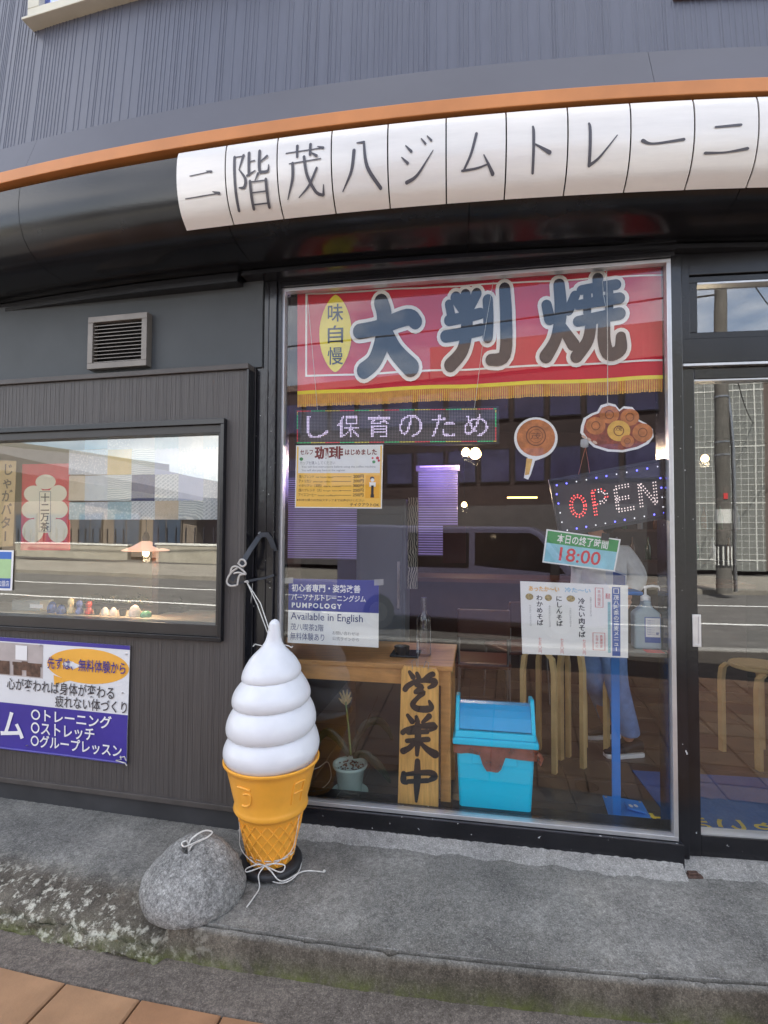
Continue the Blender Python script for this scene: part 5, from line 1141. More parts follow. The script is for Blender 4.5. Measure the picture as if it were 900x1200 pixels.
m = MB(); m.lathe((ic.x, ic.y, 0), [(.135, .006), (.141, .008), (.141, .022), (.135, .030), (.115, .034), (.08, .036)], 48); m.build('base', pmat('base_rubber', (.018, .018, .02), rough=.5, var=.1), t, smooth=True)
# ropes round the foot
def loop(r, z, tilt, ph0=0, rr=.0026):
    return [(ic.x + r * math.cos(a), ic.y + r * math.sin(a), z + tilt * math.sin(a + ph0)) for a in [2 * math.pi * i / 48 for i in range(49)]]
m = MB(); m.tube(loop(.105, .075, .012), .0024, 7); m.tube(loop(.108, .070, -.008, .8), .0024, 7)
fx = lambda px, py, z: tuple(gz(px, py, z))
K = Vector(gz(318, 1010, .06)); K = Vector((ic.x + .0, ic.y - .115, .062))
rope(m, [K, K + Vector((-.03, -.012, .012)), K + Vector((-.075, -.014, -.004)), K + Vector((-.07, -.02, -.014)), K], .0026, 7)
rope(m, [K, K + Vector((.04, -.012, .016)), K + Vector((.085, -.004, .004)), K + Vector((.07, -.014, -.018)), K], .0026, 7)
rope(m, [K, K + Vector((.03, -.02, -.01)), K + Vector((.08, -.03, -.045)), gz(356, 1021, .006), gz(380, 1022, .005)], .0026, 7)
rope(m, [K, K + Vector((-.02, -.03, -.02)), gz(304, 1040, .006), gz(297, 1052, .005), gz(289, 1063, .004)], .0026, 7)
rope(m, [gz(*p, .008) for p in ((292, 995), (283, 1005), (284, 1020), (296, 1028), (310, 1030), (330, 1035), (346, 1027), (353, 1012), (350, 995))], .0024, 7)
rope(m, [(ic.x - .135, ic.y - .05, .30), (ic.x - .125, ic.y - .06, .18), (ic.x - .118, ic.y - .06, .10), (ic.x - .05, ic.y - .115, .075), K], .0018, 6)
rope(m, [(ic.x + .140, ic.y - .05, .30), (ic.x + .13, ic.y - .06, .20), (ic.x + .105, ic.y - .075, .10), (ic.x + .03, ic.y - .118, .07), K], .0018, 6)
m.lathe(gz(380, 1022, .0), [(.0025, 0), (.006, .002), (.006, .008), (.0025, .010)], 8)
tag(m.build('tied_rope', ropem, smooth=True), 'thin white rope tied in a bow round the foot of the orange cone', 'rope')

# ================================================================== STONE WEIGHT
sc = gz(226, 1046); sc = Vector((sc.x, sc.y, 0))
t = thing('stone_weight', 'rough round grey granite weight with a hole in its top beside the ice cream figure', 'stone', sc)
granite = concrete('granite', (.70, .69, .65), (.40, .395, .375), grain=.8)
m = MB(); vs = []; nA, nR = 120, 46; Rs = .205
hole = Vector((-.008, -.030))
pts_p = [(1.0 * math.sin(math.pi / 2 * i / 30), math.cos(math.pi / 2 * i / 30)) for i in range(31)]
def stone_pt(px, py, zz, side=0):
    p = Vector((px, py, zz)); n1 = noise.fractal(p * 14 + Vector((3, 1, 7)), .9, 2.1, 4); n2 = noise.fractal(p * 60, .7, 2.1, 3); n0 = noise.noise(p * 6)
    return n0, n1, n2
for j in range(31):
    q = j / 30
    for i in range(nA):
        a = 2 * math.pi * i / nA; r = Rs * (q ** .8) * (1 + .035 * math.cos(2 * a + .6) + .02 * math.sin(3 * a)); z = .050 + .170 * (1 - (q ** .8) ** 1.9) ** .85
        x, y = r * math.cos(a) + .022 * (1 - q), r * math.sin(a) * .95 + .028 * (1 - q)
        n0, n1, n2 = stone_pt(x, y, z)
        z += .010 * n0 * (1 - q * .6) + .004 * n1 + .0035 * n2
        hd = (Vector((x, y)) - hole).length
        if hd < .026: z -= .06 * max(0, min(1, (1 - hd / .026) * 2.2))
        k = 1 + .035 * n1 * q + .022 * n2 * q + .03 * n0 * q; vs.append(sc + Vector((x * k, y * k, z)))
for j, (f_, z) in enumerate(((1.012, .034), (1.015, .018), (1.0, .0), (.97, -.012))):
    for i in range(nA):
        a = 2 * math.pi * i / nA; r = Rs * f_ * (1 + .035 * math.cos(2 * a + .6) + .02 * math.sin(3 * a)); x, y = r * math.cos(a), r * math.sin(a) * .95
        n0, n1, n2 = stone_pt(x, y, z); k = 1 + .035 * n1 + .022 * n2 + .03 * n0; vs.append(sc + Vector((x * k, y * k, z + .004 * n2)))
m.add(vs, [(j * nA + i, j * nA + (i + 1) % nA, (j + 1) * nA + (i + 1) % nA, (j + 1) * nA + i) for j in range(34) for i in range(nA)]); m.build('granite_body', granite, t, smooth=True)
hp = sc + Vector((hole.x, hole.y, .208)); m = MB()
rope(m, [hp + Vector((0, 0, -.05)), hp + Vector((.0, .0, .01)), hp + Vector((.02, .02, .03)), hp + Vector((.05, .045, .035)), hp + Vector((.075, .06, .02)), hp + Vector((.06, .035, .012)), hp + Vector((.03, .01, .008)), hp + Vector((.01, -.008, .0)), hp + Vector((0, -.004, -.04))], .0035, 8)
rope(m, [hp + Vector((.004, .004, -.04)), hp + Vector((-.012, .012, .008)), hp + Vector((-.03, .0, .01)), hp + Vector((-.015, -.015, .004)), hp + Vector((.02, -.004, .012)), hp + Vector((.05, .03, .012))], .003, 8)
tag(m.build('rope_loop', ropem, smooth=True), 'short loop of white rope knotted through the hole in the granite weight', 'rope')

# ================================================================== STRAP AND CORD ON THE CORNER POST
def cpt(px, py, o): return C.P(*C.uz(px, py, o), o)
def ribbon(mb, pts, w_, th):
    for (a, b) in zip(pts[:-1], pts[1:]):
        pass
    n = len(pts); L_ = []; 
    for i, (px, py, o) in enumerate(pts):
        p = cpt(px, py, o); q0, q1 = pts[max(0, i - 1)], pts[min(n - 1, i + 1)]; d = (cpt(*q1) - cpt(*q0)).normalized(); s_ = d.cross(C.n).normalized() * w_ / 2; L_ += [p - s_ - C.n * th / 2, p + s_ - C.n * th / 2, p + s_ + C.n * th / 2, p - s_ + C.n * th / 2]
    mb.add(L_, [(i * 4 + k, i * 4 + (k + 1) % 4, (i + 1) * 4 + (k + 1) % 4, (i + 1) * 4 + k) for i in range(n - 1) for k in range(4)] + [(3, 2, 1, 0), tuple((n - 1) * 4 + k for k in range(4))])
t = thing('strap', 'black webbing strap looped over the corner post and bound with pale cord', 'strap', cpt(290, 650, .06))
m = MB(); ribbon(m, [(271, 680, .14), (278, 670, .14), (285, 658, .13), (294, 643, .10), (303, 630, .05), (306, 627, .045), (313, 626.5, .04), (317, 632, .035), (320, 640, .03), (322, 646, .02)], .026, .004); m.build('webbing', strapm, t)
m = MB(); ribbon(m, [(268, 684, .135), (273, 685.5, .13), (286, 682, .12), (300, 679, .08), (312, 677, .04), (321, 674, .03)], .011, .004); m.build('lower_webbing', strapm, t)
grey = pmat('grey_cord', rgb(190, 186, 180), rough=.8, var=.1, scale=80, bump=.3, bscale=300)
for pts in ([(279, 661), (282, 656), (286, 656.5), (288, 661), (284, 664), (280, 661)], [(270, 672), (272, 665), (278, 664), (284, 668), (288, 673), (280, 671), (274, 672)], [(278, 666), (272, 670), (267, 677), (266, 683), (270, 686.5), (277, 686)], [(288, 673), (281, 674), (279, 680), (278, 686)], [(287, 682), (290, 681), (291, 683)]):
    m = MB(); m.tube([cpt(x, y, .150) for x, y in (pts if len(pts) == 3 else [tuple(p) for p in catmull([(a, b) for a, b in pts], 4)])], .0048, 8); m.build('cord_wrap', grey, t, smooth=True)
def tocone(z, dx, dy): return Vector((ic.x + dx, ic.y + dy, z))
m = MB(); s0 = cpt(289, 682, .125)
m.tube([s0, s0.lerp(tocone(1.045, -.02, 0), .5), tocone(1.03, -.026, .0), tocone(1.02, -.01, .03)], .0024, 7); m.tube([s0, s0.lerp(tocone(1.06, 0, -.01), .5) + Vector((.006, 0, 0)), tocone(1.045, -.012, -.025), tocone(1.03, .02, -.02)], .0024, 7)
m.tube([tocone(.975, -.045, -.02), tocone(.985, -.075, -.03), tocone(.975, -.085, -.03)], .0024, 6); m.tube([tocone(.975, .04, .01), tocone(.972, .07, .0), tocone(.965, .085, -.005), tocone(.972, .09, -.005)], .0026, 6)
m.tube([tocone(.972 + .004 * math.sin(a), .046 * math.cos(a), .046 * math.sin(a)) for a in [2 * math.pi * i / 24 for i in range(25)]], .0022, 6)
m.tube([cpt(296, 684, .034), cpt(294, 705, .034), cpt(292, 722, .034)], .0014, 5)
tag(m.build('tether_cord', ropem, smooth=True), 'pair of thin white cords running from the strap down to the ice cream tip', 'cord')

# ================================================================== BIN
ob_ = -.14
t = thing('swing_bin', 'turquoise plastic swing lid bin with a brown bag showing under the lid', 'bin', C.P(.14, 0, -.3))
turq = pmat('turquoise_plastic', rgb(0, 208, 248), rough=.32, var=.03, scale=3, bump=.03, bscale=20); turqd = pmat('turquoise_lid_flap', rgb(20, 170, 232), rough=.3, var=.04)
q = [C.uz(x, y, ob_) for x, y in ((533, 872), (629, 882), (535, 950), (626, 960))]
uL, uR = q[0][0], q[1][0]; zT = (q[0][1] + q[1][1]) / 2; uL2, uR2 = C.uz(537, 955, ob_)[0], C.uz(624, 962, ob_)[0]; DP = .27
def taper(mb, z0, z1, a0, a1, b0, b1, oa0, oa1, ob0, ob1):
    mb.hexa([C.P(a0, z0, oa0), C.P(b0, z0, oa0), C.P(b1, z1, oa1), C.P(a1, z1, oa1), C.P(a0, z0, ob0), C.P(b0, z0, ob0), C.P(b1, z1, ob1), C.P(a1, z1, ob1)])
m = MB(); taper(m, .0, zT, uL2 + .01, uL + .008, uR2 - .01, uR - .008, ob_ - DP + .02, ob_ - DP, ob_ - .012, ob_); m.build('bin_body', turq, t, bevel=.018, seg=3)
m = MB(); qq = [C.uz(x, y, ob_ + .002) for x, y in ((553, 877), (606, 883), (552, 897), (606, 904))]
m.fbox(C, qq[0][0], qq[1][0], zT - .085, zT - .02, ob_ - .004, ob_ + .0015); m.build('grip_recess', turq, t, bevel=.004)
# brown bag overhang
bag = pmat('brown_bag', rgb(150, 84, 66), rough=.25, var=.25, scale=14, alpha=.8, bump=.4, bscale=35)
m = MB(); n = 90; vs = []
per = [(uL - .004, ob_ + .006), (uR + .004, ob_ + .006), (uR + .004, ob_ - DP - .006), (uL - .004, ob_ - DP - .006)]
def perim(s_):
    s_ = (s_ % 1) * 4; k = int(s_); f_ = s_ - k; a, b = per[k], per[(k + 1) % 4]; return a[0] + (b[0] - a[0]) * f_, a[1] + (b[1] - a[1]) * f_
for i in range(n + 1):
    s_ = i / n; u, o = perim(s_); x = s_ * 4
    lowr = .040 + .018 * min(1, x) + .006 * noise.noise(Vector((s_ * 30, 1, 0)))
    tg = max(0, min(1, (.135 - abs(x - .47)) / .035)); lowr += tg * .075
    for k in range(5):
        w_ = k / 4; jx = .005 * noise.noise(Vector((s_ * 60, k * .9, 4))); vs.append(C.P(u + (.003 * math.sin(s_ * 120) if k else 0), zT + .010 - lowr * w_, o + (jx + .004 * w_ if o > ob_ - .05 else 0)))
m.add(vs, [(i * 5 + k, (i + 1) * 5 + k, (i + 1) * 5 + k + 1, i * 5 + k + 1) for i in range(n) for k in range(4)])
m.build('bag', bag, t, smooth=True)
m = MB(); m.tube([C.P(uR + .004, zT - .01, ob_), C.P(uR + .022, zT - .03, ob_ + .006), C.P(uR + .014, zT - .06, ob_ + .01), C.P(uR + .0, zT - .045, ob_ + .008)], [.012, .014, .010, .004], 7); m.build('bag_knot', bag, t, smooth=True)
zl = zT + .008
m = MB(); taper(m, zl, zl + .035, uL - .012, uL - .010, uR + .012, uR + .010, ob_ - DP - .012, ob_ - DP - .01, ob_ + .014, ob_ + .012); m.build('lid_rim', turq, t, bevel=.010, seg=3)
m = MB(); taper(m, zl + .036, zl + .066, uL + .0, uL + .004, uR - .0, uR - .004, ob_ - DP, ob_ - DP + .01, ob_ + .006, ob_ - .004); m.build('lid', turq, t, bevel=.006)
for sx in (0, 1):   # cheeks that carry the flap
    ua, ub = (uL + .002, uL + .022) if sx == 0 else (uR - .022, uR - .002)
    m = MB(); prof_ = [(ob_ - .008, zl + .062), (ob_ - .045, zl + .135), (ob_ - .085, zl + .205), (ob_ - .10, zl + .215), (ob_ - .19, zl + .205), (ob_ - DP + .014, zl + .062)]
    m.add([C.P(ua, z, o) for o, z in prof_] + [C.P(ub, z, o) for o, z in prof_], [list(range(6))[::-1], list(range(6, 12))] + [(i, (i + 1) % 6, 6 + (i + 1) % 6, 6 + i) for i in range(6)]); m.build('lid_cheek', turq, t, bevel=.005)
m = MB(); vs = []
for i in range(9):
    a = i / 8; o = ob_ - .018 - (DP - .04) * a; z = zl + .072 + .108 * math.sin(math.pi * a) ** .75
    for k in range(13):
        b = k / 12; vs.append(C.P(uL + .023 + (uR - uL - .046) * b, z + (.0022 if i % 2 else 0), o))
m.add(vs, [(i * 13 + k, i * 13 + k + 1, (i + 1) * 13 + k + 1, (i + 1) * 13 + k) for i in range(8) for k in range(12)]); m.build('swing_flap', turqd, t, smooth=False, bevel=0)

# ================================================================== SANITIZER STAND
so_ = -.26; blue = pmat('stand_blue', rgb(50, 136, 226), rough=.4, var=.05)
bp_ = gz(727, 958, .012)
def C_uo(p): d = p - C.o; return d.dot(C.u), d.dot(C.n)
bu, bo_ = C_uo(bp_)
t = thing('sanitizer_stand', 'bright blue floor stand with foot pedal holding a small tray for hand sanitizer', 'stand', bp_)
cor = [gz(706, 934), gz(752, 941), gz(769, 971), gz(716, 966)]
m = MB(); m.add([Vector((p.x, p.y, .0)) for p in cor] + [Vector((p.x, p.y, .012)) for p in cor], [(0, 1, 2, 3), (4, 5, 6, 7), (0, 1, 5, 4), (1, 2, 6, 5), (2, 3, 7, 6), (3, 0, 4, 7)]); m.build('base_plate', blue, t, bevel=.004)
m = MB(); c2 = [gz(731, 938, .03), gz(748, 943, .03), gz(757, 952, .03), gz(735, 946, .03)]; m.add([p - Vector((0, 0, .012)) for p in c2] + [p for p in c2], [(0, 1, 2, 3), (4, 5, 6, 7), (0, 1, 5, 4), (1, 2, 6, 5), (2, 3, 7, 6), (3, 0, 4, 7)]); pd_ = m.build('foot_pedal', blue, t, bevel=.004)
m = MB(); cc = sum(c2, Vector()) / 4 + Vector((0, 0, .002))
for dx in (-.015, .012): m.add([cc + Vector((dx + .010 * math.cos(a), .016 * math.sin(a), 0)) for a in [2 * math.pi * k / 16 for k in range(16)]], [list(range(16))])
m.build('footprint_mark', white, pd_)
for p in cor:
    m = MB(); pc = p.lerp(sum(cor, Vector()) / 4, .14); m.lathe((pc.x, pc.y, .0122), [(.0, 0), (.007, 0), (.006, .003), (.0, .004)], 10); m.build('bolt', steel, t, smooth=True)
pu = C.uz(722.5, 945, bo_)[0]; ztop = C.uz(724, 690, bo_)[1]
m = MB(); m.fbox(C, pu - .021, pu + .021, .013, ztop, bo_ - .01, bo_ + .006); m.build('pole', blue, t, bevel=.003)
a = C.uz(700, 686, bo_); b = C.uz(744, 692, bo_); zt_ = C.uz(740, 692, bo_)[1]
m = MB(); m.fbox(C, pu - .02, pu + .13, zt_ - .02, zt_, bo_ - .10, bo_ + .05); m.build('drip_tray', blue, t, bevel=.008)
q = quadmap(C, [(710, 664), (734, 673), (734, 690), (710, 690)], bo_ - .005); m = MB(); sheet(m, q, 0, 1, 0, 1, -.004, 0); cd = m.build('header_card', pmat('card_pale', rgb(190, 200, 220), var=.03), t)
m = MB(); sheet(m, q, .35, .95, .0, .88, .0005, .001); m.build('card_print', bs, cd)
# sanitizer bottle
oo_ = -.16; bz = C.uz(757, 760, oo_)[1]; u0 = C.uz(741.5, 755, oo_)[0]; u1 = C.uz(773.5, 758, oo_)[0]; uc = (u0 + u1) / 2; zs_ = C.uz(757, 716, oo_)[1]; zsl = C.uz(757, 711, oo_)[1]; zn = C.uz(757, 703, oo_)[1]
ledge = thing('window_ledge', 'narrow grey ledge inside the glass that the sanitizer bottle stands on', 'ledge', C.P(.6, bz - .02, oo_))
m = MB(); m.fbox(C, .10, .70, bz - .022, bz - .001, oo_ - .12, oo_ + .09); m.build('board', pmat('ledge_grey', rgb(112, 108, 100), rough=.4, var=.1), ledge, bevel=.003)
m = MB(); m.fbox(C, .60, .68, bz - .001, bz + .001, oo_ + .02, oo_ + .085); m.build('edge_tape', redprint, ledge)
bt_ = thing('sanitizer_bottle', 'translucent pump bottle with a blue and white label standing by the right window edge', 'bottle', C.P(uc, bz, oo_))
bmat = pmat('milky_plastic', rgb(176, 196, 206), rough=.2, var=.04, trans=.25)
m = MB(); hw_ = (u1 - u0) / 2
pf = [(-hw_, bz), (hw_, bz), (hw_, zs_ - .01), (hw_ * .75, zs_ + .004), (.018, zsl + .006), (.018, zn), (-.018, zn), (-.018, zsl + .006), (-hw_ * .75, zs_ + .004), (-hw_, zs_ - .01)]
m.prism(C, [(uc + u, z) for u, z in pf], oo_ - .04, oo_ + .03); m.build('bottle_body', bmat, bt_, bevel=.010, seg=3)
m = MB(); m.lathe(C.P(uc, zn - .006, oo_ - .005), [(.021, 0), (.023, .003), (.023, .020), (.012, .028), (.006, .032), (.006, .060), (.010, .062), (.010, .074), (0, .076)], 20); cap_ = m.build('pump_cap', white, bt_, smooth=True)
zk = zn + .062
m = MB(); m.tube([C.P(uc, zk, oo_ - .005), C.P(uc + .030, zk + .006, oo_ + .004), C.P(uc + .055, zk + .004, oo_ + .008), C.P(uc + .062, zk - .006, oo_ + .01), C.P(uc + .066, zk - .028, oo_ + .01)], [.007, .0062, .0055, .005, .0045], 8); m.build('nozzle', white, cap_, smooth=True)
q = lambda x, y, l_=0.0: C.P(uc - hw_ * .25 + hw_ * 1.15 * x, bz + .035 + (zs_ - bz - .06) * y, oo_ + .0305 + l_)
m = MB(); sheet(m, q, 0, 1, 0, 1, 0, .0006); lb = m.build('label', bs, bt_); m = MB(); sheet(m, q, .06, .97, .22, .97, .0008, .0012); m.build('label_field', paper, lb)
m = MB(); m.norm = False
for i in range(7): put_text(m, lambda x, y: q(x, y, .0016), '手指消毒用アルコール', .14, .62, .84 - .09 * i, .89 - .09 * i)
put_text(m, lambda x, y: q(x, y, .0016), '消毒液', .70, .90, .30, .42, .02); m.build('label_text', bs, lb)

# ================================================================== FLOWER POT
pc = gz(410, 931); pc.z = 0
t = thing('potted_plant', 'pale celadon pot on a saucer with one budding flower stem and long strap leaves', 'plant', pc)
cel = pmat('celadon_glaze', rgb(200, 226, 220), rough=.22, var=.05, coat=.4)
s1 = 1 / (FPX / (pc.y / Fv.y))  # metres per pixel at the pot
pr_ = 17.5 * s1
m = MB(); m.lathe(pc + Vector((0, 0, .018)), [(pr_ * .72, 0), (pr_ * .76, .005), (pr_ * .95, .125), (pr_ * 1.12, .140), (pr_ * 1.16, .150), (pr_ * 1.14, .158), (pr_ * 1.02, .156), (pr_ * .98, .14)], 36); m.build('pot', cel, t, smooth=True)
m = MB(); m.lathe(pc, [(pr_ * .8, .002), (pr_ * 1.05, .006), (pr_ * 1.22, .024), (pr_ * 1.18, .027), (pr_ * .98, .012), (pr_ * .5, .010)], 36); m.build('saucer', cel, t, smooth=True)
m = MB(); vs = []; n = 24
m.lathe(pc + Vector((0, 0, .150)), [(0, .008), (pr_ * .5, .006), (pr_ * .98, 0)], 28)
rs_ = random.Random(4)
for i in range(60):
    a, r = rs_.random() * 6.28, rs_.random() ** .5 * pr_ * .88; c_ = pc + Vector((r * math.cos(a), r * math.sin(a), .155)); m.tube([c_ - Vector((.006, 0, .004)), c_ + Vector((.004, rs_.uniform(-.008, .008), .006))], .005, 5)
stuff(m.build('bark_chips', pmat('bark', rgb(110, 80, 60), rough=.9, var=.4, scale=90), t))
def at(px, py, dy=0.0):
    r = ray(px, py); k = (pc.y + dy) / r.y; return O + r * k
gr_ = pmat('stem_green', rgb(122, 140, 84), rough=.5, var=.1); petal = pmat('bud_cream', rgb(214, 188, 130), rough=.6, var=.15, scale=40); leafm = pmat('leaf_dark_green', rgb(38, 52, 36), rough=.4, var=.15, scale=12)
m = MB(); m.tube([at(411, 884), at(409, 858), at(407, 838), at(405, 822)], [.007, .0065, .006, .0055], 8); m.build('flower_stem', gr_, t, smooth=True)
for px, py, qx, qy in ((405, 824, 398, 811), (405, 824, 402, 809), (405, 824, 407, 808), (405, 824, 411, 811), (405, 826, 397, 818), (406, 826, 412, 817)):
    m = MB(); a, b = at(px, py), at(qx, qy, rs_.uniform(-.02, .02)); m.tube([a, a.lerp(b, .45), b], [.003, .0085, .003], 8); m.build('bud', petal, t, smooth=True)
m = MB(); m.tube([at(411, 886), at(424, 858), at(436, 832), at(443, 816)], .0028, 6); m.build('support_cane', ink, t)
def leaf(pts, wd):
    mb = MB(); n = len(pts); vs = []
    for i, p in enumerate(pts):
        d = (pts[min(n - 1, i + 1)] - pts[max(0, i - 1)]).normalized(); s_ = d.cross(Vector((.2, -1, .2))).normalized() * wd * math.sin(math.pi * (.12 + .86 * i / (n - 1))) ** .7; vs += [p - s_, p + Vector((0, .008, 0)), p + s_]
    mb.add(vs, [(i * 3 + k, i * 3 + k + 1, (i + 1) * 3 + k + 1, (i + 1) * 3 + k) for i in range(n - 1) for k in range(2)])
    o = mb.build('leaf', leafm, t, smooth=True); s_ = o.modifiers.new('thick', 'SOLIDIFY'); s_.thickness = .0015; return o
for pts in ([(412, 886, 0), (420, 862, .03), (430, 848, .05), (444, 845, .07), (455, 856, .08), (460, 868, .08)], [(409, 886, 0), (398, 868, .04), (384, 858, .06), (374, 866, .08), (368, 884, .08)], [(413, 887, 0), (428, 884, -.03), (446, 900, -.05), (458, 918, -.04)]):
    cp_ = [Vector(v) for v in catmull([tuple(at(x, y, d)) for x, y, d in pts], 4)]; leaf(cp_, .024)
# pale cable lying by the pot
m = MB(); rope(m, [gz(352, 905, .1), gz(372, 900, .07), gz(384, 893, .06), gz(388, 910, .02), gz(380, 922, .006), gz(366, 928, .006), gz(352, 924, .006)], .0026, 6)
tag(m.build('white_cable', ropem, smooth=True), 'thin pale cable coiling on the floor left of the flower pot', 'cable')

# ================================================================== BLUE MAT WITH YELLOW SCRIPT
matm = pmat('mat_blue', rgb(44, 92, 160), rough=.9, var=.08, scale=60, bump=.5, bscale=500)
t = thing('door_mat', 'dark blue entrance mat with yellow script lying inside behind the glass door', 'mat', D.P(.5, 0, -.5))
ml = C_uo(gz(735, 905)); 
d0 = gz(735, 902, .006) - D.o; mu, mo = d0.dot(D.u), d0.dot(D.n)
m = MB(); m.fbox(D, mu + .03, 1.25, -.004, .006, mo, -.14); m.build('mat_pile', matm, t, bevel=.002)
def mmap(x, y): return D.P(1.20 - x * (1.20 + .12), .0075, -.30 - y * .13)
m = MB(); m.norm = False; put_text(m, mmap, 'いらっしゃいませ', 0, 1, 0, 1, .02); m.build('script', pmat('mat_yellow', rgb(230, 200, 60), rough=.9), t)

# rusty floor bolt by the door post
m = MB(); p = gz(812, 1026); m.box((p.x - .035, p.y - .022, -.004), (p.x + .035, p.y + .022, .008)); m.box((p.x - .022, p.y - .012, .008), (p.x + .022, p.y + .012, .016))
tag(m.build('rusty_bracket', pmat('rust', rgb(84, 62, 52), rough=.8, var=.3, scale=60, bump=.3), bevel=.004), 'small rusty metal bracket set in the cement at the foot of the door post', 'bracket')

# ================================================================== PERSON INSIDE
PD = 3.62
def pp3(px, py, dd=0.0):
    r = ray(px, py); k = (PD + dd) / r.y; return O + r * k
def skin(name, chains, mat, parent, levels=2, root=0):
    """chains: lists of (point, radius); the first point of later chains may reuse an index tuple ('j', chain, i)"""
    me = bpy.data.meshes.new(name); vs = []; es = []; rs = []; idx = {}
    for ci, ch in enumerate(chains):
        prev = None
        for pi, it in enumerate(ch):
            if it[0] == 'j': k = idx[(it[1], it[2])]
            else: k = len(vs); vs.append(Vector(it[0]) - Vector(parent['_o'])); rs.append(it[1])
            idx[(ci, pi)] = k
            if prev is not None: es.append((prev, k))
            prev = k
    me.from_pydata([tuple(v) for v in vs], es, []); me.materials.append(mat); o = bpy.data.objects.new(name, me); COL.objects.link(o); o.parent = parent; o['_o'] = list(parent['_o'])
    mo_ = o.modifiers.new('skin', 'SKIN'); mo_.use_smooth_shade = True; sv = me.skin_vertices[0].data
    for i, r in enumerate(rs): sv[i].radius = r if isinstance(r, tuple) else (r, r); sv[i].use_root = (i == root)
    s_ = o.modifiers.new('sub', 'SUBSURF'); s_.levels = levels; s_.render_levels = levels; return o
foot = pp3(722, 868); foot.z = 0
t = thing('person', 'person in grey sweatshirt, rolled blue jeans and black sneakers standing behind the soba menu', 'person', (foot.x, foot.y, 0))
skinm = pmat('skin', rgb(196, 146, 120), rough=.55, var=.05); sweat = pmat('grey_sweatshirt', rgb(226, 228, 230), rough=.9, var=.06, scale=20, bump=.3, bscale=300); jean = pmat('blue_denim', rgb(120, 150, 200), rough=.85, var=.12, scale=14, bump=.3, bscale=400); hairm = pmat('dark_hair', (.012, .009, .008), rough=.45, var=.2)
J = {k: pp3(*v) for k, v in dict(head=(703, 612, 0), jaw=(696, 624, -.02), neck=(707, 634, 0), chest=(706, 660, 0), waist=(708, 700, 0), pelvis=(707, 722, 0), shR=(734, 648, -.05), elR=(748, 680, -.08), wrR=(737, 694, -.20), shL=(684, 650, .12), elL=(680, 684, .12), wrL=(672, 704, -.02),
     hipR=(716, 730, -.05), knR=(722, 800, -.06), anR=(738, 862, -.02), hipL=(697, 730, .06), knL=(696, 795, .02), anL=(712, 850, .30)).items()}
J['anR'].z = .09; J['anL'].z = .09
body = skin('body', [
    [(J['pelvis'], (.13, .10)), (J['waist'], (.12, .09)), (J['chest'], (.15, .10)), (J['neck'] - Vector((0, 0, .03)), .06), (J['neck'] + Vector((0, 0, .01)), .05), (J['jaw'] + Vector((0, 0, .01)), .062), (J['head'], .085), (J['head'] + Vector((0, 0, .07)), .06)],
    [('j', 0, 2), (J['shR'], .055), (J['elR'], .042), (J['wrR'], .028)], [('j', 0, 2), (J['shL'], .055), (J['elL'], .042), (J['wrL'], .028)],
    [('j', 0, 0), (J['hipR'], .085), (J['knR'], .058), (J['anR'], .038)], [('j', 0, 0), (J['hipL'], .085), (J['knL'], .058), (J['anL'], .038)]], skinm, t)
hd_ = J['wrR']; fwd = Vector((-.45, -.35, -.8)).normalized(); sd = Vector((.75, -.6, 0)).normalized()
for wr, nm in ((J['wrR'], 'hand'), (J['wrL'], 'hand')):
    ch = [[(wr, (.024, .02)), (wr + fwd * .035, (.032, .018)), (wr + fwd * .075, (.036, .016))]]
    for k, (off, ln) in enumerate(((-.026, .066), (-.009, .076), (.009, .072), (.026, .056))):
        b0 = wr + fwd * .078 + sd * off; cu_ = Vector((-.3, .4, -.1)); ch.append([('j', 0, 2), (b0, .0095), (b0 + fwd * ln * .5 + cu_ * .006, .0088), (b0 + fwd * ln + cu_ * .02, .0075)])
    ch.append([('j', 0, 1), (wr + fwd * .04 - sd * .036, .011), (wr + fwd * .075 - sd * .048, .0095), (wr + fwd * .10 - sd * .046, .008)])
    skin(nm, ch, skinm, t, 1)
skin('sweatshirt', [[(J['pelvis'] + Vector((0, 0, .0)), (.158, .13)), (J['waist'], (.155, .125)), (J['chest'], (.185, .135)), (J['neck'] - Vector((0, 0, .055)), (.11, .085)), (J['neck'] - Vector((0, 0, .02)), .062)],
    [('j', 0, 2), (J['shR'] + Vector((0, 0, -.005)), .085), (J['shR'].lerp(J['elR'], .5), .078), (J['elR'], .075), (J['elR'].lerp(J['wrR'], .6), .06), (J['wrR'] - fwd * .01, .038)],
    [('j', 0, 2), (J['shL'], .085), (J['elL'], .07), (J['wrL'], .038)]], sweat, t)
skin('jeans', [[(J['pelvis'] + Vector((0, 0, .04)), (.15, .12)), (J['pelvis'] - Vector((0, 0, .03)), (.155, .125)), (J['hipR'] - Vector((0, 0, .08)), .10), (J['knR'], .078), (J['anR'] + Vector((0, 0, .07)), .070), (J['anR'] + Vector((0, 0, .035)), .072)],
    [('j', 0, 1), (J['hipL'] - Vector((0, 0, .08)), .10), (J['knL'], .078), (J['anL'] + Vector((0, 0, .07)), .068), (J['anL'] + Vector((0, 0, .035)), .07)]], jean, t)
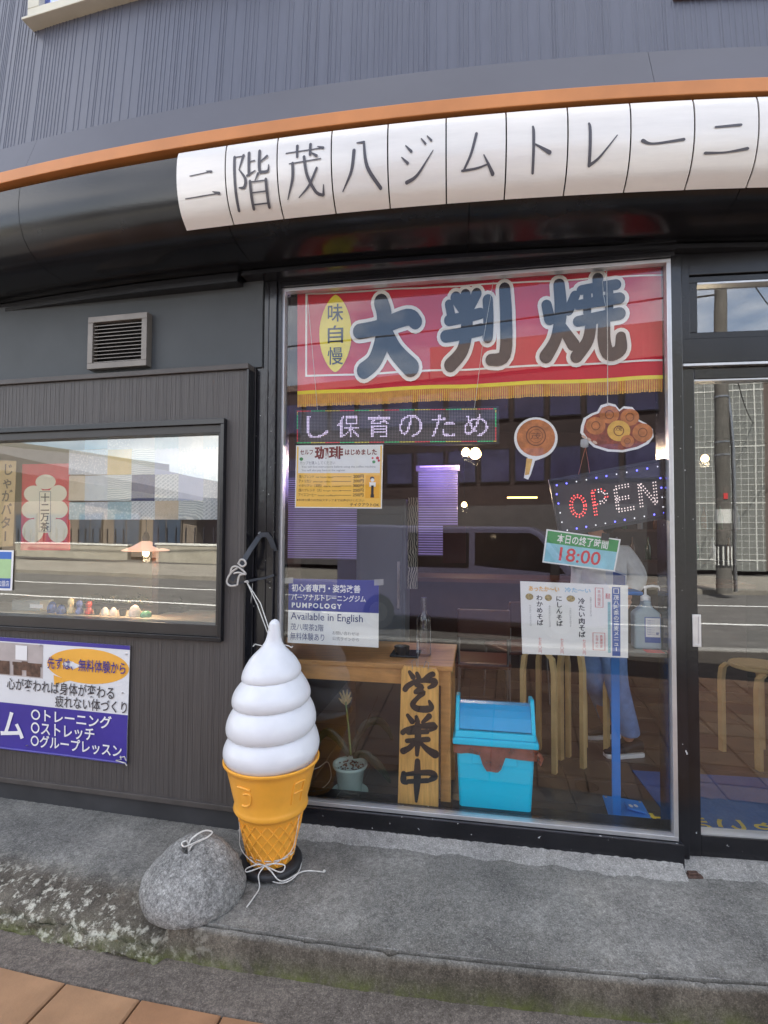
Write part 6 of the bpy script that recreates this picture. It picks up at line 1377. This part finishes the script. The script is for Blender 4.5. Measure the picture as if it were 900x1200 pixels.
for a_, lbl in ((J['anR'], 0), (J['anL'], 1)):
    dirx = Vector((-1, -.12, 0)).normalized(); sdx = Vector((-.12, 1, 0)).normalized(); secs = [(-.085, .030, .075), (-.06, .038, .085), (-.01, .040, .080), (.05, .043, .055), (.11, .046, .042), (.155, .038, .032), (.178, .02, .022)]
    m = MB(); vs = []; n = 16
    for d_, hw2, ht in secs:
        for k in range(n):
            a = 2 * math.pi * k / n; vs.append(Vector((a_.x, a_.y, .022)) + dirx * d_ + sdx * hw2 * math.cos(a) + Vector((0, 0, max(0, ht * (.5 + .5 * math.sin(a))) ** 1)))
    m.add(vs, [(i * n + k, i * n + (k + 1) % n, (i + 1) * n + (k + 1) % n, (i + 1) * n + k) for i in range(len(secs) - 1) for k in range(n)] + [list(range(n))[::-1], [(len(secs) - 1) * n + k for k in range(n)]])
    sh_ = m.build('sneaker', pmat('sneaker_black', (.015, .015, .018), rough=.6, var=.1), t, smooth=True)
    m = MB(); vs = []; outl = [(d_, hw2 + .006) for d_, hw2, _ in secs]; base = [Vector((a_.x, a_.y, 0)) + dirx * d_ + sdx * h_ for d_, h_ in outl] + [Vector((a_.x, a_.y, 0)) + dirx * d_ - sdx * h_ for d_, h_ in outl[::-1]]
    nn = len(base); m.add(base + [b + Vector((0, 0, .026)) for b in base], [list(range(nn))[::-1], list(range(nn, 2 * nn))] + [(i, (i + 1) % nn, nn + (i + 1) % nn, nn + i) for i in range(nn)]); m.build('sole', white, sh_, bevel=.004)
    m = MB()
    for k in range(3): c_ = Vector((a_.x, a_.y, .078 - .008 * k)) + dirx * (.02 + .025 * k); m.tube([c_ - sdx * .034 - Vector((0, 0, .012)), c_ + Vector((0, 0, .004)), c_ + sdx * .034 - Vector((0, 0, .012))], .004, 6)
    m.build('laces', white, sh_, smooth=True)
hc = J['head']; m = MB(); vs = []; nn = 28
for j in range(15):
    th = math.pi * .78 * j / 14
    for k in range(nn):
        a = 2 * math.pi * k / nn; rr_ = 1.0 + .03 * noise.noise(Vector((math.cos(a) * 3, math.sin(a) * 3, th * 2)))
        front = math.cos(a - math.pi) > .55 and th > 1.15
        q_ = .78 if front else 1.0
        vs.append(hc + Vector((.012, 0, .02)) + Vector((.100 * math.sin(th) * math.cos(a) * rr_ * q_, .092 * math.sin(th) * math.sin(a) * rr_ * q_, .118 * math.cos(th) * rr_)))
m.add(vs, [(j * nn + k, j * nn + (k + 1) % nn, (j + 1) * nn + (k + 1) % nn, (j + 1) * nn + k) for j in range(14) for k in range(nn)]); m.build('hair', hairm, t, smooth=True)
for sy in (-1, 1):
    m = MB(); m.lathe(hc + Vector((-.083, sy * .030, .0)), [(0, -.009), (.009, -.004), (.009, .004), (0, .009)], 10); m.build('eye', ink, t, smooth=True)
    m = MB(); m.lathe(hc + Vector((.0, sy * .088, -.02)), [(0, -.026), (.012, -.015), (.014, .012), (0, .026)], 10); m.build('ear', skinm, t, smooth=True)
m = MB(); m.tube([hc + Vector((-.078, 0, .005)), hc + Vector((-.098, 0, -.022)), hc + Vector((-.082, 0, -.03))], [.008, .013, .01], 8); m.build('nose', skinm, t, smooth=True)
m = MB(); m.tube([hc + Vector((-.074, -.02, -.052)), hc + Vector((-.083, 0, -.052)), hc + Vector((-.074, .02, -.052))], [.003, .006, .003], 8); m.build('mouth', pmat('lip', rgb(160, 90, 84), var=0), t, smooth=True)

# ================================================================== LEFT WINDOW CONTENTS
room = thing('side_room', 'pale plastered room behind the left window', 'room', LF.P(-.6, .5, -1)) if False else None
rw = pmat('room_cream', rgb(170, 160, 140), rough=.8, var=.05)
m = MB(); m.fbox(LF, -3.2, .40, .0, 2.8, -1.35, -1.3); m.fbox(LF, -3.2, .40, 2.3, 2.33, -1.3, -.15); struct(m.build('side_room_wall', rw))
m = MB(); m.fbox(LF, -2.4, .60, WZ0 + .045, WZ0 + .072, -.42, -.065); struct(m.build('window_board', pmat('board_cream', rgb(170, 160, 140), rough=.5, var=.06)))
# red noren with white crest
nred = pmat('noren_red', rgb(214, 48, 66), rough=.8, var=.05); ncr = pmat('noren_cream', rgb(236, 230, 205), rough=.8, var=.03)
NO = -.12
t, f = card('red_curtain', 'red cloth with a cream petal crest and boxed characters in the left window', 'curtain', [(26, 544), (82, 543), (82, 645), (24, 645)], NO, nred, F=LF)
petal_ = [(.5, .79, .21, .085), (.25, .655, .20, .095), (.76, .655, .18, .095), (.20, .47, .19, .10), (.78, .47, .18, .10), (.25, .225, .22, .135), (.76, .225, .20, .135), (.5, .47, .25, .22)]
pr(t, 'crest', ncr, lambda mb: [ellipse(f, a, b, c, d, .0006 + .0002 * i)(mb) for i, (a, b, c, d) in enumerate(petal_)])
pr(t, 'crest_box', ncr, rect(f, .37, .63, .20, .69, .0026)); pr(t, 'box_line', inkg, outline(f, .38, .62, .21, .68, .012, .0029, .007)); pr(t, 'lettering', ink, lambda mb: vtext(mb, lambda x, y: f(x, y, .0032), '十二万茶', .5, .18, .66, .112, .02))
# brown paper with brush writing
t, f = card('brush_paper', 'brown paper strip with brush lettering at the far left edge of the left window', 'poster', [(-22, 539), (19, 540), (15, 640), (-26, 642)], NO + .03, pmat('kraft_paper', rgb(206, 178, 128), rough=.8, var=.08, scale=12), F=LF)
pr(t, 'lettering', inkbrown, lambda mb: (vtext(mb, lambda x, y: f(x, y, .0006), 'じゃがバター', .78, .30, .97, .155, .02), vtext(mb, lambda x, y: f(x, y, .0006), '営業中', .30, .34, .95, .30, .03)))
t, f = card('window_sticker', 'small blue, green and white sticker low on the left edge of the left window', 'sticker', [(-26, 644), (16, 645), (14, 692), (-28, 691)], -.020, white, F=LF)
pr(t, 'blue_top', pmat('sticker_blue', rgb(60, 110, 190), var=.05), rect(f, .0, .95, .78, .96)); pr(t, 'green_field', pmat('sticker_green', rgb(170, 205, 150), var=.1), rect(f, .0, .95, .30, .78)); pr(t, 'blue_base', bs, rect(f, 0, .95, .05, .30)); pr(t, 'lettering', white, T_(f, '加盟店', .60, .92, .10, .24, l=.0009))
# patchwork curtain
def patch(name, c1, c2, kind, sc_):
    mt = bpy.data.materials.new(name); mt.use_nodes = True; tt = mt.node_tree; bb = tt.nodes['Principled BSDF']; bb.inputs['Roughness'].default_value = .85; tcn = tt.nodes.new('ShaderNodeTexCoord')
    if kind == 'v': tx = tt.nodes.new('ShaderNodeTexVoronoi'); tx.inputs['Scale'].default_value = sc_; o_ = tx.outputs['Distance']; th = .35
    elif kind == 'w': tx = tt.nodes.new('ShaderNodeTexWave'); tx.wave_type = 'RINGS'; tx.inputs['Scale'].default_value = sc_; tx.inputs['Distortion'].default_value = 4; o_ = tx.outputs['Fac']; th = .5
    elif kind == 'c': tx = tt.nodes.new('ShaderNodeTexMagic'); tx.inputs['Scale'].default_value = sc_; tx.turbulence_depth = 2; o_ = tx.outputs['Fac']; th = .5
    else: tx = tt.nodes.new('ShaderNodeTexNoise'); tx.inputs['Scale'].default_value = sc_; o_ = tx.outputs['Fac']; th = .55
    rp = tt.nodes.new('ShaderNodeValToRGB'); rp.color_ramp.elements[0].position = th - .08; rp.color_ramp.elements[1].position = th + .08; c2 = tuple(a_ * .55 + b_ * .45 for a_, b_ in zip(c1, c2)); rp.color_ramp.elements[0].color = (*c1, 1); rp.color_ramp.elements[1].color = (*c2, 1)
    tt.links.new(tcn.outputs['Object'], tx.inputs['Vector']); tt.links.new(o_, rp.inputs['Fac']); tt.links.new(rp.outputs['Color'], bb.inputs['Base Color']); return mt
PM = [patch('patch_dots', rgb(230, 232, 232), rgb(150, 165, 180), 'v', 90), patch('patch_plain', rgb(205, 212, 216), rgb(190, 200, 208), 'n', 30), patch('patch_yellow', rgb(228, 200, 130), rgb(215, 186, 110), 'n', 20), patch('patch_scroll', rgb(225, 230, 226), rgb(110, 130, 140), 'w', 28), patch('patch_lilac', rgb(196, 204, 226), rgb(180, 190, 214), 'n', 14),
      patch('patch_navy', rgb(60, 74, 120), rgb(50, 62, 104), 'n', 30), patch('patch_check', rgb(226, 230, 230), rgb(120, 140, 150), 'c', 60), patch('patch_teal', rgb(190, 214, 218), rgb(120, 160, 172), 'v', 60), patch('patch_tan', rgb(212, 196, 172), rgb(198, 180, 152), 'n', 30), patch('patch_blue', rgb(150, 190, 210), rgb(140, 180, 204), 'n', 10)]
t = thing('patchwork_curtain', 'half length patchwork curtain of pale printed squares hanging in the left window', 'curtain', LF.P(.2, 1.55, -.1))
xs = [82, 99, 127, 154, 181, 210, 238, 262]; ys = [508, 526, 556, 587, 609]
PT = [[0, 9, 0, 1, 9, 1, 9], [0, 0, 2, 3, 4, 0, 1], [8, 1, 3, 5, 6, 4, 0], [7, 0, 7, 6, 8, 3, 6]]
for j in range(4):
    for i in range(7):
        if j == 0 and i == 0: continue
        a = LF.uz(xs[i], ys[j] - (xs[i] - 170) * .02, -.10); b = LF.uz(xs[i + 1], ys[j + 1] + (xs[i + 1] - 170) * .0, -.10)
        m = MB(); k = 6; vs = []
        for jj in range(2):
            for ii in range(k + 1):
                u = a[0] + (b[0] - a[0]) * ii / k; vs.append(LF.P(u - (.0006 if ii == k else 0), (b[1] + .0006 if jj == 0 else a[1]), -.10 + .006 * math.sin(u * 28)))
        vs += [v - LF.n * .0012 for v in vs]; n_ = (k + 1) * 2
        fs = [(ii, ii + 1, k + 2 + ii, k + 1 + ii) for ii in range(k)] + [(n_ + ii, n_ + k + 1 + ii, n_ + k + 2 + ii, n_ + ii + 1) for ii in range(k)] + [(0, k + 1, n_ + k + 1, n_), (k, n_ + k, n_ + 2 * k + 1, 2 * k + 1)]
        m.add(vs, fs); m.build('patch', PM[PT[j][i]], t)
# lamp with wide shade, lit
a = LF.uz(171, 643, -.22); c_ = LF.P(a[0], a[1], -.22)
t = thing('shaded_lamp', 'lit pendant lamp with a wide shallow pink shade in the left window', 'lamp', c_)
m = MB(); m.lathe(c_, [(.018, .045), (.03, .04), (.07, .015), (.128, -.008), (.126, -.012), (.066, .008), (.026, .032)], 36); m.build('lamp_shade', pmat('pink_shade', rgb(250, 196, 170), rough=.5, var=.04, emit=(1, .55, .38), es=.22), t, smooth=True)
ld = bpy.data.lights.new('lamp_light', 'POINT'); ld.energy = 2.5; ld.color = (1, .75, .5); ld.shadow_soft_size = .02; lo = bpy.data.objects.new('lamp_light', ld); COL.objects.link(lo); lo.parent = t; lo.location = (0, 0, -.06)
m = MB(); m.lathe(c_ + Vector((0, 0, -.045)), [(0, 0), (.014, .006), (.019, .02), (.014, .036), (.008, .06)], 16); m.build('bulb', pmat('bulb_glow', (1, .8, .4), emit=(1, .72, .3), es=4), t, smooth=True)
m = MB(); m.lathe(c_ + Vector((0, 0, .04)), [(.02, 0), (.02, .03), (.012, .05), (.005, .06)], 14); m.tube([c_ + Vector((0, 0, .09)), c_ + Vector((0, 0, .8))], .003, 6); m.build('lamp_holder', ink, t, smooth=True)
# ornaments on the board
zb = WZ0 + .0722
def orn(px, w_, h_, mt, lab, cat, prof_, o=-.12):
    u = LF.uz(px, 715, o)[0]; mb = MB(); mb.lathe(LF.P(u, zb, o), [(r * w_ * _orn / 2, z * h_ * _orn) for r, z in prof_], 18); return tag(mb.build(cat.replace(' ', '_'), mt, smooth=True), lab, cat)
_orn = 1.35
fig = [(.8, 0), (1, .06), (.95, .25), (.6, .42), (.5, .48), (.72, .6), (.78, .75), (.6, .92), (0, 1)]
cup = [(.6, 0), (.7, .05), (1, .9), (1, 1), (.85, .97), (.5, .12)]
lump = [(.9, 0), (1, .2), (.9, .55), (.55, .85), (0, 1)]
m = MB(); ua, ub = LF.uz(17, 715, -.16)[0], LF.uz(50, 715, -.16)[0]; m.fbox(LF, ua, ub, zb, zb + .062, -.24, -.14); cb = tag(m.build('clear_box', pmat('clear_box_plastic', rgb(176, 182, 178), rough=.15, alpha=.7), bevel=.003), 'clear plastic box with a white label on the window board, far left', 'box')
m = MB(); ua2, ub2 = LF.uz(35, 715, -.138)[0], LF.uz(50, 715, -.138)[0]; m.fbox(LF, ua2, ub2, zb + .018, zb + .04, -.139, -.137); m.v = [v for v in m.v]; ob2 = m.build('box_label', white, cb)
orn(61, .040, .050, pmat('blue_china', rgb(60, 90, 160), rough=.25, var=.5, scale=60), 'blue and white china ornament, leftmost of the figures on the window board', 'ornament', lump)
orn(72, .038, .040, MATS['blue_china'], 'second blue and white china ornament, left of the cream figure', 'ornament', lump, -.10)
orn(83, .032, .066, pmat('cream_china', rgb(226, 210, 160), rough=.3), 'cream coloured standing figure between the blue ornaments', 'ornament', fig)
orn(93, .032, .058, pmat('blue_white_china', rgb(96, 116, 180), rough=.3, var=.4, scale=50), 'blue standing figure beside the red one on the window board', 'ornament', fig)
orn(104, .034, .056, pmat('red_china', rgb(180, 60, 54), rough=.3, var=.3, scale=40), 'red round standing figure on the window board', 'ornament', fig)
orn(114, .028, .026, pmat('dark_china', (.03, .03, .035), rough=.3), 'small dark cup just right of the red figure', 'cup', cup)
orn(123, .030, .034, pmat('white_china', rgb(222, 218, 210), rough=.3, var=.1), 'white ornament with dark dots, first of two beside the dark cup', 'ornament', lump)
orn(133, .030, .034, MATS['white_china'], 'white ornament, second of two near the middle of the window board', 'ornament', lump)
orn(144, .032, .028, MATS['dark_china'], 'dark bowl between the white ornament and the shell', 'bowl', cup)
orn(158, .048, .048, pmat('shell_white', rgb(214, 208, 204), rough=.5, var=.15, scale=80, bump=.4, bscale=80), 'large rough white shell on the window board', 'shell', lump)
orn(171, .046, .026, pmat('green_glass_bit', rgb(100, 170, 130), rough=.2, var=.2, scale=60), 'low green glass ornament, rightmost on the window board', 'ornament', lump)
# low dark planter row further in
t = thing('planter_row', 'dark low row of small leafy plants behind the ornaments on the window board', 'plants', LF.P(.25, zb, -.34))
m = MB(); rs2 = random.Random(8)
for i in range(150):
    u = LF.uz(95 + 120 * rs2.random(), 700, -.34)[0]; p = LF.P(u, zb + .02 + .085 * rs2.random() * (1 - abs(rs2.random() - .5)), -.34 + rs2.uniform(-.03, .03)); d1 = Vector((rs2.uniform(-1, 1), rs2.uniform(-1, 1), rs2.uniform(-.3, 1))) * .018; d2 = Vector((rs2.uniform(-1, 1), rs2.uniform(-1, 1), rs2.uniform(-1, 1))) * .010
    m.add([p - d1, p + d2, p + d1, p - d2], [(0, 1, 2, 3)])
stuff(m.build('leaves', pmat('planter_leaf', rgb(60, 66, 50), rough=.6, var=.3), t)); m = MB(); m.fbox(LF, LF.uz(93, 700, -.34)[0], LF.uz(217, 700, -.34)[0], zb, zb + .03, -.38, -.30); m.build('trough', ink, t)
sil = pmat('dark_leaf_row', (.05, .05, .045), rough=.7)

# wall banner lower left
vb = pmat('violet_vinyl', rgb(66, 56, 150), rough=.35, var=.05, scale=6, bump=.12, bscale=14); vw = pmat('white_vinyl', rgb(222, 224, 226), rough=.32, var=.02, bump=.12, bscale=10); vo = pmat('orange_print', rgb(238, 176, 70), rough=.35, var=.03); vt = pmat('violet_text', rgb(62, 50, 130), rough=.5, var=0)
wv_ = lambda x, y: .0022 * math.sin(x * 13 + y * 5) + .0008 * math.sin(y * 12 + x * 5)
BX0 = -230
def bl(x, yl, ys): return yl + (x - 0) * ys
t, f = card('gym_banner', 'violet and white vinyl gym banner with an orange speech bubble fixed to brown cladding', 'banner', [(BX0, bl(BX0, 746.5, .07)), (152, 757), (148.5, 896), (BX0, bl(BX0, 877, .125))], .012, vw, F=LF, nx=40, ny=10, wave=wv_)
q0 = LF.uz(BX0, 0, .012)[0]; q1 = LF.uz(150, 820, .012)[0]
W2 = lambda px: (LF.uz(px, 820, .012)[0] - q0) / (q1 - q0)
def wr(x0, x1, y0, y1, l, nx=30, ny=5):
    def g(mb):
        for i in range(nx):
            for j in range(ny):
                a, b = x0 + (x1 - x0) * i / nx, x0 + (x1 - x0) * (i + 1) / nx; c, d = y0 + (y1 - y0) * j / ny, y0 + (y1 - y0) * (j + 1) / ny; mb.quad(f(a, c, l), f(b, c, l), f(b, d, l), f(a, d, l))
    return g
pr(t, 'violet_field', vb, wr(0, 1, .02, .415, .0007)); pr(t, 'top_hem', vb, wr(0, 1, .965, 1.0, .0007, 30, 1)); pr(t, 'bottom_hem', vb, lambda mb: mb.tube([f(i / 30, .012, .002) for i in range(31)], .006, 6))
bub = [(W2(96) + (W2(148) - W2(43)) / 2 * math.cos(a), .80 + .150 * math.sin(a)) for a in [2 * math.pi * k / 48 for k in range(48)]]
pr(t, 'speech_bubble', vo, lambda mb: (mb.add([f(x, y, .0010) for x, y in bub], [list(range(48))]), mb.add([f(W2(53), .70, .0013), f(W2(54), .615, .0013), f(W2(74), .665, .0013)], [(0, 1, 2)])))
pr(t, 'bubble_text', vt, T_(f, '先ずは、無料体験から', W2(46), W2(146), .755, .86, l=.0065, bold=.012))
pr(t, 'grey_lines', pmat('text_charcoal', rgb(58, 54, 58), var=0), multi(T_(f, '心が変われば身体が変わる', W2(-7), W2(132), .535, .645, l=.0045, bold=.008), T_(f, '疲れない体づくり', W2(56), W2(149), .425, .53, l=.0045, bold=.008)))
pr(t, 'white_list', white, multi(T_(f, '○トレーニング', W2(25), W2(130), .285, .395, l=.0045, bold=.018), T_(f, '○ストレッチ', W2(25), W2(108), .165, .275, l=.0045, bold=.018), T_(f, '○グループレッスン', W2(25), W2(144), .055, .165, l=.0045, bold=.018)))
pr(t, 'large_lettering', white, T_(f, 'トレーニングジム', W2(-215), W2(16), .10, .36, l=.0045, bold=.02))
pr(t, 'photo_print', pmat('photo_beige', rgb(186, 176, 172), var=.1, scale=8), wr(W2(-60), W2(39), .66, .955, .0009))
pr(t, 'photo_tables', pmat('photo_brown', rgb(104, 78, 64), var=.3, scale=30), multi(*[rect(f, W2(a), W2(b), c, d, .0028 + .0002 * k) for k, (a, b, c, d) in enumerate(((1, 12, .67, .77), (18, 36, .67, .76), (12, 20, .72, .80), (-20, -4, .67, .79), (0, 38, .76, .79)))]))
pr(t, 'photo_window', white, rect(f, W2(4), W2(19), .81, .94, .0036))
for x, y in ((.992, .93), (.985, .60), (.985, .06), (W2(20), .06), (W2(36), .955)):
    pr(t, 'eyelet', steel, lambda mb: mb.lathe(f(x, y, .003) - Vector((0, 0, .0)), [(0, -.002), (.006, -.001), (.006, .001), (0, .002)], 12))
m = MB(); m.tube([f(.985, .07, .006), f(.99, .05, .014), f(.975, .035, .012), f(1.0, .02, .012), f(1.004, .0, .01)], .003, 6); m.tube([f(.986, .06, .008), f(.998, .075, .012), f(1.003, .04, .012)], .003, 6)
tag(m.build('banner_tie', ropem, smooth=True), 'knotted pale tie at the lower right corner of the gym banner', 'tie')
